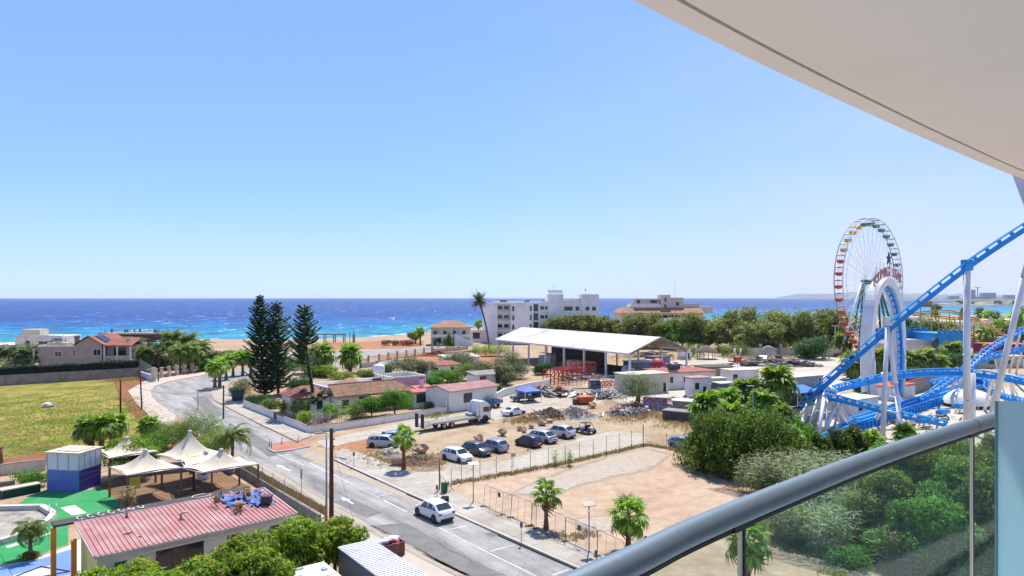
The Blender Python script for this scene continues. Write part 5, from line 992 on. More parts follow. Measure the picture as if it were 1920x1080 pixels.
ch=T('wooden_chair','wooden chair fallen over at the left end of the blue tarpaulin','chair',bloc(8.6,4.6,.28),.5,'old wooden chairs on the bar roof');mb=MB();mb.box((0,0,.42),(.44,.44,.04));mb.build('seat',CHW,ch)
for(x,y)in((-.19,-.19),(.19,-.19),(-.19,.19),(.19,.19)):mb=MB();mb.box((x,y,0),(.045,.045,.42 if y<0 else .9));mb.build('leg',CHW,ch)
mb=MB();mb.box((0,.19,.78),(.4,.03,.1));mb.box((0,.19,.6),(.4,.03,.06));mb.box((0,-.19,.2),(.38,.03,.03));mb.build('backrest',CHW,ch)
ch.rotation_euler=(R(78),0,1.0)
for i,(x,y,rx,rz,lb)in enumerate([(9.1,5.7,80,2.2,'wooden chair lying farthest left on the roof edge'),(11.5,5.9,85,.6,'wooden chair lying at the top corner of the tarpaulin'),(10.9,3.7,60,3.6,'wooden chair tipped over in the middle of the tarpaulin'),(11.3,4.4,95,-.8,'wooden chair lying on another in the middle of the tarpaulin'),(9.2,2.5,82,1.7,'wooden chair lying on bare red sheets below the tarpaulin'),(9.7,2.1,88,-2.6,'wooden chair lowest on the red roof')]):
 c=dup(ch,lb,bloc(x,y,.3),0,1.0);c.rotation_euler=(R(rx),0,rz)
mb=MB();mb.box((0,0,0),(.7,.6,.5));mb.box((0,0,.5),(.8,.7,.06));o=mb.build('roof_crate',M('crate_plum',S(110,92,110,.5),.7));o.location=bloc(11.9,2.7,.1);tag(o,'dark plum crate at the right end of the blue tarpaulin','crate')
# containers and skip at the photo's bottom
def container(label,corner,ang,L_,W_,h,roofm,wallm,ribs=0,overh=.05):
 t=T('site_container',label,'container',corner,ang);walls(t,[(0,-W_,0,L_,W_,h)],wallm,'body');mb=MB();mb.box((L_/2,-W_/2,h),(L_+2*overh,W_+2*overh,.06))
 for k in range(ribs):mb.box((.1+(L_-.2)*k/(ribs-1),-W_/2,h+.06),(.10,W_+.04,.055))
 mb.build('roof',roofm,t);mb=MB()
 for k in range(int(L_/1.2)+1):mb.box((min(L_-.04,.04+k*1.2),.02,0),(.07,.04,h))
 mb.build('side_ribs',METAL,t);return t
WALLP=M('container_panel',S(150,160,168,.6),.5,var=.06);ROOFP=M('container_roof',S(232,230,228,.85),.55,var=.04,dirt=S(190,184,176,.7),dscale=1.2,damt=.4)
ca=Vector((-9.4,46.5,0));container('grey site container with white ribbed roof next to the pavement',ca,math.atan2(-5.8,4.3),9,2.35,2.7,ROOFP,WALLP,34)
cb=Vector((-11.6,42.6,0));tt=container('small white site cabin with flat roof left of the ribbed container',cb,math.atan2(-5.8,4.3),6,2.2,2.7,ROOFP,WALLP,0)
mb=MB();mb.box((1.2,-.4,2.76),(.35,.3,.12));mb.box((.3,-1.6,2.76),(.2,.5,.1));mb.bar((2.2,-2.2,2.78),(2.2,0,2.78),.04,.04);mb.build('roof_fittings',METAL,tt)
SK=M('rust_red_skip',S(150,92,78,.52),.7,var=.2,scale=3)
q=G(733,1043);t=T('rubbish_skip','red brown skip full of rubbish beside the ribbed container','skip',q,RD-1.57);mb=MB()
for(a,b)in(((-.8,-.6),(.8,-.6)),((.8,-.6),(.8,.6)),((.8,.6),(-.8,.6)),((-.8,.6),(-.8,-.6))):mb.bar((a[0],a[1],.55),(b[0],b[1],.55),.06,1.1)
mb.box((0,0,.05),(1.5,1.1,.5));mb.build('body',SK,t)
g=rng(21)
for i,(c,lb)in enumerate([(S(240,240,238,.8),'white crumpled board on the skip'),(S(170,60,66,.5),'red sheet sticking out of the skip'),(S(236,232,226,.8),'pale sack in the skip'),(S(196,160,112,.6),'flattened cardboard box on the pavement by the skip'),(S(228,226,224,.8),'white board leaning at the skip end')]):
 mb=MB();mb.blob((0,0,.15),(.42,.3,.2),30+i,2,.35);o=mb.build('rubbish',M('rubbish_%d'%i,c,.7));pos=[(-.3,.1,.95),(.1,-.3,.82),(.35,.2,.95),(-1.6,.9,.15),(-.9,.35,.9)][i];o.location=q+Matrix.Rotation(RD-1.57,3,'Z')@Vector(pos);tag(o,lb,'rubbish')
# --- mini golf terrace: carpet, pool, kiosk, canopies
CARPET=M('green_carpet',S(58,168,96,.62),.95,var=.12,scale=.7,dirt=S(120,190,130,.6),dscale=.4,damt=.35)
sheet('carpet',[(-60,1000),(0,958),(30,948),(52,932),(88,919),(150,922),(186,914),(205,925),(231,951),(195,966),(150,977),(128,985),(128,1022),(100,1028),(60,1050),(0,1060),(-60,1075)],.004,CARPET)
sheet('painted_floor',[(-60,1060),(0,1062),(60,1050),(128,1024),(150,1010),(175,1060),(180,1130),(-60,1200)],.004,M('white_floor',S(222,218,212,.7),.8,var=.08,scale=1))
sheet('painted_floor',[(-60,1085),(0,1065),(70,1050),(132,1030),(140,1075),(100,1085),(95,1060),(0,1085),(-60,1110)],.008,M('blue_floor',S(120,160,224,.65),.8,var=.15,scale=1))
sheet('white_mat',[(113,952),(140,947),(163,962),(135,967)],.008,M('white_floor2',S(222,218,206,.7),.8))
sheet('white_mat',[(10,1024),(60,1010),(106,994),(104,997),(60,1014),(14,1028)],.008,M('white_floor3',S(226,220,206,.7),.8))
mb=MB();pts=[G(x,y)for x,y in[(28,1082),(77,1063),(131,1072),(64,1085)]]
for a,b in zip(pts,pts[1:]+pts[:1]):mb.bar(a+Vector((0,0,.04)),b+Vector((0,0,.04)),.07,.05)
tag(mb.build('court_border',M('maroon_paint',S(130,20,50,.5),.6)),'maroon diamond border strip on the white terrace floor','border')
prim=[G(x,y)for x,y in[(-120,958),(0,957),(78,955),(101,969),(90,982),(60,1000),(30,1012),(0,1021),(-120,1050)]]
t=T('swimming_pool','empty dirty white swimming pool with raised rim on the green carpet','pool',prim[2],0);mb=MB()
for a,b in zip(prim,prim[1:]+prim[:1]):mb.bar(a+Vector((0,0,.22)),b+Vector((0,0,.22)),.5,.44)
mb.build('rim',M('pool_rim',S(224,216,202,.7),.8,var=.06,scale=2),t,True);mb=MB();mb.face([(p.x,p.y,.03)for p in prim][::-1]);mb.build('basin_floor',M('pool_dirt',S(196,186,172,.6),.9,var=.2,scale=1,dirt=S(130,112,92,.5),dscale=.6,damt=.8),t,True)
a=G(92,967);t=T('pool_ladder','bent grey steel ladder on the pool rim','ladder',a,.6);mb=MB()
for s_ in(0,.5):mb.tube([(s_,0,0),(s_,0,.9),(s_,-.25,1.1),(s_,-.6,1.0),(s_,-1.0,.4)],.03,6)
mb.build('rails',METAL,t)
# kiosk
KB,KP=M('kiosk_blue',S(112,140,226,.6),.7,var=.08),M('kiosk_purple',S(92,66,168,.55),.7,var=.08);KW=M('kiosk_panel',S(222,230,238,.75),.4,var=.04)
o=G(88,919.5);e=G(148,922.5);t=T('kiosk','square kiosk, blue and purple below with white panels above','kiosk',o,math.atan2(e.y-o.y,e.x-o.x));kw=(e-o).length;kd=2.9
walls(t,[(0,0,0,kw,kd,2.05)],KB,'base');walls(t,[(kw-.01,.05,.0,.03,kd-.1,2.05)],KP,'side_base');walls(t,[(.02,.02,2.05,kw-.04,kd-.04,1.65)],KW,'upper_panels')
mb=MB()
for x in(0,kw/3,kw*2/3,kw):mb.box((x,.0,2.05),(.06,.06,1.65))
for y in(kd/4,kd/2,kd*3/4,kd):mb.box((kw,y,2.05),(.06,.06,1.65))
mb.box((kw/2,-.02,2.03),(kw+.06,.05,.06));mb.build('panel_frames',M('kiosk_frame',(.35,.36,.4),.5),t);mb=MB();mb.box((kw/2,kd/2,3.7),(kw+.35,kd+.35,.12));mb.box((kw*.55,kd*.5,3.82),(kw*.7,kd*.7,.06));mb.build('roof',M('kiosk_roof',S(222,208,186,.75),.8,var=.1,scale=2,dirt=S(150,120,90,.6),dscale=1.5,damt=.5),t)
o=G(5,936);e=G(76,922);t=T('green_planter','long dark green box bench with pale top beside the carpet','bench',o,math.atan2(e.y-o.y,e.x-o.x));w=(e-o).length;walls(t,[(0,0,0,w,1.0,.75)],M('dark_green_paint',S(24,84,60,.5),.7,var=.2,scale=3),'box');walls(t,[(-.08,-.08,.75,w+.16,1.2,.07)],CREAM,'top')
wall_run('terrace_wall','cream terrace wall at the left edge behind the green bench',[(-60,896),(0,892),(40,886),(86,881)],1.2,.3,CREAM);wall_run('terrace_wall','low grey terrace step at the left edge below the cream wall',[(-60,916),(0,912),(28,908)],.5,.4,CONCRETE,caps=False)
q=G(2,884);t=T('wooden_post','short thick red brown post cut off at the left edge','post',q,0);MB().tube([q,q+Vector((0,0,2.6))],.2,10).build('shaft',WOOD,t,True);MB().cyl(q+Vector((0,0,2.6)),.22,.06).build('cap',FRAMED,t,True)
# terrace deck and tensile canopies
DECK=paver_mat('striped_deck',S(178,142,108,.55),S(160,124,92,.55),S(96,74,56,.45),UX,6,.4)  # brown deck; the pergola's striped shadows are put into its colour
sheet('deck',[(182,908),(225,893),(300,880),(400,872),(435,892),(470,915),(420,930),(262,962),(231,951),(205,925)],.006,DECK)
CANV=M('canvas_sail',S(232,218,194,.74),.85,var=.06,scale=.8,dirt=S(206,182,146,.65),dscale=.5,damt=.5)
def canopy(label,c0,c1,c2,c3,pk,zc=2.9,posts=(0,1,2,3)):
 cs=[Vector((p[0],p[1],zc))for p in(c0,c1,c2,c3)];cen=sum(cs,Vector())/4;base=Vector((cen.x,cen.y,0));t=T('tensile_canopy',label,'canopy',base,0);mb=MB();n=12;m_=9;vs=[]
 top=Vector((cen.x,cen.y,pk))
 for i in range(m_+1):
  u=i/m_;rr=1-u
  for k in range(4*n):
   e,s_=divmod(k,n);a,b=cs[e],cs[(e+1)%4];w=s_/n;p=a.lerp(b,w);sagv=math.sin(w*math.pi)*.09
   p=p.lerp(Vector((cen.x,cen.y,zc)),sagv);x=cen.lerp(p,max(rr,.035));z=zc+(pk-zc)*(u**2.1)+.04*math.sin(w*math.pi)*rr;vs.append((x.x,x.y,z))
 N4=4*n;mb.add(vs,[(i*N4+k,i*N4+(k+1)%N4,(i+1)*N4+(k+1)%N4,(i+1)*N4+k)for i in range(m_)for k in range(N4)],True);mb.build('canvas',CANV,t,True)
 MB().lathe([(.22,-.08),(.24,.05),(.16,.16),(0,.2)],top,12).build('top_cap',M('canopy_cap',S(200,196,190,.7),.5),t,True)
 mb=MB()
 for a,b in zip(cs,cs[1:]+cs[:1]):mb.tube([a-Vector((0,0,.07)),b-Vector((0,0,.07))],.05,6)
 mb.build('edge_frame',METAL,t,True)
 for k in posts:mb=MB();mb.box((cs[k].x,cs[k].y,0),(.16,.16,zc-.05));mb.build('post',WOOD,t,True)
 return t
c=[(-38.3,66),(-34.9,62.9),(-31.4,65.8),(-34.8,68.9)]
canopy('large tent shaped cream canopy with central peak nearest the kiosk',*c,4.45)
canopy('tent shaped canopy shaded by the queen palm at the street side',(-31.4,65.8),(-28.5,63.9),(-24.6,67.2),(-27.6,70.2),4.3,posts=(2,3))
canopy('tallest peaked canopy at the back, weathered grey top',(-36.6,71.2),(-33.2,68.9),(-30.2,72.2),(-33.6,75.0),5.1,posts=(0,3))
canopy('half hidden cream canopy between kiosk and bright green tree',(-44.0,73.2),(-40.4,69.6),(-37.2,72.8),(-40.6,76.2),4.2,posts=(0,1))
canopy('low dirty canopy in the middle between the peaked ones',(-33.0,69.0),(-31.2,66.1),(-28.2,70.2),(-30.2,72.4),3.5,posts=())
q=G(397,928);t=T('lamp_box','purple framed lantern box on a wooden post','lantern',q,.6);MB().box((0,0,0),(.14,.14,2.2)).build('post',WOOD,t);MB().box((0,0,2.2),(.85,.85,.85)).build('box',M('lantern_plum',S(150,100,160,.55),.6),t);mb=MB()
for s_ in(-1,1):mb.bar((-.4*s_,-.44,2.25),(.4*s_,-.44,3.0),.05);
mb.build('trim',M('lantern_trim',S(226,200,226,.7),.6),t)
q=G(381,898);t=T('air_unit','white outdoor air unit beside the terrace wall','air unit',q,.6);walls(t,[(-.5,-.3,0,1.0,.6,1.25)],WMETAL,'case');MB().lathe([(.0,0),(.3,0),(.33,.03),(.3,.05)],(0,0,0),16).build('fan_grille',FRAMED,t);t.children[-1].rotation_euler=(R(90),0,0);t.children[-1].location=(0,-.31,.8)
mb=MB();q=G(253,943);mb.box((q.x,q.y,1.3),(.9,.06,1.1),.6);mb.box((q.x,q.y,0),(.1,.1,1.3));tag(mb.build('notice_board',M('yellow_board',S(226,208,90,.65),.6)),'yellow board fixed under the front corner of the large canopy','board')
q=G(364,920);tree('small_tree','small gnarled tree trunk growing up through the deck under the canopies','tree',q,2.6,2.0,'bright',500,.2,477,nc=4,low=.6,tr=.06)
wall_run('terrace_wall','grey rear terrace wall under the canopies',[(276,890),(345,884),(411,873),(436,890)],1.1,.2,CONCRETE)
mb=None
wall_run('street_wall','grey low wall with bamboo screen along the left pavement',[(441,884),(520,934),(600,984)],.9,.2,CONCRETE,caps=False)
a,b=G(441,882),G(612,985);t=T('bamboo_screen','tan bamboo screen fence along the left pavement','fence',a,0);mb=MB();n_=150;g=rng(2)
for k in range(n_):q=a.lerp(b,k/(n_-1));mb.bar(q+Vector((0,0,.75)),q+Vector((0,0,1.5+g.uniform(-.08,.06))),.17,.04)
mb.build('canes',M('bamboo',S(206,176,116,.6),.8,var=.2,scale=4),t,True)
for k in range(9):q=a.lerp(b,k/8);mb=MB();mb.box(q+Vector((-.1,-.1,0)),(.06,.06,2.1 if k<6 else 1.7));mb.build('post',METAL,t,True)
# ------------------------------------------------------------------ vehicles
def paint(name,c,metal=.0):return M(name,c,.32,metal,var=.03,scale=2,spec=.5,coat=.6)
P_WHITE=paint('car_white',S(240,240,240,.85));P_SIL=paint('car_silver',S(206,208,212,.72),.1);P_GREY=paint('car_grey',S(92,98,110,.5),.3);P_BLUES=paint('car_bluesilver',S(170,182,200,.62),.15);P_BLACK=paint('car_black',S(58,56,56,.5),.1)
TYRE=M('tyre_rubber',(.018,.018,.018),.85);RIM=M('wheel_rim',(.5,.51,.53),.3,.8);CGLASS=M('car_glass',(.02,.03,.04),.05,spec=.8);PLAST=M('black_plastic',(.025,.025,.027),.6);TAIL=M('tail_light',(.35,.012,.012),.25,spec=.6);HEADL=M('head_light',(.75,.78,.8),.12,spec=.8);PLATE=M('number_plate',(.75,.75,.72),.5)
def wheel(root,x,y,r,w=.2,rim=True,name='wheel'):
 mb=MB();mb.lathe([(r*.6,-w/2),(r*.93,-w/2),(r,-w*.35),(r,w*.35),(r*.93,w/2),(r*.6,w/2)],(0,0,0),18);o=mb.build(name,TYRE,root);o.rotation_euler=(R(90),0,0);o.location=(x,y,r)
 if rim:
  s_=-1 if y>0 else 1;mb=MB();mb.lathe([(0,s_*w*.38),(r*.16,s_*w*.40),(r*.2,s_*w*.30),(r*.56,s_*w*.42),(r*.64,s_*w*.47),(r*.64,0)],(0,0,0),18)
  mb.build('rim',RIM,o)
  mb=MB()
  for k in range(5):a=k*1.2566;mb.bar((r*.2*math.cos(a),r*.2*math.sin(a),s_*w*.46),(r*.6*math.cos(a),r*.6*math.sin(a),s_*w*.46),.05,.02,up=(0,0,1))
  mb.build('spokes',M('spoke_dark',(.12,.12,.13),.4,.6),o)
 return o
def car(label,loc,ang,L_,W_,Hh,pm,kind='hatch',group=None,door=False,cat='car',name='parked_car',belt=.56,plates=True,r=.31):
 t=T(name,label,cat,loc,ang,group);h=L_/2;zb,zl=.2,Hh*belt+.06;w=W_/2;rw=w*.74
 P_={'hatch':(-.0,.62,.24,-.36,-.47),'sedan':(-.0,.56,.2,-.18,-.34),'mpv':(0,.72,.3,-.40,-.485),'suv':(0,.60,.24,-.34,-.46),'cross':(0,.60,.22,-.27,-.46)}[kind]
 xw0,xw1,xr1,xr0=L_*(P_[1]-.34),L_*(P_[2]-.10),L_*P_[3],L_*P_[4]
 dk=zl+(.06 if kind=='sedan' else .03)
 st=[(h,w*.62,.34,zl*.62,zl*.70,w*.5),(h-.07,w*.84,.24,zl*.74,zl*.82,w*.66),(h-.4,w*.97,zb,zl*.86,zl*.93,w*.8),(xw0+.35,w,zb,zl*.96,zl+.0,w*.84),(xw0,w,zb,zl,zl+.06,w*.86),(xw1,w,zb,zl+.02,Hh-.03,rw),((xw1+xr1)/2,w,zb,zl+.03,Hh,rw),(xr1,w,zb,zl+.05,Hh-.05,rw*.97),(xr0,w*.98,zb,zl+.06,dk+.06,w*.84)]
 if kind=='sedan':st+=[(-h+.25,w*.95,zb,zl*.98,dk,w*.8)]
 st+=[(-h+.07,w*.9,.26,zl*.88,zl*(.98 if kind!='sedan' else .96),w*.72),(-h,w*.74,.36,zl*.74,zl*.86,w*.6)]
 def ring(s_):
  x,ww,b_,l_,z_,q_=s_;half=[(ww*.88,b_),(ww*.97,b_+.1),(ww,b_+(l_-b_)*.5),(ww*.965,l_),(q_,z_-.035),(q_*.8,z_)]
  return[(x,y,z)for y,z in half]+[(x,-y,z)for y,z in half[::-1]]
 mb=MB();rs=[ring(s_)for s_ in st];n=12;vs=[p for r_ in rs for p in r_]
 mb.add(vs,[(i*n+k,i*n+(k+1)%n,(i+1)*n+(k+1)%n,(i+1)*n+k)for i in range(len(rs)-1)for k in range(n)],True);mb.add(rs[0],[tuple(range(n))[::-1]]);mb.add(rs[-1],[tuple(range(n))])
 mb.build('body',pm,t)
 def sec(x):
  for a,b in zip(st[:-1],st[1:]):
   if b[0]<=x<=a[0]:u=(a[0]-x)/(a[0]-b[0]+1e-9);return[p+(q-p)*u for p,q in zip(a,b)]
  return st[-1]
 def side(x,u,s_,o=.012):
  q=sec(x);return(x,s_*(q[1]*.965+(q[5]-q[1]*.965)*u+o),q[3]+(q[4]-.035-q[3])*u+.004)
 def top(x,yy,o=.014):q=sec(x);return(x,yy*q[5],q[4]+o)
 mb=MB();mb.face([top(xw0-(xw0-xw1)*.06,-.93),top(xw0-(xw0-xw1)*.06,.93),top(xw0-(xw0-xw1)*.93,.9),top(xw0-(xw0-xw1)*.93,-.9)]);mb.build('windscreen',CGLASS,t)
 a_,b_=xr1-(xr1-xr0)*.08,xr1-(xr1-xr0)*.82
 mb=MB();o_=.02;q1,q2=sec(a_),sec(b_);mb.face([(a_-o_,.9*q1[5],q1[4]+o_),(b_-o_,.9*q2[5],q2[4]+o_),(b_-o_,-.9*q2[5],q2[4]+o_),(a_-o_,-.9*q1[5],q1[4]+o_)]);mb.build('rear_window',CGLASS,t)
 xm=(xw1+xr1)/2+.1
 for s_ in(1,-1):
  for pts in([(xw0-(xw0-xw1)*.55,.1),(xm+.05,.08),(xm+.05,.9),(xw1-.05,.9)],[(xm-.05,.08),(xr1+(.12 if kind!='sedan' else 0),.12),(xr1+.2,.86),(xm-.05,.9)]):
   mb=MB();f_=[side(x,u,s_)for x,u in pts];mb.face(f_ if s_<0 else f_[::-1]);mb.build('side_window',CGLASS,t)
  if kind!='sedan':
   mb=MB();f_=[side(x,u,s_)for x,u in[(xr1+.05,.14),(xr1-(xr1-xr0)*.6,.3),(xr1+.08,.82)]];mb.face(f_ if s_<0 else f_[::-1]);mb.build('side_window',CGLASS,t)
  mb=MB();q=side(xw0-.18,.15,s_,.0);mb.box((q[0],q[1]+s_*.09,q[2]),(.1,.18,.13));mb.build('mirror',pm,t)
  q=sec(h-.12);mb=MB();mb.extr([(h-.03,s_*q[1]*.58,q[3]*.86),(h-.32,s_*q[1]*.99,q[3]*.96),(h-.30,s_*q[1]*.98,q[3]*1.08),(h-.05,s_*q[1]*.6,q[3]*1.0)],(.03,0,.012));mb.build('headlight',HEADL,t)
  mb=MB();z0=zl*.82;mb.box((-h+.05,s_*w*.74,z0),(.12,w*.3,.16));mb.build('tail_light',TAIL,t)
  for x in(L_*.305,-L_*.315):
   mb=MB();mb.tube([(x,s_*(w*.6),r+.02),(x,s_*(w+.004),r+.02)],r*1.18,18,sm=False);mb.build('wheel_arch',PLAST,t);wheel(t,x,s_*(w-.085),r)
  mb=MB();mb.bar((L_*.305-r*1.2,s_*(w*.985),.26),(-L_*.315+r*1.2,s_*(w*.985),.26),.04,.1);mb.build('sill',PLAST if kind in('suv','cross')else pm,t)
 mb=MB();mb.box((h-.02,0,.28),(.08,W_*.5,.14));mb.box((h-.03,0,zl*.62),(.08,W_*.42,.1));mb.build('grille',PLAST,t)
 mb=MB();mb.box((-h+.03,0,.26),(.12,W_*.7,.2));mb.build('bumper',PLAST if kind in('suv','cross')else pm,t)
 if plates:
  mb=MB();mb.box((h+.02,0,.42),(.02,.5,.11));mb.build('number_plate',PLATE,t);mb=MB();mb.box((-h-.03,0,zl*.62),(.02,.5,.11));mb.build('number_plate',PLATE,t)
 if door:
  q0=side(xw0-.1,0,-1,0);mb=MB();a=R(62);dx,dy=-math.cos(a),-math.sin(a);hx,hy=q0[0]-.1,q0[1]
  P0=lambda s_,z:(hx+dx*s_,hy+dy*s_,z);mb.extr([P0(0,.3),P0(1.05,.3),P0(1.1,zl),P0(0,zl)],(.05*dy,-.05*dx,0));d=mb.build('door',pm,t)
  mb=MB();mb.bar(P0(.12,zl),P0(.5,Hh-.1),.04);mb.bar(P0(.5,Hh-.1),P0(1.05,Hh-.13),.04);mb.bar(P0(1.08,zl),P0(1.05,Hh-.13),.05);mb.build('window_frame',PLAST,d);mb=MB();mb.face([P0(.14,zl),P0(1.06,zl),P0(1.03,Hh-.14),P0(.5,Hh-.12)]);mb.build('pane',GL if False else CGLASS,d)
 return t
HS=Vector((.71,-.70,0));HN=-HS
def at_wheel(px,py,hd,fx,side_,W_):"""centre from a visible wheel contact: fx = wheel position along the car, side_ +1 if it is on the car's left""";q=G(px,py);lf=Vector((-hd.y,hd.x,0));return q-hd*fx-lf*(side_*(W_/2-.1))
def ang(v):return math.atan2(v.y,v.x)
GP='cars parked on the gravel lot'
car('white five door hatchback facing the street, first of the lot row',at_wheel(861.5,868.7,HS,1.27,-1,1.7),ang(HS),4.2,1.72,1.47,P_WHITE,'hatch',GP)
car('dark grey hatchback between the white hatchback and the blue silver one',at_wheel(899,857,HS,1.22,-1,1.7),ang(HS),4.0,1.7,1.5,P_GREY,'hatch',GP)
car('blue silver hatchback showing its tail next to the dark grey one',at_wheel(931,849.5,HN,-1.24,1,1.7),ang(HN),3.95,1.7,1.48,P_BLUES,'hatch',GP)
car('small black three door hatchback showing its tail',at_wheel(996,840.5,HN,-1.18,1,1.65),ang(HN),3.8,1.64,1.42,P_BLACK,'hatch',GP)
car('white bonneted silver compact van facing the street beside the black hatchback',at_wheel(1025,832.5,HS,1.2,-1,1.68),ang(HS),3.95,1.68,1.52,P_SIL,'mpv',GP)
car('silver sport utility car showing its tail beside the buggy',at_wheel(1057.5,823,HN,-1.4,1,1.85),ang(HN),4.5,1.85,1.66,P_SIL,'suv',GP,r=.35)
hd=Vector((.98,-.16,0)).normalized();car('silver boxy hatchback parked alone behind the slim palm and rocks',at_wheel(732.5,840.5,hd,1.2,-1,1.68),ang(hd),4.0,1.68,1.53,P_SIL,'mpv',GP)
hd=Vector((.9,.43,0)).normalized();car('pale blue car almost hidden behind the boxy silver hatchback',G(742,828),ang(hd),4.1,1.7,1.45,P_BLUES,'hatch',GP)
car('silver hatchback half hidden by the juniper thicket',at_wheel(1261,839.5,HS,-1.2,-1,1.66),ang(HS),3.9,1.66,1.46,P_BLUES,'hatch',GP)
hd=Vector((.72,.69,0));car('old white saloon parked on the dirt yard by the lorry',at_wheel(958,781,hd,-1.4,-1,1.72),ang(hd),4.5,1.72,1.38,P_WHITE,'sedan',GP)
a,b=G(784,967),G(814,981);hd=(a-b).normalized();lf=Vector((-hd.y,hd.x,0));car('white crossover with open passenger door parked at the kerb',(a+b)/2-lf*.79,ang(hd),4.2,1.77,1.58,P_WHITE,'cross',None,True,r=.35)
# distant ones on the road behind the trees
vn=T('delivery_van','white box van parked under the eucalyptus row','van',G(1379,651),.15);walls(vn,[(-2.2,-1.1,.5,4.2,2.2,2.5)],WHITE,'box');mb=MB();mb.extr([(2.0,-1.0,.4),(3.7,-1.0,.4),(3.7,-1.0,1.2),(3.1,-1.0,2.1),(2.0,-1.0,2.1)],(0,2.0,0));mb.build('cab',WHITE,vn)
for x in(-1.3,2.6):
 for y in(-.95,.95):wheel(vn,x,y,.4,rim=False)
for i,(x,y,c,lb)in enumerate([(1436,646,P_GREY,'dark car in the far car park left under the eucalyptus'),(1452,647,P_SIL,'silver car in the far car park under the eucalyptus'),(1490,634,P_BLUES,'blue car far behind the eucalyptus row'),(1158,640,P_WHITE,'white car between shed roof and eucalyptus'),(1545,652,P_GREY,'grey car near the round dark bush')]):car(lb,G(x,y),.2+.1*i,4.2,1.75,1.5,c,'hatch','cars in the far car park',plates=False)
# flatbed lorry
fr,rr_=G(909,793),G(835,805);hd=Vector((.73,.68,0)).normalized();lf=Vector((-hd.y,hd.x,0));o=fr-hd*9.9+lf*1.1
t=T('flatbed_lorry','white cabbed flatbed recovery lorry with long grey deck and rear ramps','lorry',o,ang(hd));BED=M('lorry_deck',S(176,168,158,.55),.7,.1,var=.12,scale=2,dirt=S(120,104,88,.5))
mb=MB();mb.box((4.7,0,1.0),(8.6,2.4,.16));mb.box((4.5,0,.78),(8.4,.8,.22));mb.build('deck',BED,t);mb=MB();mb.extr([(.4,-1.15,.98),(.4,-1.15,1.14),(-1.3,-1.15,.7),(-1.3,-1.15,.62)],(0,2.3,0));mb.build('beaver_tail',BED,t)
mb=MB();mb.bar((.4,-1.22,1.0),(9,-1.22,1.0),.06,.24);mb.bar((.4,1.22,1.0),(9,1.22,1.0),.06,.24);mb.build('side_rail',M('lorry_rail',S(206,200,196,.7),.5),t)
for s_ in(-.7,.7):mb=MB();mb.box((-1.35,s_,.55),(.16,.62,2.0));mb.build('ramp',M('ramp_navy',S(62,62,100,.5),.6,var=.15),t)
for x in(2.2,3.6):
 for y in(-1.02,1.02):wheel(t,x,y,.5,.34)
for y in(-1.05,1.05):wheel(t,9.9,y,.52,.32)
cabm=P_WHITE;mb=MB();mb.extr([(8.9,-1.22,.75),(10.98,-1.22,.6),(11.02,-1.22,1.5),(10.85,-1.22,2.5),(10.5,-1.22,3.0),(9.9,-1.22,3.35),(9.0,-1.22,3.3),(8.9,-1.22,2.9)],(0,2.44,0));mb.build('cab',cabm,t)
mb=MB();mb.face([(10.99,-1.1,1.65),(10.99,1.1,1.65),(10.90,1.05,2.45),(10.90,-1.05,2.45)]);mb.build('windscreen',CGLASS,t)
for s_ in(-1,1):
 mb=MB();f_=[(9.5,s_*1.235,1.75),(10.7,s_*1.235,1.65),(10.62,s_*1.235,2.45),(9.5,s_*1.235,2.5)];mb.face(f_ if s_<0 else f_[::-1]);mb.build('side_window',CGLASS,t);mb=MB();mb.box((10.85,s_*1.38,1.8),(.1,.2,.6));mb.build('mirror',PLAST,t)
 mb=MB();mb.tube([(9.9,s_*.9,.6),(9.9,s_*1.23,.6)],.64,16,sm=False);mb.build('wheel_arch',PLAST,t);mb=MB();mb.bar((8.8,s_*1.2,.55),(11.0,s_*1.2,.55),.06,.3);mb.build('step',PLAST,t)
 mb=MB();mb.extr([(8.3,s_*1.0,1.2),(8.86,s_*1.0,1.2),(8.86,s_*1.0,2.9),(8.6,s_*1.0,2.9)],(0,.08,0));mb.build('wind_deflector',cabm,t)
mb=MB();mb.box((11.0,0,.45),(.12,2.3,.5));mb.build('bumper',PLAST,t);mb=MB();mb.box((8.0,.2,1.16),(.7,1.2,.4));mb.tube([(8.5,-.5,1.3),(8.5,.7,1.3)],.2,8);mb.build('winch',METAL,t)
mb=MB();mb.box((7.4,-.95,.45),(.9,.4,.5));mb.build('tool_box',PLAST,t);mb=MB();mb.box((5.6,1.0,.4),(1.2,.4,.55));mb.build('fuel_tank',METAL,t)
# small blue lorry
BLU=paint('lorry_blue',S(52,120,190,.6));o=G(913,762);t=T('blue_lorry','small blue open lorry with steel frames on its bed behind the white cab','lorry',o,2.55)
mb=MB();mb.extr([(1.0,-.95,.5),(2.6,-.95,.5),(2.65,-.95,1.2),(2.4,-.95,2.1),(1.0,-.95,2.15)],(0,1.9,0));mb.build('cab',BLU,t);mb=MB();mb.box((-.9,0,.75),(3.6,2.0,.12));mb.build('bed',BED,t)
for(a,b)in(((-2.7,-1),(.9,-1)),((-2.7,1),(.9,1)),((-2.7,-1),(-2.7,1))):mb=MB();mb.bar((a[0],a[1],1.05),(b[0],b[1],1.05),.06,.5);mb.build('side_board',BLU,t)
for x in(-1.8,1.8):
 for y in(-.85,.85):wheel(t,x,y,.38)
mb=MB();mb.face([(2.56,-.85,1.3),(2.56,.85,1.3),(2.46,.82,2.0),(2.46,-.82,2.0)]);mb.build('windscreen',CGLASS,t)
for s_ in(-1,1):mb=MB();f_=[(1.3,s_*.96,1.3),(2.4,s_*.96,1.3),(2.3,s_*.96,2.0),(1.3,s_*.96,2.0)];mb.face(f_ if s_<0 else f_[::-1]);mb.build('side_window',CGLASS,t)
mb=MB();g=rng(33)
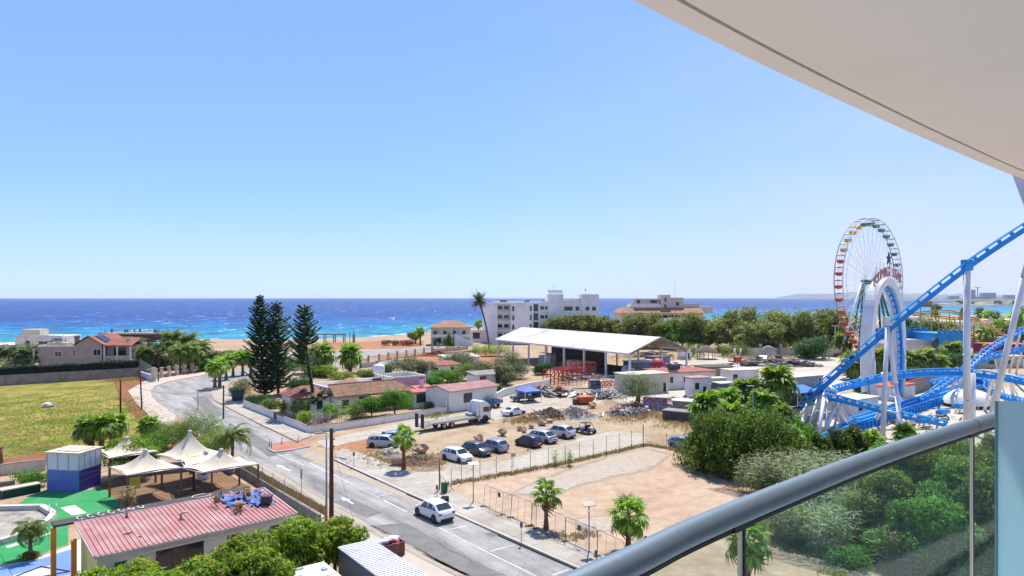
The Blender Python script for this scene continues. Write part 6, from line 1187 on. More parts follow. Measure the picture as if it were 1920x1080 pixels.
for k in range(16):a=Vector((g.uniform(-2.6,.8),g.uniform(-.9,.9),.9));mb.bar(a,a+Vector((g.uniform(-1.2,1.2),g.uniform(-.6,.6),g.uniform(.3,1.3))),.06)
for x in(-2.6,-.9,.8):
 for y in(-.95,.95):mb.bar((x,y,.8),(x,y,2.2),.05)
 mb.bar((x,-.95,2.2),(x,.95,2.2),.05)
mb.build('steel_frames',METAL,t)
# pick-up under a blue gazebo
o=G(988,752);t=T('pickup_truck','dark teal pick-up truck parked under the blue gazebo','pick-up',o+Vector((-.6,.3,0)),3.6)
TEAL=paint('pickup_teal',S(42,92,104,.5));mb=MB();mb.extr([(-2.4,-.85,.45),(2.4,-.85,.45),(2.45,-.85,.95),(1.2,-.85,1.05),(.7,-.85,1.65),(-.5,-.85,1.65),(-.6,-.85,1.05),(-2.4,-.85,1.05)],(0,1.7,0));mb.build('body',TEAL,t)
for s_ in(-1,1):mb=MB();f_=[(-.4,s_*.86,1.1),(1.05,s_*.86,1.1),(.62,s_*.86,1.58),(-.4,s_*.86,1.58)];mb.face(f_ if s_<0 else f_[::-1]);mb.build('side_window',CGLASS,t)
mb=MB();mb.face([(1.2,-.75,1.09),(1.2,.75,1.09),(.73,.72,1.62),(.73,-.72,1.62)]);mb.build('windscreen',CGLASS,t)
for x in(-1.5,1.5):
 for y in(-.78,.78):wheel(t,x,y,.36)
o=G(990,753);t=T('gazebo','blue folding gazebo with pointed roof over the pick-up truck','gazebo',o,.55);mb=MB();e=1.75;pk=(0,0,3.2);cs=[(-e,-e,2.1),(e,-e,2.1),(e,e,2.1),(-e,e,2.1)]
for p,q in zip(cs,cs[1:]+cs[:1]):mb.face([p,q,(0.25*q[0],.25*q[1],2.85),(.25*p[0],.25*p[1],2.85)],False);mb.face([(.25*p[0],.25*p[1],2.85),(.25*q[0],.25*q[1],2.85),pk]);mb.face([(p[0],p[1],1.85),(q[0],q[1],1.85),q,p])
mb.build('roof',M('gazebo_blue',S(120,144,226,.65),.7,var=.1,scale=1),t)
for(x,y,z)in cs:mb=MB();mb.box((x,y,0),(.07,.07,2.1));mb.build('leg',WMETAL,t)
mb=MB();mb.face([(e,-e*.9,.7),(e,e*.9,.7),(e,e*.9,1.9),(e,-e*.9,1.9)]);mb.build('side_cloth',M('green_tarp',S(60,150,130,.55),.7),t)
# dune buggy
o=G(1097,812);t=T('dune_buggy','open blue and black dune buggy with roll cage','buggy',o,ang(HN));mb=MB()
for s_ in(-.6,.6):mb.tube([(1.3,s_*.7,.6),(.6,s_,.75),(.35,s_,1.45),(-.6,s_,1.5),(-1.2,s_*.9,.8)],.035,6);mb.tube([(-.6,s_,1.5),(-.5,s_,.4)],.035,6)
for x,z in((.35,1.45),(-.6,1.5)):mb.tube([(x,-.6,z),(x,.6,z)],.035,6)
mb.build('roll_cage',PLAST,t);mb=MB();mb.extr([(-1.3,-.55,.35),(1.35,-.45,.4),(1.45,-.4,.6),(.7,-.55,.8),(-.2,-.6,.5),(-1.3,-.6,.75)],(0,1.1,0));mb.build('body',paint('buggy_blue',S(40,50,150,.5)),t)
for s_ in(-.3,.3):mb=MB();mb.box((-.2,s_,.5),(.5,.42,.15));mb.box((-.45,s_,.6),(.14,.42,.6));mb.build('seat',PLAST,t)
mb=MB();mb.box((-1.05,0,.55),(.6,.7,.4));mb.build('engine',METAL,t);mb=MB();mb.box((-.1,0,1.5),(1.0,1.15,.04));mb.build('roof_panel',PLAST,t)
for x in(-1.05,1.05):
 for y in(-.72,.72):wheel(t,x,y,.33,.26)
# ------------------------------------------------------------------ street furniture, fences, rocks
POLEW=M('pole_wood',S(112,84,62,.5),.95,var=.3,scale=3,bump=.4);ALU=M('lamp_alu',S(188,190,194,.6),.45,.4,var=.05)
def wood_pole(label,px,py,top,r=.14,extra=None,lean=0,name='utility_pole',mat=None):
 q,h=hpx(px,py,top);t=T(name,label,'pole',q,0);mb=MB();mb.tube([(0,0,0),(lean*.5,0,h/2),(lean,0,h)],[r,r*.9,r*.75],9);mb.build('shaft',mat or POLEW,t)
 if extra:extra(t,h)
 return t,q,h
def insul(t,h):
 mb=MB()
 for z in(.3,.9,1.5):mb.tube([(.1,-.12,h-z),(.28,-.2,h-z)],.03,5);mb.lathe([(.03,0),(.06,.03),(.06,.12),(0,.15)],(.28,-.2,h-z-.05),8)
 mb.build('insulators',PLAST,t)
def pole_main(t,h):
 insul(t,h);mb=MB();mb.tube([(.0,-.1,h-2.6),(.6,-.5,h-2.35),(1.0,-.9,h-2.3)],.035,6);mb.build('lamp_arm',ALU,t);mb=MB();mb.box((1.25,-1.1,h-2.36),(.75,.25,.12),-.7);mb.build('lamp_head',ALU,t)
t0,p0,h0=wood_pole('tall brown wooden utility pole standing at the left pavement by the bar',621.5,976,803,.2,pole_main)
p_,h_=hpx(612,976,812);t=T('street_lamp','tall grey metal street lamp right next to the wooden utility pole','street lamp',p_,0);MB().tube([(0,0,0),(0,0,h_)],[.1,.06],10).build('post',ALU,t);mb=MB();mb.bar((0,0,h_),(-.5,-.3,h_+.1),.08);mb.box((-.55,-.35,h_),(.6,.3,.14),.5);mb.build('lamp_head',ALU,t)
RB=M('rust_pole',S(96,62,50,.5),.9,var=.25,scale=4)
t1,p1,h1=wood_pole('dark rusty pole between field and fan palms',226,822,712,.13,None,mat=RB)
t2,p2,h2=wood_pole('leaning dark pole with small box on the pavement of the bend',266,768,682,.13,lambda t,h:walls(t,[(-.15,-.35,2.6,.3,.2,.6)],METAL,'meter_box'),-.35)
t3,p3,h3=wood_pole('wooden pole with wires on the inner side of the bend',419,786,722,.13,insul)
p,h=hpx(297,716,645);t=T('street_lamp','brown street lamp with turquoise head behind the bend','street lamp',p,0);MB().tube([(0,0,0),(0,0,h)],[.14,.08],8).build('post',RB,t);mb=MB();mb.lathe([(0,0),(.5,.05),(.55,.25),(.3,.5),(0,.55)],(-.2,0,h-.1),12);mb.build('lamp_head',M('turquoise_lamp',S(90,190,190,.6),.4),t)
p,h=hpx(371,768,731);t=T('street_lamp','short grey lamp post with long arm over the bend','street lamp',p,0);MB().tube([(0,0,0),(0,0,h)],[.09,.07],8).build('post',ALU,t);mb=MB();mb.tube([(0,0,h),(2.6,.3,h+.15)],.05,6);mb.tube([(0,0,h),(-1.2,0,h+.25)],.04,6);mb.build('arm',ALU,t);mb=MB();mb.box((2.9,.3,h+.1),(.8,.3,.14));mb.build('lamp_head',ALU,t)
for i,(x,y,tp,lb)in enumerate([(656,650,622,'dark pole on the seafront by the coast road'),(663,646,618,'dark pole with cross arm on the seafront'),(851,655,612,'slim dark pole in front of the holiday block'),(1255,652,618,'thin pole before the bright green trees')]):wood_pole(lb,x,y,tp,.14,mat=RB)
p,h=hpx(1566,668,611);t=T('street_lamp','tall white lamp post left of the ferris wheel','street lamp',p,0);MB().tube([(0,0,0),(0,0,h)],[.16,.1],8).build('post',WMETAL,t);mb=MB();mb.box((-.6,0,h-.1),(1.1,.35,.18));mb.box((.6,0,h-.1),(1.1,.35,.18));mb.build('lamp_head',WMETAL,t)
p,h=hpx(1412,850,725);t=T('street_lamp','grey lamp post rising out of the fan palm thicket','street lamp',p,0);MB().tube([(0,0,0),(0,0,h)],[.09,.06],8).build('post',ALU,t);mb=MB();mb.box((-.3,0,h),(.9,.3,.12));mb.build('lamp_head',ALU,t)
p,h=hpx(1383,700,656);t=T('street_lamp','white twin headed lamp in the scrap yard','street lamp',p,0);MB().tube([(0,0,0),(0,0,h-2)],.1,8).build('post',WMETAL,t)
for s_ in(-1,1):MB().tube([(0,0,h-2),(.75*s_,0,h-.6)],.09,6).build('arm',WMETAL,t);MB().lathe([(0,0),(.2,.2),(.32,.8),(.2,1.0),(0,1.05)],(.75*s_,0,h-.7),8).build('lamp_head',WMETAL,t)
# overhead wires
WIRE=M('cable_black',(.02,.02,.02),.7)
def wire(label,a,b,sag,r=.012,name='cable'):
 pts=[a.lerp(b,k/14)+Vector((0,0,-sag*4*(k/14)*(1-k/14)))for k in range(15)];o=MB().tube(pts,r,4,False).build(name,WIRE);return tag(o,label,'cable')
def topv(p,h,d=0):return Vector((p.x,p.y,h-d))
wire('black cable hanging over the bend between pole and rusty pole',topv(p1,h1,.3),topv(p3,h3,.2),1.4,.02);wire('black cable from the rusty pole towards the left over the field',topv(p1,h1,.3),P(-120,775,80),.5,.02);wire('cable from the leaning pole to the villa hedge',topv(p2,h2,.3)+Vector((-.35,0,0)),topv(p1,h1,.4),.5,.018)
for k in range(3):wire(['upper','middle','lower'][k]+' cable running from the bend pole over the white garden wall',topv(p3,h3,.2+.35*k),P(600+10*k,775+9*k,110),.3,.014)
wire('thin cable dropping from the tall utility pole beside the parking bays',topv(p0,h0,.9),G(662,972),.2,.01);wire('pale cable crossing above the green carpet to the bar',P(-30,925,60),P(190,880,66),.15,.02);wire('second pale cable crossing lower over the green carpet',P(60,935,58),P(210,878,64),.1,.015);wire('black cable hanging at the lower left corner over the carpet',P(-10,1018,38),P(27,1085,37),.05,.014)
# narrow dark bars at the foot of the kerb
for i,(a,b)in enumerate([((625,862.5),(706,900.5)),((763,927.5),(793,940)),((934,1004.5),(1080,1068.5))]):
 a,b=G(*a),G(*b);mb=MB();mb.bar(a+Vector((0,0,.06)),b+Vector((0,0,.06)),.12,.1);o=mb.build('kerb_strip',DARKG,recenter=False);o['kind']='structure'
# parking meters
def meter(label,px,py,top,group='parking meters on the pavement'):
 q,h=hpx(px,py,top);t=T('parking_meter',label,'parking meter',q+Vector((0,0,.13)),-.6,group);h=min(h,1.65);MB().tube([(0,0,0),(0,0,h-.45)],.03,8).build('post',METAL,t);mb=MB();mb.lathe([(.06,0),(.11,.06),(.11,.3),(.09,.42),(0,.47)],(0,0,h-.45),10);mb.build('meter_head',M('meter_dark',(.08,.085,.09),.4),t);MB().box((0,-.11,h-.2),(.1,.02,.1)).build('display',CGLASS,t);return t
meter('parking meter near the side road and slim palm',663.5,877,849);meter('parking meter beside the green litter bin',819.5,932,912);meter('parking meter between the leaning fence and the kerb',977.5,1022,978);meter('parking meter just above the handrail',1117.5,1060,1035)
q,h=hpx(565,943,878);t=T('sign_post','thin grey post with narrow sign seen edge-on on the left pavement','sign',q,0);MB().tube([(0,0,0),(0,0,h)],.035,8).build('post',METAL,t);MB().box((0,0,h-.95),(.05,.45,.9),.6).build('sign_plate',METAL,t)
# litter bin
q=G(833,926);t=T('litter_bin','dark green litter bin standing on the pavement','bin',q+Vector((0,0,.13)),RD-1.57);mb=MB();mb.box((0,0,.06),(.46,.42,.84),taper=1.1);mb.build('body',M('bin_green',S(26,120,78,.5),.5),t);mb=MB();mb.box((0,0,.91),(.54,.5,.06));mb.build('lid',M('bin_lid',S(18,90,60,.5),.5),t);mb=MB();mb.box((0,0,-.0),(.36,.34,.06));mb.build('base',PLAST,t)
q=G(446,752);t=T('wheelie_bin','large green communal waste container on the verge of the bend','bin',q,.5);mb=MB();mb.box((0,0,.15),(1.9,1.3,1.3),taper=1.08);mb.build('body',M('bin_bigreen',S(60,92,70,.5),.6),t);mb=MB();mb.tube([(-1.0,0,1.4),(1.0,0,1.4)],.7,12);mb.build('lid',M('bin_lid2',S(52,80,62,.5),.6),t)
for x in(-.8,.8):MB().tube([(x,-.5,.15),(x,.5,.15)],.14,8).build('wheel',PLAST,t)
q=G(444,752);t=T('bollard','short white round bollard next to the communal waste container','bollard',q+Vector((1.6,-.6,0)),0);MB().lathe([(.16,0),(.16,1.1),(.1,1.22),(0,1.25)],(0,0,0),10).build('body',WHITE,t);MB().cyl((0,0,0),.22,.08).build('foot',CONCRETE,t)
# bollards on the traffic island
for i,(x,y,tl,lb)in enumerate([(505.5,838,0,'red white bollard at the left tip of the traffic island'),(509,842,0,'red white bollard at the front left of the traffic island'),(528.5,834,0,'tall red white bollard in the middle of the traffic island'),(557,831,.35,'leaning red white bollard at the right of the traffic island')]):
 t=T('traffic_bollard',lb,'bollard',G(x,y)+Vector((0,0,.13)),0,'flexible bollards on the traffic island');t.rotation_euler=(0,tl,0);MB().tube([(0,0,0),(0,0,.85)],.05,8).build('post',M('bollard_red',S(206,52,44,.6),.5),t);MB().cyl((0,0,0),.12,.04).build('base',PLAST,t)
 for z in(.45,.68):MB().cyl((0,0,z),.054,.1).build('white_band',PAINT,t)
# solar street lamps
def solar(label,px,py,top):
 q,h=hpx(px,py,top);t=T('solar_lamp',label,'street lamp',q+Vector((0,0,.13)),.35,'solar street lamps on the pavement');h-=.13;MB().tube([(0,0,0),(0,0,h)],[.055,.045],10).build('post',ALU,t);mb=MB();mb.extr([(-.48,-.28,h-.02),(.48,-.28,h-.02),(.48,.28,h+.16),(-.48,.28,h+.16)],(0,0,.04));mb.build('solar_panel',M('solar_top',S(150,140,128,.5),.35,.2),t);mb=MB();mb.bar((0,0,h-.15),(-.2,-.4,h-.28),.05);mb.box((-.28,-.5,h-.32),(.34,.2,.06),.9);mb.build('lamp_head',ALU,t);MB().cyl((0,0,0),.13,.03).build('foot',METAL,t)
solar('solar street lamp at the corner of the sandy lot',887.5,943.5,871);solar('solar street lamp nearest the balcony, before the fuller palm',1104.5,1036,947)
# mesh fence along the gravel lot
FMET=M('fence_steel',S(150,146,140,.55),.6,.5)
def meshmat():
 m,N,L,o=nodes('chain_link');g=N('NewGeometry');tr=N('BsdfTransparent');b=N('BsdfPrincipled',i_Roughness=.6);b.inputs['Base Color'].default_value=(.35,.35,.34,1);mx=N('MixShader',i_0=.07)
 L(tr.outputs[0],mx.inputs[1]);L(b.outputs[0],mx.inputs[2]);L(mx.outputs[0],o.inputs[0]);return m
CHAIN=meshmat()
def chain(label,pts,h,n,tall=None):
 q=[G(*p)for p in pts];t=T('mesh_fence',label,'fence',q[0],0);tot=sum((b-a).length for a,b in zip(q,q[1:]));k=0
 for a,b in zip(q,q[1:]):
  m_=max(1,round(n*(b-a).length/tot))
  for i in range(m_+(b is q[-1])):p=a.lerp(b,i/m_);mb=MB();mb.tube([p,p+Vector((0,0,(tall or{}).get(k,h)))],.03 if k not in(tall or{})else .06,6);mb.build('post',FMET,t,True);k+=1
  mb=MB();mb.face([a+Vector((0,0,.05)),b+Vector((0,0,.05)),b+Vector((0,0,h-.15)),a+Vector((0,0,h-.15))]);mb.build('mesh',CHAIN,t,True)
 mb=MB()
 for a,b in zip(q,q[1:]):
  for z in(.5,h-.15):mb.tube([a+Vector((0,0,z)),b+Vector((0,0,z))],.006,4,False)
 mb.build('wires',FMET,t,True);return t
chain('chain link fence between gravel lot and sandy lot',[(846,921),(865,908),(900,899),(960,888),(1060,869),(1206,835)],2.2,12)
chain('chain link fence corner towards the junipers',[(1206,835),(1250,842),(1310,858)],2.0,3,{0:2.7})
t=T('gate_post','tall grey post with braces at the gravel lot entrance','post',G(824,920),0);MB().tube([(0,0,0),(0,0,3.3)],.07,8).build('shaft',FMET,t);mb=MB();mb.bar((0,0,1.6),(1.5,-.4,.1),.04);mb.bar((0,0,2.0),(.4,-1.2,.1),.04);mb.build('brace',FMET,t)
mb=MB();q=G(962.5,872);mb.box((q.x,q.y,.95),(.6,.02,.4),.5);mb.box((q.x,q.y,.0),(.03,.03,.95),.5);tag(mb.build('fence_notice',METAL),'small grey notice plate on the chain link fence','notice')
# temporary mesh fence panels along the pavement
def fence_panel(w=3.4,h=2.0,proto=[None]):
 t=T('mesh_barrier','x','barrier',(0,0,0),0);mb=MB();r=.022;c=[(0,0,.12),(w,0,.12),(w,0,h-.15),(w-.15,0,h),(.15,0,h),(0,0,h-.15),(0,0,.12)];mb.tube([Vector(p)for p in c],r,6);mb.build('frame',FMET,t);mb=MB();mb.face([(0,0,.15),(w,0,.15),(w,0,h-.05),(0,0,h-.05)]);mb.build('mesh',CHAIN,t)
 for x in(w/3,2*w/3):mb=MB();mb.tube([(x,0,.12),(x,0,h)],.012,5);mb.build('bar',FMET,t)
 mb=MB();mb.box((0,0,0),(.25,.6,.12));mb.build('foot',M('fence_foot',(.06,.055,.05),.9),t);return t
pp=[(906,952),(941,968),(957,973),(996,990),(1005,994),(1060,1018),(1120,1046),(1170,1072)]
pr=fence_panel();fl=['temporary fence panel leaning at the lamp corner of the sandy lot','second temporary fence panel with black plate along the pavement','temporary fence panel left of the young fan palm','temporary fence panel behind the young fan palm trunk','long temporary fence panel right of the young fan palm','temporary fence panel with dark plate beside the near solar lamp','last temporary fence panel before the handrail']
GPN='temporary fence panels along the sandy lot'
for i in range(7):
 a,b=G(*pp[i]),G(*pp[i+1]);d=b-a
 if i==0:o=pr;o.location=a+Vector((0,0,.06));o['label']=fl[0];o['group']=GPN
 else:o=dup(pr,fl[i],a+Vector((0,0,.06)),0,1,GPN)
 o.rotation_euler=(-.10 if i<3 else-.02,0,ang(d));o.scale=(d.length/3.4*.99,1,1)
for i,(x,y,z)in enumerate([(936,964,1.5),(1086,1028,1.35)]):q=G(x,y);mb=MB();mb.box((q.x,q.y-.06,z),(.42,.02,.42),ang(G(1120,1046)-G(1060,1018)));tag(mb.build('fence_sign',M('sign_dark',(.07,.07,.075),.6)),['small dark plate hanging on the second temporary fence panel','dark plate hanging on the fence panel by the near solar lamp'][i],'sign')
q=G(1209,1078);t=T('road_sign','round blue road sign just above the handrail','sign',q,.4);MB().tube([(0,0,0),(0,0,2.2)],.03,8).build('post',METAL,t);o=MB().lathe([(0,-.01),(.3,-.01),(.3,.01),(0,.01)],(0,0,0),24,False).build('disc',M('sign_blue',S(24,66,180,.6),.4),t);o.location=(0,-.04,2.4);o.rotation_euler=(R(90),0,.5)
mb=MB();a=G(985,990);tag(MB().bar(a+Vector((0,0,.2)),a+Vector((.6,.2,.25)),.25,.12).build('fence_block',M('yellow_black_block',S(200,180,60,.55),.8)),'yellow black foot block at the middle fence joint','block')
# rocks and mounds
ROCK=M('rock_ochre',S(206,172,142,.66),.95,var=.2,scale=1.5,bump=.6,bscale=4);ROCKP=M('rock_pale',S(206,192,176,.6),.95,var=.15,scale=2,bump=.6,bscale=4)
for i,(x,y,w,h,lb,m_)in enumerate([(745,873,1.5,.9,'brown boulder at the foot of the slim palm',ROCK),(733,855,1.7,.7,'flat pale boulder left of the slim palm',ROCKP),(725,850,1.2,.5,'small pale boulder at the back left of the palm',ROCKP),(788,851,1.9,1.0,'dark brown boulder right of the slim palm',ROCK),(897,830,1.5,1.0,'square brown boulder behind the grey hatchback',ROCK),(943,817,1.3,.8,'brown boulder above the blue silver hatchback',ROCK),(975,808,.9,.6,'small brown boulder left of a pair',ROCK),(983,811,.9,.7,'small brown boulder right of a pair',ROCK),(996,803,1.0,.5,'light brown boulder behind the white compact van',ROCK),(1017,798,1.3,.8,'large pale boulder below the rubble heap',ROCKP),(1007,788,1.1,.6,'tan boulder beside the dry brush',ROCK),(985,786,1.2,.5,'tan boulder behind the white saloon',ROCK),(1030,793,1.2,.5,'low brown boulder under the rubble heap',ROCK),(1110,765,1.6,.8,'brown boulder at the right of the rubble heap',ROCK),(990,845,.3,.2,'tiny stone on the gravel lot',ROCK),(850,855,.9,.4,'low rock behind the white hatchback',ROCK),(838,848,1.0,.4,'flat rock left behind the white hatchback',ROCK)]):
 mb=MB();g=rng(i);mb.blob((0,0,h*.35),(w/2,w*.42,h*.62),500+i,2,.3);o=mb.build('boulder',m_);o.location=G(x,y);o.rotation_euler=(0,0,i*1.1);tag(o,lb,'boulder')
def mound(label,px,py,w,d,h,mat,seed,kind=None,name='earth_mound',cat='mound',bits=None,rz=0):
 g=rng(seed);n=26;vs=[]
 for i in range(n+1):
  for j in range(n+1):
   x,y=(i/n-.5)*2,(j/n-.5)*2;rr=math.sqrt(x*x+y*y);z=max(0,1-rr**1.6)*(1+.5*math.sin(x*5+seed)*math.cos(y*4))*(.7+.5*g.random());vs.append((x*w/2,y*d/2,h*z*.85-.03))
 mb=MB();mb.add(vs,[(i*(n+1)+j,(i+1)*(n+1)+j,(i+1)*(n+1)+j+1,i*(n+1)+j+1)for i in range(n)for j in range(n)]);t=T(name,label,cat,G(px,py),rz);mb.build('heap',mat,t)
 if bits:
  mb=MB();m_,nb,sz=bits
  for k in range(nb):
   x,y=g.normal(0,.3),g.normal(0,.3);z=max(0,1-math.hypot(x,y)**1.6)*h*.8;a=Vector((x*w/2,y*d/2,z));b=a+Vector((g.normal(),g.normal(),g.normal()*.5))*sz;mb.bar(a,b,sz*.22*g.uniform(.4,1.2),sz*.12)
  mb.build('debris',m_,t)['kind']='stuff'
 return t
BRUSH=ground_mat('brush_earth',[S(150,118,84,.56),S(192,158,120,.6)],.8,[(S(110,86,58,.5),3,.58,.6)],bump=1.0);RUB=ground_mat('rubble_pale',[S(186,176,166,.66),S(222,214,204,.72)],1.2,[(S(120,108,98,.5),4,.60,.7)],bump=1.2);PALEEARTH=ground_mat('pale_earth',[S(196,160,128,.58),S(222,200,176,.6)],.9,bump=1.0)
mound('brown brushy earth mound behind the slim palm',785,868,6.5,4.5,.9,BRUSH,601,bits=(WOODG,160,.35));mound('pale stony earth mound at the lot entrance',800,880,4.6,2.4,.45,PALEEARTH,602,bits=(ROCKP,40,.22));mound('grey stony mound left of the slim palm',735,858,4.0,2.6,.6,RUB,603,bits=(ROCKP,50,.3))
mound('dry brush mound beside the white saloon',1025,784,9.5,4.5,1.3,BRUSH,604,bits=(WOODG,220,.6));mound('grey rubble heap of broken slabs',1077,783,8.0,5.0,1.5,RUB,605,name='rubble_heap',bits=(ROCKP,420,.5));mound('reddish rubble strip behind the holiday plot pillars',830,668,22,5,1.4,M('red_rubble',S(176,104,70,.55),.95,var=.3,scale=.8),606,name='rubble_heap',bits=(ROCK,70,.8))
mound('rough earth bank along the junipers edge',1400,930,9,2.4,.45,PALEEARTH,607,rz=-.75,bits=(ROCKP,60,.25));mound('stony earth bank behind the balcony glass',1520,1058,12,2.4,.4,PALEEARTH,608,rz=-.8,bits=(ROCKP,80,.22))
mound('dark refuse heap at the field edge by the kiosk',80,868,3,1.5,.6,BRUSH,609)
for i,(x,y)in enumerate([(92,763),(194,763)]):mb=MB();mb.blob((0,0,.15),(.8,.5,.25),620+i,2,.4);o=mb.build('litter',WHITE);o.location=G(x,y);o.scale=(1.4-i,)*3;tag(o,['pale rubbish lying in the middle of the weedy field','small white litter at the right of the weedy field'][i],'litter')
# seaside pergola frames on the beach
PF=[(590,641),(603,641),(616,641),(630,641)]
t=T('beach_pergola','dark timber pergola frame on the seafront right of the norfolk pines','pergola',G(612,643),.1)
for k in range(6):
 for y in(0,5):mb=MB();mb.box((-9+k*4,y,0),(.4,.4,3.4));mb.build('post',WOODG,t)
mb=MB()
for y in(0,5):mb.bar((-9.5,y,3.5),(7.5,y,3.5),.3,.25)
for k in range(8):mb.bar((-9+k*2.2,-.5,3.7),(-9+k*2.2,2.5,3.7),.15)
mb.build('beams',WOODG,t)
# ------------------------------------------------------------------ fairground: ferris wheel, coaster, scrap yard
CB=M('coaster_blue',(.006,.25,.66),.45,var=.2,scale=.5,spec=.4,dirt=(.03,.36,.76),dscale=.4,damt=.4);CW=M('coaster_white',S(236,234,232,.85),.5,var=.04,scale=.4,dirt=S(200,190,176,.7),dscale=.3,damt=.4)
CBL=M('coaster_rail',(.05,.40,.80),.35,var=.05)
FG=M('wheel_green',S(36,140,90,.6),.5);FW=M('wheel_white',S(236,238,240,.85),.5);FR_=M('wheel_red',S(226,84,62,.72),.5);FY=M('wheel_yellow',S(240,200,70,.75),.5);FT=M('wheel_teal',S(110,160,164,.6),.5);FB=M('wheel_bluegreen',S(90,150,190,.62),.5);FGD=M('wheel_darkgreen',S(120,160,130,.62),.5);FGP=M('wheel_pale',S(190,206,214,.75),.5)
# --- ferris wheel
WY=224.0;wc=P(1631.5,528,WY);base=Vector((wc.x,wc.y,0));t=T('ferris_wheel','tall ferris wheel with white spokes and cabins in red, yellow, green and blue','ferris wheel',base,R(37.7));HZ=wc.z;RW=20.4;HW_=1.35;NC=32
mbr=MB()
for y in(-HW_,HW_):
 mb=MB();pts=[(RW*math.cos(a),y,HZ+RW*math.sin(a))for a in np.linspace(0,2*math.pi,97)];mb.tube(pts,.15,6,False);mb.build('rim',FW if y<0 else FGP,t)
 mb=MB();pts=[((RW-2.2)*math.cos(a),y,HZ+(RW-2.2)*math.sin(a))for a in np.linspace(0,2*math.pi,65)];mb.tube(pts,.05,4,False);mb.build('inner_ring',FW,t)
 mb=MB()
 for k in range(NC):a=2*math.pi*(k+.5)/NC;mb.tube([(1.0*math.cos(a),y*1.0,HZ+1.0*math.sin(a)),(RW*math.cos(a),y,HZ+RW*math.sin(a))],.045,4,False)
 for k in range(NC):
  a=2*math.pi*(k+.5)/NC;b=2*math.pi*(k+1.5)/NC;mb.tube([(RW*.62*math.cos(a),y,HZ+RW*.62*math.sin(a)),(RW*.62*math.cos(b),y,HZ+RW*.62*math.sin(b))],.03,4,False)
 mb.build('spokes',FW,t)
mb=MB()
for k in range(NC):a=2*math.pi*(k+.5)/NC;mb.tube([(RW*math.cos(a),-HW_,HZ+RW*math.sin(a)),(RW*math.cos(a),HW_,HZ+RW*math.sin(a))],.07,5,False)
mb.build('rim_crossbars',FW,t);mb=MB();mb.tube([(0,-2.6,HZ),(0,2.6,HZ)],.9,14,sm=False);mb.tube([(0,-1.6,HZ),(0,-1.4,HZ)],1.5,16,sm=False);mb.build('hub',FG,t)
gx=[g_ for g_ in(-1,1)]
for s_ in(-1,1):
 for x in(-9.5,-3.2,3.2,9.5):
  mb=MB();mb.tube([(x,s_*5.2,0),(x*.06,s_*2.3,HZ)],[.42,.3],8);mb.build('support_leg',FG if abs(x)<5 or s_<0 else FW,t)
 mb=MB()
 for z in(5,10,15):w=9.5*(1-z/HZ);yy=s_*(5.2-2.9*z/HZ);mb.bar((-w,yy,z),(w,yy,z),.22)
 for z in(0,5,10):
  w,w2=9.5*(1-z/HZ),9.5*(1-(z+5)/HZ);y1,y2=s_*(5.2-2.9*z/HZ),s_*(5.2-2.9*(z+5)/HZ);mb.bar((-w,y1,z),(w2,y2,z+5),.14);mb.bar((w,y1,z),(-w2,y2,z+5),.14)
 mb.build('leg_bracing',FW,t)
cols={}
for k in range(NC):
 a=2*math.pi*(k+.5+.5)/NC;dg=math.degrees(a)%360;m_=FGD if 62<=dg<112 else FY if 112<=dg<156 else FR_ if 156<=dg<262 else FT if 262<=dg<300 else FB if(dg>=300 or dg<30)else FT
 c=Vector((RW*math.cos(a),0,HZ+RW*math.sin(a)));mb=MB();mb.lathe([(.15,-2.55),(.75,-2.45),(1.12,-1.95),(1.2,-1.45),(1.06,-1.45),(1.0,-1.9),(.1,-2.3)],c,12);o=mb.build('cabin',m_,t)
 mb=MB();mb.lathe([(0,.3),(.6,.22),(1.3,0),(1.3,-.06),(0,.1)],c,12);mb.build('canopy',m_,o)
 mb=MB()
 for q in range(4):mb.bar(c+Vector((.95*math.cos(q*1.57+.78),.95*math.sin(q*1.57+.78),-1.6)),c+Vector((1.0*math.cos(q*1.57+.78),1.0*math.sin(q*1.57+.78),0)),.06)
 mb.build('struts',FW if m_ not in(FR_,FY)else m_,o)
mb=MB();mb.box((0,0,0),(24,13,1.2));mb.build('platform',M('brick_red',S(176,84,70,.55),.8,var=.2,scale=1),t)
mb=MB()
for k in range(13):mb.bar((-12+2*k,-6.4,1.2),(-12+2*k,-6.4,2.4),.1)
mb.bar((-12,-6.4,2.4),(12,-6.4,2.4),.1);mb.build('platform_rail',FR_,t)
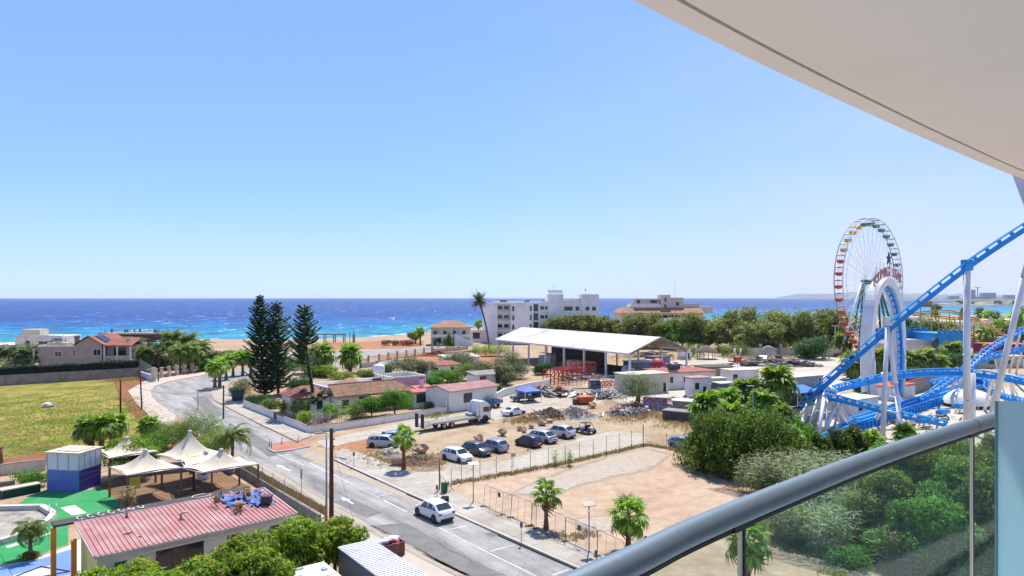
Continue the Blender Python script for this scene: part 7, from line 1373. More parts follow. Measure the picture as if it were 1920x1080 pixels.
# --- roller coaster
rc_t=T('roller_coaster','looping roller coaster with blue track, white posts and a white loop','roller coaster',G(1560,810),0)
def track(pts,name='track',w=.95,box=(.5,.58),tie=1.3,up=None,seg=10,drop=.42,frame=None):
 """blue box girder with two rails and ties along a smooth path of world points"""
 c=catmull(pts,seg);n=len(c);L_=[0]
 for a,b in zip(c,c[1:]):L_.append(L_[-1]+(b-a).length)
 F_=[]
 for i in range(n):
  d=(c[min(i+1,n-1)]-c[max(i-1,0)]).normalized();u=Vector(up(i/(n-1))if up else(0,0,1));s_=d.cross(u).normalized();u=s_.cross(d).normalized();F_.append((d,s_,u))
 mb=MB();vs=[]
 for p,(d,s_,u)in zip(c,F_):
  q=p-u*drop;bw,bh=box
  for i,j in((-1,0),(1,0),(1,-1),(-1,-1)):vs.append(q+s_*(i*bw/2)+u*(j*bh))
 mb.add(vs,[(i*4+k,i*4+(k+1)%4,i*4+4+(k+1)%4,i*4+4+k)for i in range(n-1)for k in range(4)]);sp=mb.build(name,CB,rc_t,True)
 for s0 in(-1,1):
  mb=MB();mb.tube([p+s_*(s0*w/2)for p,(d,s_,u)in zip(c,F_)],.09,6);r_=mb.build('rail',CBL,sp);r_.data.transform(sp_inv(rc_t))
 mb=MB();x=0
 while x<L_[-1]:
  k=max(i for i in range(n)if L_[i]<=x);f=(x-L_[k])/max(1e-6,L_[min(k+1,n-1)]-L_[k]);p=c[k].lerp(c[min(k+1,n-1)],f);d,s_,u=F_[k]
  for s0 in(-1,1):mb.bar(p-u*(drop+.05)+s_*(s0*box[0]*.3),p+s_*(s0*w/2),.12,.3,up=d)
  mb.bar(p-s_*w*.45-u*.12,p+s_*w*.45-u*.12,.1,.1,up=u);x+=tie
 ti=mb.build('ties',CB,sp);ti.data.transform(sp_inv(rc_t));return c
def sp_inv(t):return Matrix.Translation(-Vector(t['_loc']))
def TP(*l):return[P(a,b,y)for a,b,y in l]
drop_=track(TP((2120,288,84),(1990,372,86),(1920,418,88),(1813,490,90),(1690,586,93),(1600,662,95.5),(1545,712,98),(1515,742,101),(1503,765,105),(1514,780,109)),tie=1.7)
track(TP((1514,780,109),(1545,783,112),(1580,776,115),(1620,764,118)))
# big banked curve in front
curve_=track(TP((1556,726,99),(1585,718,101),(1630,708,103),(1690,698,104),(1740,694,104),(1800,693,103),(1850,696,101),(1900,704,98),(1960,718,94),(2050,742,90)),box=(.55,.6),tie=1.6,up=lambda u:(-.15,.5,.85))
track(TP((1552,728,98),(1556,738,96),(1580,744,95),(1627,756,95),(1690,772,94.5),(1735,781,94),(1775,789,93.5)),tie=1.1,box=(.45,.45))
# loop: ring in a plane turned to the right
LY=127.0;lc=P(1657,645,LY);lu=Vector((.80,.60,0));ln=Vector((-.6,.8,0));RX,RZ=5.0,10.6
def lp(a,off=0,k=1.0,n=0):return Vector((lc.x,lc.y,0))+lu*((RX+off)*math.cos(a)*k)+ln*n+Vector((0,0,lc.z-.3+(RZ+off)*math.sin(a)))
la=[R(x)for x in range(-62,243,10)]
track([lp(a,-.2,1,2.4*(i/len(la)-.5))for i,a in enumerate(la)],up=None if False else(lambda u:tuple(-(lu*math.cos(R(-62+304*u))+Vector((0,0,math.sin(R(-62+304*u))))))),seg=4,tie=1.2)
track([lp(R(-62),-.2,1,-1.2)]+TP((1690,752,121),(1722,746,120),(1756,726,120),(1785,706,122),(1812,690,124),(1850,655,127),(1890,630,129),(1960,596,132)),tie=1.1,box=(.5,.5))
track(TP((1745,715,128),(1790,700,128),(1812,682,127),(1860,664,128),(1920,650,130),(2000,640,134)),tie=1.1,box=(.55,.55))
mb=MB();vs=[];na=40;arc=[R(-28+236*i/na)for i in range(na+1)]
for a in arc:
 for off,n_ in((.45,-1.0),(1.75,-1.0),(1.75,1.0),(.45,1.0)):vs.append(lp(a,off,1,n_))
mb.add(vs,[(i*4+k,i*4+(k+1)%4,i*4+4+(k+1)%4,i*4+4+k)for i in range(na)for k in range(4)]+[(0,1,2,3),(na*4+3,na*4+2,na*4+1,na*4)])
mb.build('loop_cover',CW,rc_t,True)
for s_ in(-1,1):
 for n_ in(-.8,.8):
  mb=MB();a=lp(R(180+10)if s_<0 else R(-10),1.1,1,n_);b=Vector((lc.x,lc.y,0))+lu*(s_*(RX+.2))+ln*n_;mb.tube([b,a],[.6,.5],10);mb.build('loop_leg',CW,rc_t,True)
mb=MB();a=lp(R(-40),-.4,1,-1.5);b=Vector((lc.x,lc.y,0))+lu*-6+ln*-1;mb.tube([lp(R(205),0,1,-2),lp(R(232),.6,1,-2.2),Vector((lc.x,lc.y,0))+lu*3.5+ln*-2.5],[.4,.4,.4],8);mb.build('loop_brace',CW,rc_t,True)
# lettering over the loop
LET=M('sign_letter',S(216,196,196,.75),.6,var=.03);LETS=M('letter_side',S(206,150,150,.65),.6)
def letter(ch,size,depth=.18):
 cu=bpy.data.curves.new('letter','FONT');cu.body=ch;cu.size=size;cu.extrude=depth/2;cu.align_x='CENTER';tmp=bpy.data.objects.new('letter_tmp',cu);COL.objects.link(tmp);bpy.context.view_layer.update()
 me=bpy.data.meshes.new_from_object(tmp.evaluated_get(bpy.context.evaluated_depsgraph_get()));bpy.data.objects.remove(tmp);bpy.data.curves.remove(cu);return me
txt='LOOPING STAR';n_=len(txt)
for i,ch in enumerate(txt):
 if ch==' ':continue
 X_=-5.6+9.8*i/(n_-1);p=Vector((lc.x,lc.y,0))+lu*X_+ln*-1.0+Vector((0,0,lc.z-.3+RZ+2.1-1.5*(X_/4.9)**2));me=letter(ch,2.5);me.name='sign_letter_mesh';me.materials.clear();me.materials.append(LETS);o=bpy.data.objects.new('sign_letter',me);COL.objects.link(o);o.parent=rc_t
 o.location=p-Vector(rc_t['_loc']);o.rotation_euler=(R(90),0,ang(lu));o.scale=(.62,1,1);o['label']='raised letter '+ch+' of the sign over the loop'
mb=MB()
for i in range(24):th=R(140-100*i/23);mb.bar(lp(th,1.5,1,-.8),Vector((lp(th,1.5,1,-.8).x,lp(th,1.5,1,-.8).y,lc.z+RZ+2.6+.8*(i%3))),.07)
mb.build('sign_frame',CW,rc_t,True)
st_=[]
for k in range(10):a=R(90+36*k);r_=1.0 if k%2==0 else .4;st_.append((r_*math.cos(a),r_*math.sin(a)))
p=lp(R(88),1.9,1,-.9)+Vector((0,0,3.4));mb=MB();mb.extr([p+lu*x+Vector((0,0,z*1.25))for x,z in st_],ln*.2);mb.build('sign_star',M('star_blue',S(24,64,150,.6),.5),rc_t,True)
mb=MB();mb.bar(p+Vector((0,0,-3.4)),p+Vector((0,0,-.6)),.14);mb.build('star_post',CW,rc_t,True)
# white posts and frames
def post(a,b,r0=.3,r1=None,name='support_post'):mb=MB();mb.tube([a,b],[r0,r1 or r0],10);return mb.build(name,CW,rc_t,True)
def gp(x,y):return G(x,y)
q=P(1813,500,90);post(Vector((q.x,q.y,0)),q-Vector((0,0,.3)),.42,.42);mb=MB();mb.box(q-Vector((0,0,.5)),(1.0,1.0,1.4));mb.build('post_head',CB,rc_t,True)
for z in(5.5,11.5,17):mb=MB();mb.cyl((q.x,q.y,z),.52,.16,12);mb.build('post_flange',CW,rc_t,True)
q2=P(1824,700,96);post(Vector((q2.x,q2.y,0)),q2,.34)
top=P(1664,605,93.5);ba,bb=G(1655,828),G(1690,806);post(ba,top,.33,.28);post(bb,top,.33,.28);post(ba+Vector((1.6,-1.6,0)),top.lerp(bb,.55),.28);mb=MB();mb.box(top-Vector((0,0,.4)),(.9,.9,1.2));mb.build('post_head',CW,rc_t,True)
top=P(1549,722,98.5)
for x,y in((1523,812),(1532,830),(1590,806),(1598,800),(1505,806)):post(G(x,y),top,.27,.24)
top2=P(1573,738,97);post(top,top2,.26);post(top2,P(1567,752,96),.24);post(P(1567,752,96),G(1584,806),.25);post(P(1567,760,96),G(1542,822),.25)
post(G(1504,812),P(1504,764,105),.3);post(G(1482,800),P(1504,766,105),.22);post(G(1530,806),P(1504,790,103),.2)
top=P(1920,520,82);post(G(1846,838),top,.38,.34);post(top,P(1960,380,82),.36)
for x,y,tx,ty,d in((1874,790,1868,700,100),(1900,752,1895,703,100),(1846,770,1862,700,101),(1905,700,1920,640,128),(1890,706,1912,628,128),(1860,712,1812,688,126),(1775,745,1800,700,123),(1800,742,1802,702,123),(1822,742,1804,702,123),(1940,700,1925,640,128),(1715,795,1690,772,95),(1640,792,1652,768,95)):post(G(x,y),P(tx,ty,d),.24)
for x0,y0,x1,y1 in((1632,797,1652,772),(1776,752,1800,730)):a=G(x0,y0);post(a,P(x1,y1,a.y),.26);post(P(x1,y1,a.y),P(x1+22,y1-1,a.y+3),.24)
for x0,y0,x1,y1,d in((1488,806,1516,752,101),(1512,816,1536,735,99),(1546,824,1553,735,97),(1556,806,1536,738,99),(1576,800,1553,730,97),(1608,796,1584,745,96),(1560,815,1580,745,95),(1705,800,1722,779,94),(1760,790,1742,783,94),(1868,735,1886,660,128),(1884,740,1862,664,128),(1910,745,1888,704,100),(1852,760,1880,706,100),(1730,742,1756,727,120),(1765,738,1752,728,120),(1790,735,1812,692,124),(1700,758,1688,752,121)):a=G(x0,y0);post(a,P(x1,y1,d),.15)
for x0,y0,x1,y1,d in((1515,780,1560,772,98),(1530,770,1575,790,97),(1662,720,1682,745,92.5),(1660,770,1688,775,92)):post(P(x0,y0,d),P(x1,y1,d),.13)
# station run: two parallel straight tracks
track([G(x,y)+Vector((0,0,1.2))for x,y in[(1560,822),(1600,806),(1660,787),(1720,768),(1800,742),(1860,724)]],tie=.9,w=1.4);track([G(x,y)+Vector((0,0,1.2))for x,y in[(1600,800),(1660,780),(1720,760),(1800,734),(1850,720)]],tie=.9,w=1.4)
track([G(x,y)+Vector((0,0,.9))for x,y in[(1560,822),(1545,830),(1538,842),(1545,856),(1570,862)]],tie=.8)
mb=MB();g=rng(77)
for k in range(34):p=G(1610,806).lerp(G(1800,746),k/33);mb.box((p.x,p.y,.1),(.25,1.8,1.0),.7)
mb.build('brake_fins',CB,rc_t,True)
track([G(x,y)+Vector((0,0,2.2))for x,y in[(1800,735),(1830,728),(1850,735),(1852,748),(1880,762),(1930,775)]],tie=1.0,box=(.5,.5));track([G(x,y)+Vector((0,0,1.6))for x,y in[(1850,716),(1900,716),(1990,722)]],tie=1.2)
# coaster car on its stand and small ground things
for i,(x,y,lb)in enumerate([(1733,800,'blue coaster bogie on small trestles near the handrail'),(1768,786,'blue coaster bogie left behind the low track'),(1800,774,'blue coaster bogie nearest the white dome tent')]):
 t=T('coaster_bogie',lb,'bogie',G(x,y),.6,'coaster bogies on trestles');mb=MB();mb.box((0,0,.9),(2.4,1.1,.5));mb.box((0,0,1.4),(1.8,.9,.15));mb.build('chassis',CB,t)
 for s_ in(-.8,.8):mb=MB();mb.bar((s_,-.5,0),(s_,0,.9),.12);mb.bar((s_,.5,0),(s_,0,.9),.12);mb.bar((s_,-.4,.25),(s_,.4,.25),.08);mb.build('trestle',METAL,t)
t=T('dome_tent','low white dome tent between the coaster posts','tent',G(1816,762),.3);MB().lathe([(4.0,.6),(3.6,1.6),(2.6,2.5),(1.2,3.0),(0,3.2)],(0,0,0),20).build('dome',WHITE,t)
for k in range(6):a=k*1.047;MB().box((3.7*math.cos(a),3.7*math.sin(a),0),(.15,.15,.9)).build('leg',WMETAL,t)
t=T('control_hut','white low control hut behind the coaster support legs','hut',G(1605,782),.62);walls(t,[(0,0,0,7,4,2.6)],WHITE);walls(t,[(-.2,-.3,2.6,7.4,4.6,.18)],CREAM,'roof');win(t,.8,.9,1.2,1,fr=FRAMED)
t=T('control_hut','long flat white hut under the loop with red stripe','hut',G(1672,752),.62);walls(t,[(0,0,0,9,4,2.4)],WHITE);walls(t,[(-.2,-.2,2.4,9.4,4.4,.25)],FR_,'roof');win(t,1.5,.8,1.2,1,fr=FRAMED)
def board_fence(label,a,b,h,mat,top=None,n=14):
 a,b=G(*a),G(*b);t=T('board_fence',label,'fence',a,0);mb=MB();d=(b-a).normalized()
 for k in range(n):p,q=a.lerp(b,k/n),a.lerp(b,(k+.94)/n);mb.bar(p+Vector((0,0,h/2)),q+Vector((0,0,h/2)),.1,h)
 mb.build('boards',mat,t,True)
 if top:mb=MB();mb.bar(a+Vector((0,0,h)),b+Vector((0,0,h)),.2,.35);mb.build('top_rail',top,t,True)
 return t
board_fence('beige board fence with green top behind the coaster legs',(1478,800),(1625,764),2.6,M('fence_beige',S(214,206,190,.65),.8,var=.1,scale=2),M('green_band',S(40,140,110,.55),.6));board_fence('grey ribbed fence with red cap behind the low blue track',(1700,742),(1790,716),2.6,M('fence_grey',S(190,180,172,.6),.8,var=.12,scale=2),FR_)
# blue pavilion
PB=M('pavilion_blue',(.01,.22,.5),.6,var=.12,scale=.5);o=G(1672,678);t=T('blue_pavilion','blue and white fairground hall with battlemented blue walls beside the loop','building',o,.1);Yb=o.y
walls(t,[(0,0,0,13,9,5.0)],WHITE);mb=MB();prof=[(0,5.0)]+[(13*(.5-.5*math.cos(math.pi*k/10)),5.0+1.6*math.sin(math.pi*k/10))for k in range(1,10)]+[(13,5.0)];mb.extr([(-.3+13.6*x/13,-.4,z)for x,z in prof],(0,9.6,0));mb.build('roof',SHEET,t)
walls(t,[(13,-2.5,0,8.5,12,8.4)],PB,'tower_wall');mb=MB()
for k in range(5):mb.box((13.8+1.75*k,-2.0,8.4),(1.0,.8,.8))
mb.build('battlements',PB,t);walls(t,[(-2,10,0,22,1,8.6)],PB,'rear_wall');mb=MB()
for k in range(11):mb.box((-1.4+2*k,10.5,8.6),(1.1,.9,.8))
mb.build('battlements',PB,t);win(t,10.6,1.0,1.0,1.8,fr=CREAM,gl=YELLOWW,bars=0,name='door')
mb=MB();mb.lathe([(0,0),(1.6,.1),(2.0,.5),(1.9,.9),(0,.4)],(0,0,0),16);o=mb.build('dark_dome',FRAMED,t);o.location=(12.4,-2.0,5.0);o.rotation_euler=(R(70),0,.3)
# yellow and orange coaster behind
YC=M('yellow_steel',S(206,206,50,.65),.5);OC=M('orange_track',S(226,122,62,.65),.5);t=T('family_coaster','smaller yellow and orange family coaster behind the blue pavilion','roller coaster',G(1780,640),0);Y0=264
def yc(px,py,d=0):return P(px,py,Y0+d)
for pts in([(1712,586,0),(1735,584,2),(1760,582,4),(1785,583,4),(1810,592,2),(1835,598,0),(1848,606,-4),(1870,620,-8),(1895,632,-12)],[(1712,588,6),(1740,590,8),(1775,594,8),(1810,597,6),(1840,600,4)],[(1765,630,-4),(1800,620,0),(1830,632,2),(1860,636,-4),(1895,633,-12)],[(1790,618,6),(1820,626,4),(1850,610,2)]):
 c=catmull([yc(*p)for p in pts],6);mb=MB()
 for s_ in(-.6,.6):mb.tube([p+Vector((s_,s_,0))for p in c],.2,5)
 for p in c[::2]:mb.bar(p+Vector((-.6,-.6,0)),p+Vector((.6,.6,0)),.2)
 mb.build('track',OC,t,True);mb=MB();mb.tube([p-Vector((0,0,.7))for p in c],.22,5);mb.build('track_spine',YC,t,True)
for px,top in((1726,568),(1747,568),(1760,582),(1780,584),(1800,590),(1812,594),(1826,598),(1838,602),(1790,600),(1775,596),(1850,610)):
 q=yc(px,top,3);mb=MB();mb.tube([Vector((q.x,q.y,0)),q],.26,6);mb.build('support_post',YC,t,True)
for a,b in(((1726,612),(1747,586)),((1747,612),(1726,590)),((1760,630),(1790,596)),((1800,632),(1780,596)),((1812,632),(1838,602)),((1838,632),(1812,600)),((1775,612),(1800,596))):mb=MB();mb.tube([yc(*a,3),yc(*b,3)],.16,5);mb.build('brace',YC,t,True)
mb=MB()
for k in range(9):p=yc(1726+2.6*k,571,3);mb.box(p-Vector((0,0,.8)),(.55,.3,1.9+.3*(k%2)))
mb.bar(yc(1725,574,3),yc(1748,574,3),.3,.4);mb.build('sign_frame',M('amber_sign',S(214,166,40,.6),.5),t,True)
# white houses at the far right
for i,(x,y,w,d,h,lb)in enumerate([(1792,622,22,10,5.5,'white flat roofed block behind the yellow coaster'),(1850,606,30,10,5,'low white resort building behind the palms'),(1885,622,22,10,6.5,'white resort house with dark windows among the palms'),(1770,640,12,8,6,'white wall building under the yellow coaster'),(1905,640,14,8,5,'white resort house at the right edge'),(1722,626,8,6,8.5,'narrow white house between dark trees by the loop'),(1835,650,26,8,3.2,'long low white kiosk roof row behind the coaster'),(1900,672,14,8,4.2,'purple walled fairground stall at the right edge'),(1868,690,16,6,3.0,'beige roofed stall row under the coaster at the right')]):
 t=T('resort_building' if i<7 else 'fair_stall',lb,'building',G(x,y),.1);m_=M('stall_purple',S(140,30,110,.55),.6)if i==7 else(CREAM if i==8 else WHITE);walls(t,[(-w/2,0,0,w,d,h)],m_);walls(t,[(-w/2-.2,-.3,h,w+.4,d+.5,.3)],FR_ if i==7 else WHITE,'roof')
 for k in range(int(w/5)):win(t,-w/2+1.2+4.6*k,h*.35,1.8,h*.35,fr=FRAMED)
mb=MB();t=T('fair_balloon','small pink and red balloon shaped fair figure on a stand at the right','balloon',G(1846,690),0);MB().blob((0,0,4.2),(1.2,1.2,1.5),5,2,.02).build('balloon',M('balloon_pink',S(220,80,120,.6),.4),t);MB().tube([(0,0,0),(0,0,2.9)],.1,6).build('stand',METAL,t)
MB().blob((0,0,5.9),(.6,.6,.5),6,2,.05).build('leaf_top',M('balloon_green',S(120,190,60,.6),.4),t)
t=T('blue_awning','blue sheet awning stall half hidden behind the fan palms','stall',G(1495,764),.5);mb=MB();cs=[(-3,-2.5,2.9),(3,-2.5,2.9),(3,2.5,2.9),(-3,2.5,2.9)];q_=[(-1.5,0,3.9),(1.5,0,3.9)]
mb.face([cs[0],cs[1],q_[1],q_[0]]);mb.face([cs[1],cs[2],q_[1]]);mb.face([cs[2],cs[3],q_[0],q_[1]]);mb.face([cs[3],cs[0],q_[0]]);mb.build('roof',M('awning_blue',S(70,140,206,.65),.7,var=.1,scale=1),t);walls(t,[(-2.8,-2.2,0,5.6,4.4,2.6)],M('stall_dark',S(70,66,66,.5),.8),'wall')
for(x,y,z)in cs:MB().box((x*.97,y*.97,0),(.1,.1,2.85)).build('leg',METAL,t)
# --- scrap yard huts
def hut(name,label,px,py,w,d,h,wm,rm,rz=UX,ov=.25,cat='hut',wn=1,slope=0.0,dr=True):
 t=T(name,label,cat,G(px,py),rz);walls(t,[(-w/2,0,0,w,d,h)],wm);mb=MB();mb.extr([(-w/2-ov,-ov,h+.003),(w/2+ov,-ov,h+.003),(w/2+ov,d+ov,h+slope),(-w/2-ov,d+ov,h+slope)],(0,0,.14));mb.build('roof',rm,t)
 for k in range(wn):win(t,-w/2+.5+k*(w-1)/max(1,wn),h*.4,min(1.1,w*.25),h*.35,fr=FRAMED,bars=1)
 if dr:win(t,w/2-1.4,.05,.9,min(2.0,h*.8),fr=FRAMEW,gl=DARKIN,bars=0,name='door')
 return t
hut('site_hut','beige flat roofed block behind the half bare olive tree',1217,738,9.5,5,3.8,BEIGE,CREAM,.45);hut('site_hut','blue grey metal box in front of the shed gable',1210,697,8,4,2.6,M('blue_grey_metal',S(150,164,190,.6),.6),METAL,.5);hut('site_hut','small lilac hut with dark roof behind the red dome cover',1242,690,5.5,4,3.0,M('lilac_hut',S(150,146,196,.6),.7),FRAMED,.5)
t=hut('site_hut','white house with faded red roof and black water drum',1296,728,12,8,3.4,WHITE,M('faded_red_roof',S(190,104,92,.58),.8,var=.15,scale=.6),.35,.6,'house',3);MB().tube([(-4.6,1.2,4.5),(-2.6,1.2,4.5)],.75,12).build('water_drum',FRAMED,t);mb=MB();mb.box((-3.6,1.2,3.55),(1.8,.8,.4));mb.build('drum_stand',METAL,t);mb=MB();mb.box((0.5,5.5,3.5),(.6,.6,1.1));mb.build('chimney',M('chimney_plum',S(130,90,100,.5),.8),t)
for x in(-5.6,0,5.6):MB().box((x,-.45,0),(.16,.16,3.35)).build('porch_post',WHITE,t)
hut('timber_shelter','brown timber shelter with dark roof right of the red roofed house',1350,715,7,5,3.2,WOODG,M('dark_felt',S(120,106,96,.5),.9,var=.15),.3,.5);hut('ticket_kiosk','small white ticket kiosk with pink roof and balcony rail',1314,744,3.6,2.6,3.6,WHITE,PINKSHEET,.35,.4,'kiosk');hut('ticket_kiosk','pale green glazed kiosk beside the timber shelter',1349,733,3.4,2.4,2.5,M('pale_green',S(186,206,190,.65),.5),CREAM,.3,.15,'kiosk',2,0,False)
hut('site_hut','white cabin with open dark side below the orange box',1397,722,7,4,3.2,WHITE,CREAM,.3);hut('site_container_box','dark blue grey ribbed container behind the fan palms',1368,750,4.0,3,3.0,M('container_slate',S(104,116,140,.5),.6,var=.12,scale=2),METAL,.3,.05,'container',0,0,False);hut('site_hut','long low flat hut with blue and white patterned front near the coaster',1512,728,10.5,6,2.4,M('pattern_wall',S(150,166,190,.6),.7,var=.4,scale=2.5),M('pale_roof',S(222,212,196,.7),.8,var=.06),.5,.2)
hut('site_hut','small white concrete hut left of the thatched hut',1286,674,3.4,2.6,3.0,WHITE,CREAM,.2,.2,'hut',0);hut('site_hut','low grey table like hut with white top in the scrap yard',1298,776,6.5,2.5,1.9,CONCRETE,WHITE,-.5,.2,'hut',0,0,False);hut('site_hut','low grey block half buried in dry brush left of the fan palms',1277,792,6,2.5,1.5,DKCONC,CONCRETE,-.6,.1,'hut',0,0,False)
hut('workshop','low pale sheet roofed workshop right of the dark container',1395,745,8,5,2.0,BEIGE,M('pale_sheet',S(206,206,206,.65),.6,.2,var=.2,scale=1),.3,.3,'workshop',0)
t=T('thatched_hut','round thatched sunshade hut before the bright green trees','hut',G(1324,673),0);MB().lathe([(3.6,2.2),(3.5,2.4),(1.8,3.5),(.3,4.3),(0,4.35)],(0,0,0),16).build('thatch',M('thatch',S(140,124,108,.5),.95,var=.3,scale=3,bump=.6),t)
for k in range(6):a=k*1.047;MB().tube([(2.7*math.cos(a),2.7*math.sin(a),0),(2.7*math.cos(a),2.7*math.sin(a),2.6)],.1,6).build('post',WOOD,t)
mb=MB();mb.lathe([(1.9,0),(1.75,.7),(1.2,1.4),(.5,1.75),(0,1.8)],(0,0,0),16);mb.box((0,0,-.02),(3,3,.03));o=mb.build('dome_cover',M('dome_red',S(206,58,72,.6),.6));o.location=G(1233,712);tag(o,'red dome shaped ride cover behind the beige block','cover');o.location.z=3.2
t=T('orange_sign_box','orange box raised on a pole above the white cabin','sign',G(1383,712),.3);MB().tube([(0,0,0),(0,0,4)],.1,6).build('post',METAL,t);MB().box((0,0,4),(1.6,1.0,1.3)).build('box',M('orange_box',S(226,96,50,.6),.6),t)
t=T('concrete_disc','big round white concrete disc standing on the rubble','disc',G(1442,680),.2);o=MB().lathe([(0,-.25),(2.3,-.25),(2.4,0),(2.3,.25),(0,.25)],(0,0,0),20).build('disc',M('pale_concrete',S(214,200,182,.65),.9,var=.1),t);o.rotation_euler=(R(80),0,0);o.location=(0,0,2.6);MB().box((0,0,0),(1.6,1.2,.6)).build('foot',CONCRETE,t)
wall_run('yard_boundary_wall','long cream boundary wall with pillars behind the fairground yard',[(1400,668),(1470,666),(1575,670)],2.6,.3,CREAM)
for i,x in enumerate([1425,1463,1490]):mb=MB();p=G(x,666.5);mb.box((p.x,p.y-.4,0),(.8,.8,3.6));mb.box((p.x,p.y-.4,3.6),(1.0,1.0,.2));tag(mb.build('wall_pillar',PIL),['left','middle','right'][i]+' cream pillar on the fairground boundary wall','pillar','pillars of the fairground boundary wall')
def scrap(label,px,py,w,d,h,n,mats,seed,sz=(.8,2.4),name='scrap_heap',th=.12,flat=False):
 g=rng(seed);t=T(name,label,'scrap',G(px,py),g.uniform(0,.6))
 for m_i,m_ in enumerate(mats):
  mb=MB()
  for k in range(n//len(mats)):
   x,y=g.normal(0,.26)*w,g.normal(0,.26)*d;z=max(.05,h*(1-(2*x/w)**2*.6-(2*y/d)**2*.6))*g.random();l=g.uniform(*sz);a=g.uniform(0,6.28);dv=Vector((math.cos(a),math.sin(a),g.normal(0,.25)))*(l/2);c=Vector((x,y,z+.1))
   mb.bar(c-dv,c+dv,th*g.uniform(.5,2.2)*(3 if flat else 1),th*g.uniform(.4,1.2))
  mb.build(['scrap_bars','scrap_boards','scrap_lumps'][m_i],m_,t)['kind']='stuff'
 return t
SW,SG,SR=M('scrap_white',S(230,226,220,.8),.6,var=.15,scale=1),M('scrap_grey',S(160,150,140,.56),.8,var=.3,scale=1),M('scrap_rust',S(150,84,58,.5),.9,var=.3,scale=1)
scrap('heap of white metal scrap right of the old flatbed truck',1130,746,9,4,1.6,170,(SW,SG),701);scrap('stacked boards and slabs left of the old flatbed truck',1052,742,6,4,1.4,90,(WOODG,SW,SR),702,(1,3),th=.25,flat=True);scrap('brown junk pile right of the blue gazebo',1018,737,7,4,1.3,100,(SR,WOODG,SG),703,th=.2);scrap('old timber and slab pile before the cream boundary wall',1432,684,16,6,2.0,130,(WOODG,SG,SW),704,(2,5),th=.35,flat=True);scrap('right part of the timber and slab pile by the dark bush',1490,686,10,5,1.6,70,(SG,WOODG),705,(1.5,4),th=.35,flat=True);scrap('white rubble pile at the foot of the round dark bush',1517,672,9,4,2,80,(SW,SG),706,th=.25)
scrap('colourful junk spread on the yard behind the olive tree',1290,752,12,6,.7,90,(SW,M('junk_red',S(196,60,60,.55),.6),M('junk_blue',S(70,110,160,.55),.6)),707,(.4,1.4),th=.2);scrap('dark twisted metal behind the fence pen',1190,768,6,3,1.1,90,(SG,SR),708);scrap('grey metal grids lying in the fence pen',1178,777,8,3.5,.9,130,(SG,SW),709);scrap('grey metal pieces right of the picture board',1262,768,6,3,1.0,80,(SG,SW),710);scrap('junk along the shed front behind the red frames',1085,712,12,4,1.2,110,(SG,SR,SW),711,th=.2);scrap('white and blue junk on the roofs right of the red dome',1262,690,10,5,1.6,90,(SW,M('junk_blue',S(70,110,160,.55),.6),M('junk_red',S(196,60,60,.55),.6)),712,(.5,1.6),th=.25);scrap('green metal bars lying on the yard before the dark container',1330,757,8,3,.8,60,(M('junk_green',S(90,120,100,.5),.6),SG),713,(1.5,4),th=.1)
scrap('pile of stones and dry wood behind the open shed gable',1220,668,12,5,1.5,80,(WOODG,SG),714,(1,3),th=.25,flat=True);scrap('junk strip along the far right of the scrap yard',1420,735,12,4,1.0,90,(SW,SG,SR),715,(.6,2),th=.2)
scrap('brown boards heap in front of the blue hut near the coaster',1470,742,9,4,1.1,70,(WOODG,SW),716,(1,3.5),th=.25,flat=True);scrap('cables and steel parts between the station tracks',1720,790,14,3,.6,120,(SG,SR,SW),717,(.8,2.6),th=.12);scrap('steel parts on the ground below the loop',1640,770,10,4,.8,80,(SW,SG),718,(.6,2),th=.2)
RDS=M('red_steel',S(214,70,52,.62),.6,var=.1)
for i,(x,y,w,d,h,lb)in enumerate([(1050,722,5,3,3.2,'red steel ride frame with upright posts, leftmost'),(1078,716,6,4,3.0,'red steel ride frame in the middle behind the old flatbed'),(1094,710,7,4,3.6,'red lattice ride frame with top truss before the shed posts'),(1140,729,5,2,1.4,'low red steel frame right of the blue cab')]):
 t=T('ride_frame',lb,'ride frame',G(x,y),.5,'red steel ride frames in the scrap yard');mb=MB();nx=6
 for a in range(nx):
  for b in(0,1):mb.bar((-w/2+w*a/(nx-1),d*b,0),(-w/2+w*a/(nx-1),d*b,h),.12)
 mb.build('posts',RDS,t);mb=MB()
 for b in(0,1):
  for z in(.3,h*.5,h):mb.bar((-w/2,d*b,z),(w/2,d*b,z),.12)
  for a in range(nx-1):mb.bar((-w/2+w*a/(nx-1),d*b,h*.5),(-w/2+w*(a+1)/(nx-1),d*b,h),.08)
 for a in range(nx):mb.bar((-w/2+w*a/(nx-1),0,h),(-w/2+w*a/(nx-1),d,h),.1)
 mb.build('beams',RDS,t)
mb=MB();board=None
t=T('grid_fence','light steel grid fence pieces standing before the shed','fence',G(1100,722),.25);mb=MB()
for k in range(14):mb.bar((-5+k*.9,0,0),(-5+k*.9,0,2.0),.06)
for z in(.3,1.1,1.9):mb.bar((-5,0,z),(6.7,0,z),.06)
mb.build('bars',M('pale_steel',S(190,190,190,.6),.6),t)
OB=paint('old_blue_cab',S(40,96,140,.5));t=T('old_flatbed','old flatbed truck with blue cab among the scrap','truck',G(1090,738),.12);mb=MB();mb.box((-1.6,0,1.0),(6,2.2,.22));mb.build('deck',WOODG,t);mb=MB();mb.extr([(1.6,-1.1,.7),(3.7,-1.1,.7),(3.75,-1.1,1.6),(3.5,-1.1,2.7),(1.6,-1.1,2.75)],(0,2.2,0));mb.build('cab',OB,t)
for s_ in(-1,1):mb=MB();f_=[(1.9,s_*1.11,1.7),(3.5,s_*1.11,1.7),(3.35,s_*1.11,2.5),(1.9,s_*1.11,2.5)];mb.face(f_ if s_<0 else f_[::-1]);mb.build('side_window',CGLASS,t)
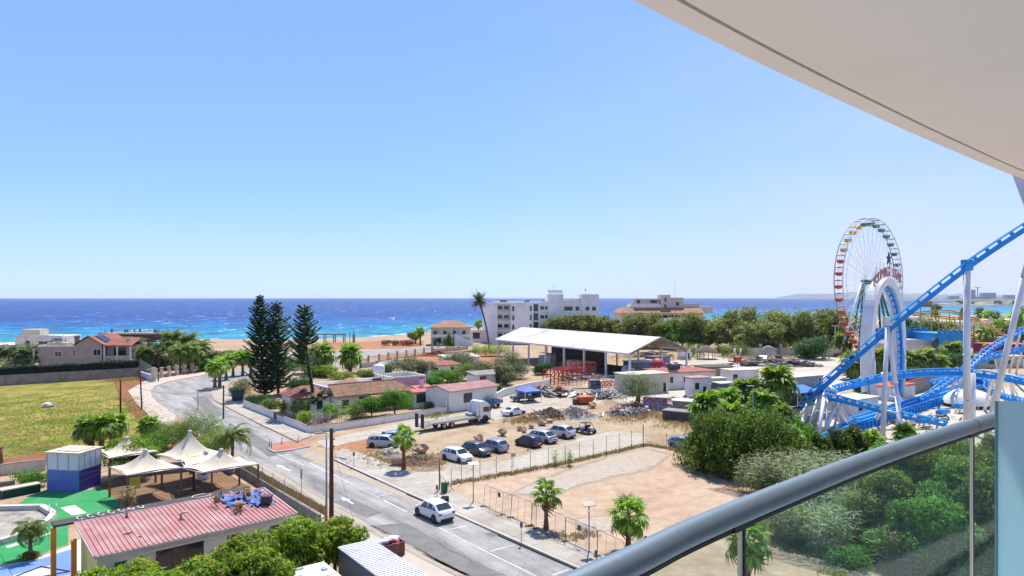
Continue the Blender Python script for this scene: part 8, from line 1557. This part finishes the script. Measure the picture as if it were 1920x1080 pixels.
for x in(-3,2.6):
 for y in(-.95,.95):wheel(t,x,y,.45)
t=T('orange_machine','orange steel hopper box at the edge of the dirt track','hopper',G(1097,758),.2);mb=MB();mb.box((0,0,.3),(2.4,1.3,1.1),taper=1.15);mb.build('hopper',M('hopper_orange',S(226,110,42,.62),.6,var=.12),t);mb=MB();mb.box((-1.7,.1,.1),(.9,1.1,.9));mb.build('engine',M('hopper_brown',S(140,80,50,.5),.7),t);mb=MB();mb.box((0,0,.0),(2.0,1.0,.3));mb.build('skid',PLAST,t)
t=T('fence_pen','low dark bar fence pen in the dry grass','fence',G(1178,785),0);mb=MB();cs=[G(1143,779),G(1190,791),(G(1214,783)),G(1160,770)]
for a,b in zip(cs,cs[1:]+cs[:1]):
 for k in range(13):p=a.lerp(b,k/12);mb.bar(p,p+Vector((0,0,1.2)),.04)
 mb.bar(a+Vector((0,0,1.2)),b+Vector((0,0,1.2)),.06);mb.bar(a+Vector((0,0,.15)),b+Vector((0,0,.15)),.06)
mb.build('bars',FRAMED,t,True)
t=T('bar_fence','short dark bar fence at the foot of the half bare olive','fence',G(1153,760),0);mb=MB();a,b=G(1134,759),G(1175,755)
for k in range(15):p=a.lerp(b,k/14);mb.bar(p,p+Vector((0,0,1.1)),.06)
mb.bar(a+Vector((0,0,1.1)),b+Vector((0,0,1.1)),.07);mb.build('bars',FRAMED,t,True)
m,N,L,o=nodes('picture_board');b=N('BsdfPrincipled',i_Roughness=.6);tc=N('TexCoord');v1=N('TexNoise',i_Scale=1.6,i_Detail=4.0,i_Distortion=1.5);L(tc.outputs['Object'],v1.inputs['Vector']);r=ramp(N,[(.3,S(60,70,110,.5)),(.42,S(200,190,190,.6)),(.5,S(190,70,70,.55)),(.62,S(214,200,196,.6)),(.72,S(90,120,170,.55))],'CONSTANT');L(v1.outputs[0],r.inputs[0]);L(r.outputs[0],b.inputs['Base Color']);L(b.outputs[0],o.inputs[0])
t=T('picture_board','faded red and blue fairground picture board leaning in the brush','board',G(1228,774),-.25);mb=MB();mb.extr([(-2.0,0,.2),(2.0,0,.2),(2.0,1.1,2.4),(-2.0,1.1,2.4)],(0,.06,-.03));mb.build('panel',m,t);mb=MB();mb.bar((-1.6,.1,.1),(-1.6,1.4,0),.08);mb.bar((1.6,1.2,2.3),(1.6,1.9,0),.08);mb.bar((-1.6,1.2,2.3),(-1.6,1.9,0),.08);mb.build('struts',WOODG,t)
mb=MB();mb.blob((0,0,.4),(.9,.6,.55),88,2,.25);o=mb.build('sack',WHITE);o.location=G(1215,772);tag(o,'white bulky sack left of the picture board','sack')
# --- far land across the bay
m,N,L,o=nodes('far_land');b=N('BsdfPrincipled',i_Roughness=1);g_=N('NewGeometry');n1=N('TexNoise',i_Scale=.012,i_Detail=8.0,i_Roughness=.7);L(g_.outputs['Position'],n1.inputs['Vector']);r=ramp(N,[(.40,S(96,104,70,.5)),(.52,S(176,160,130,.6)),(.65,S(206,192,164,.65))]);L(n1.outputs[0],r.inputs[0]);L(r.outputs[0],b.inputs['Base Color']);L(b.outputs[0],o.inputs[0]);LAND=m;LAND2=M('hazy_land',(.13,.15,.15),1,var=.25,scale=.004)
def ridge(name,pts,Y,depth,z0=SEA_Z-1,mat=LAND,seed=0):
 g=rng(seed);mb=MB();n=60;xs=np.linspace(pts[0][0],pts[-1][0],n);rows=[]
 for j,(dy,k)in enumerate(((0,0.0),(.12,.55),(.35,1.0),(.7,.8),(1,0))):
  row=[]
  for x in xs:hh=H-(np.interp(x,[p[0]for p in pts],[p[1]for p in pts])-HY)*Y/F-z0;yy=Y+dy*depth;row.append(((x-CX)*Y/F+dy*depth*(x-CX)/F,yy,z0+hh*k*(1+.15*g.normal()*(k>0))))
  rows+=row
 mb.add(rows,[(j*n+i,j*n+i+1,(j+1)*n+i+1,(j+1)*n+i)for j in range(4)for i in range(n-1)],True);o=mb.build(name,mat,recenter=False);o['kind']='structure';return o
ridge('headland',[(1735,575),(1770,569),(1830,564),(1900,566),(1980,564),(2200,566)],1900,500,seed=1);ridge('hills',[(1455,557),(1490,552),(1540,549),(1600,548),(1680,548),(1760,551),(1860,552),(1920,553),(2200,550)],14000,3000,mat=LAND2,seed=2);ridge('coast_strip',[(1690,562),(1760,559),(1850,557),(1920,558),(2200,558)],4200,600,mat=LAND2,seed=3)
for i,(x,top,w,lb)in enumerate([(1824,543,34,'distant grey tower across the bay'),(1855,549,85,'distant long pale block right of the tower across the bay'),(1790,555,60,'distant low pale buildings left of the tower across the bay'),(1895,553,50,'distant pale buildings at the far right across the bay')]):
 q=P(x,561,4300);t=T('distant_building',lb,'building',(q.x,q.y,4),0);h=hgt(top,4300)-4;walls(t,[(-w/2,0,0,w,30,h),(-w*.8,5,0,w*.6,30,h*.45)],BEIGE,'walls')
 if i==0:mb=MB();mb.bar((30,0,0),(30,0,h*1.25),4);mb.bar((10,0,h*1.2),(52,0,h*1.2),3);mb.build('crane',METAL,t)
for i,(x,y,w)in enumerate([(1800,571,26),(1815,570,34),(1870,569,30),(1905,568,30)]):q=P(x,y,1950);tree('scrub_clump',['left dark scrub on the headland','right of the leftmost dark scrub on the headland','dark scrub in the middle of the headland','dark scrub at the right of the headland'][i],'bush',(q.x,q.y,2),9,w,'dark',300,3,900+i,nc=6)
# neighbour's white fin at the right edge, seen past the ceiling
t=T('facade_fin','pale grey slanted facade fin beside the ceiling at the right edge','fin',P(1918,400,7.0),0);a,b,c_=P(1897,322,7.0),P(1927,402,7.0),P(1990,560,7.0);mb=MB();mb.extr([a,b,c_,P(2080,560,7.0),P(2080,300,7.0),P(1893,310,7.0)],(.15,.2,0));mb.build('fin_panel',M('fin_grey',S(206,208,216,.75),.6,var=.03),t,True)
# ------------------------------------------------------------------ the hazy sea air
m=bpy.data.materials.new('sea_haze');m.use_nodes=True;n_t=m.node_tree;n_t.nodes.clear();o=n_t.nodes.new('ShaderNodeOutputMaterial');pv=n_t.nodes.new('ShaderNodeVolumePrincipled');pv.inputs['Color'].default_value=(.80,.88,1,1);pv.inputs['Density'].default_value=3.2e-5;pv.inputs['Anisotropy'].default_value=.2
n_t.links.new(pv.outputs[0],o.inputs['Volume'])
mb=MB();mb.box((0,0,-7),(60000,60000,155));h_=mb.build('haze',m);h_['kind']='stuff';h_.display_type='WIRE'
# ------------------------------------------------------------------ the balcony we stand on
RAILZ,CEILZ=H-.70,H+.90
def rl(px,py):return P(px,py,F*.70/(py-HY))
rail_pts=[Vector((-1.6,-.35,RAILZ)),Vector((-.75,.75,RAILZ)),rl(1140,1074),rl(1300,996),rl(1480,921),rl(1640,859),rl(1780,812),rl(1868,784.5),rl(1990,748),rl(2200,700)]
rail_pts=[Vector((q.x,q.y,RAILZ))for q in rail_pts]
rc=catmull(rail_pts,10)
STEEL=M('brushed_rail',(.12,.17,.22),.5,.25,var=.05,scale=30)
CHROME=M('post_metal',(.5,.52,.55),.25,.9,var=.05);BLACK=M('black_rubber',(.012,.012,.014),.6)
bal=T('balcony_railing','curved balcony railing of grey tube and tinted glass','railing',(1.2,2.0,RAILZ-1.1))
MB().tube(rc,.039,20).build('handrail',STEEL,bal,True)
jt=min(range(len(rc)),key=lambda i:abs(rc[i].x/rc[i].y*F+CX-1823));d=(rc[jt+1]-rc[jt-1]).normalized()
MB().tube([rc[jt]-d*.005,rc[jt]+d*.005],.0405,20).build('rail_joint',M('joint_line',(.12,.13,.15),.5,.6),bal,True)
def glassmat(name,tint,milk,refl=.06):
 m,N,L,o=nodes(name);t=N('BsdfTransparent',i_0=(*tint,1));gl=N('BsdfGlossy',i_Roughness=.03);gl.inputs[0].default_value=(.9,.95,1,1)
 lw=N('LayerWeight',i_Blend=.22);mr=N('MapRange');mr.inputs[3].default_value=refl;mr.inputs[4].default_value=.05;L(lw.outputs['Fresnel'],mr.inputs[0])
 mx=N('MixShader');L(mr.outputs[0],mx.inputs[0]);L(t.outputs[0],mx.inputs[1]);L(gl.outputs[0],mx.inputs[2])
 d=N('BsdfDiffuse');d.inputs[0].default_value=(.55,.66,.68,1);m2=N('MixShader',i_0=milk);L(mx.outputs[0],m2.inputs[1]);L(d.outputs[0],m2.inputs[2]);L(m2.outputs[0],o.inputs[0]);return m
GL=glassmat('railing_glass',(.86,.935,.905),.02,.012)
def pane(i0,i1,nm='glass_panel'):
 mb=MB();seg=rc[i0:i1+1]
 for off in(-.006,.006):
  for a,b in zip(seg[:-1],seg[1:]):
   n=(b-a).cross(Vector((0,0,1))).normalized()*off;z0,z1=RAILZ-1.08,RAILZ-.052
   q=[(a.x+n.x,a.y+n.y,z0),(b.x+n.x,b.y+n.y,z0),(b.x+n.x,b.y+n.y,z1),(a.x+n.x,a.y+n.y,z1)];mb.face(q if off>0 else q[::-1],True)
 return mb.build(nm,GL,bal,True)
def at_px(px):return min(range(len(rc)),key=lambda i:abs(rc[i].x/max(.01,rc[i].y)*F+CX-px)if rc[i].y>.2 else 1e9)
j1,j2=at_px(1384),at_px(1826)
pane(4,j1-0);pane(j1+0,j2);pane(j2,len(rc)-1)
for j in(j1,j2):
 p=rc[j];d=(rc[j+1]-rc[j-1]).normalized();
 mb=MB();mb.box((p.x-d.x*.012,p.y-d.y*.012,RAILZ-1.09),(.008,.014,1.05),math.atan2(d.y,d.x));mb.build('post',CHROME,bal,True)
 mb=MB();mb.box((p.x+d.x*.006,p.y+d.y*.006,RAILZ-1.09),(.010,.016,1.05),math.atan2(d.y,d.x));mb.build('seal',BLACK,bal,True)
 mb=MB();mb.bar(p-d*.07+Vector((0,0,-.047)),p+d*.06+Vector((0,0,-.047)),.03,.02);mb.build('bracket',BLACK,bal,True)
mb=MB()
for a,b in zip(rc[4:-1],rc[5:]):mb.bar(a+Vector((0,0,-.05)),b+Vector((0,0,-.05)),.02,.012)
mb.build('glass_channel',BLACK,bal,True)
# ceiling slab of the balcony above, curved front edge with a drip groove
ce=[(-1.9,.55),(-1.0,1.35)]+[(P(px,py,F*.9/(HY-py)).x,P(px,py,F*.9/(HY-py)).y)for px,py in[(1000,-97),(1180,-4),(1300,58),(1450,131),(1600,200),(1760,271),(1920,336),(2100,395),(2400,440)]]
cc=[Vector((q.x,q.y,0))for q in catmull([Vector((x,y,0))for x,y in ce],8)]
PLAS=M('ceiling_plaster',(.83,.83,.82),.9,var=.025,scale=2.0,dirt=(.80,.79,.78),dscale=1.1,damt=.35,bump=.03,bscale=60)
def inset(pts,w):
 out=[]
 for i in range(len(pts)):
  d=(pts[min(i+1,len(pts)-1)]-pts[max(i-1,0)]).normalized();out.append(pts[i]+Vector((d.y,-d.x,0))*w)
 return out
g0,g1=inset(cc,.092),inset(cc,.108)
cl=T('balcony_ceiling','plastered underside of the balcony above with curved edge and groove','ceiling',(2,1,CEILZ))
mb=MB();n=len(cc)
for i in range(n-1):
 mb.face([(cc[i].x,cc[i].y,CEILZ),(g0[i].x,g0[i].y,CEILZ),(g0[i+1].x,g0[i+1].y,CEILZ),(cc[i+1].x,cc[i+1].y,CEILZ)])
 mb.face([(g0[i].x,g0[i].y,CEILZ),(g0[i].x,g0[i].y,CEILZ+.03),(g0[i+1].x,g0[i+1].y,CEILZ+.03),(g0[i+1].x,g0[i+1].y,CEILZ)])
 mb.face([(cc[i].x,cc[i].y,CEILZ),(cc[i+1].x,cc[i+1].y,CEILZ),(cc[i+1].x,cc[i+1].y,CEILZ+.25),(cc[i].x,cc[i].y,CEILZ+.25)])
 mb.face([(g1[i].x,g1[i].y,CEILZ),(g1[i+1].x,g1[i+1].y,CEILZ),(g1[i+1].x,g1[i+1].y,CEILZ+.03),(g1[i].x,g1[i].y,CEILZ+.03)])
mb.face([(q.x,q.y,CEILZ)for q in g1]+[(9,-4,CEILZ),(-2.5,-4,CEILZ)])
mb.face(([(q.x,q.y,CEILZ+.25)for q in cc]+[(9,-4,CEILZ+.25),(-2.5,-4,CEILZ+.25)])[::-1])
mb.build('slab',PLAS,cl,True)
mb=MB()
for i in range(n-1):mb.face([(g0[i].x,g0[i].y,CEILZ+.03),(g1[i].x,g1[i].y,CEILZ+.03),(g1[i+1].x,g1[i+1].y,CEILZ+.03),(g0[i+1].x,g0[i+1].y,CEILZ+.03)])
mb.build('drip_groove',M('groove_shadow',S(120,112,100,.5),.95),cl,True)
# balcony floor below us, back wall behind us, neighbour's fin and the frosted screen
fl=[Vector((q.x,q.y,0))for q in inset([Vector((q.x,q.y,0))for q in rc],-.12)]
mb=MB();mb.prism([(q.x,q.y)for q in fl]+[(9,-4),(-2.5,-4)],RAILZ-1.35,RAILZ-1.1)
tag(mb.build('balcony_floor',M('floor_tile',(.78,.80,.82),.6),recenter=False),kind='structure')
MB().prism([(-2.5,-3.2),(9,-3.2),(9,-3.0),(-2.5,-3.0)],RAILZ-1.1,CEILZ).build('balcony_wall',M('facade_white',S(238,234,228,.85),.9))
tag(bpy.data.objects['balcony_wall'],'white rear wall of the balcony behind the viewer','wall')
FROST=None
m,N,L,o=nodes('frosted_glass');b=N('BsdfPrincipled',i_Roughness=.35);b.inputs['Base Color'].default_value=(.62,.82,.86,1);tl=N('BsdfTranslucent');tl.inputs[0].default_value=(.60,.82,.88,1)
mx=N('MixShader',i_0=.45);L(b.outputs[0],mx.inputs[1]);L(tl.outputs[0],mx.inputs[2]);L(mx.outputs[0],o.inputs[0]);FROST=m
pa=rl(1869,786)*.78;pb=Vector((pa.x+1.5,pa.y-.25,0));d=(pb-Vector((pa.x,pa.y,0))).normalized()
sc=T('privacy_screen','frosted blue green glass privacy screen standing at the end of the balcony','screen',(pa.x,pa.y,RAILZ-1.1),0)
zt=H-(752-HY)*pa.y/F
mb=MB();mb.bar(Vector((pa.x,pa.y,(RAILZ-1.1+zt)/2))-Vector((0,0,0)),Vector((pb.x,pb.y,(RAILZ-1.1+zt)/2)),.012,zt-RAILZ+1.1);mb.build('glass_sheet',FROST,sc,True)
mb=MB();mb.bar((pa.x-d.x*.002,pa.y-d.y*.002,RAILZ-1.1),(pa.x-d.x*.002,pa.y-d.y*.002,zt),.014,.006);mb.build('edge_trim',M('glass_edge',(.12,.28,.30),.2),sc,True)
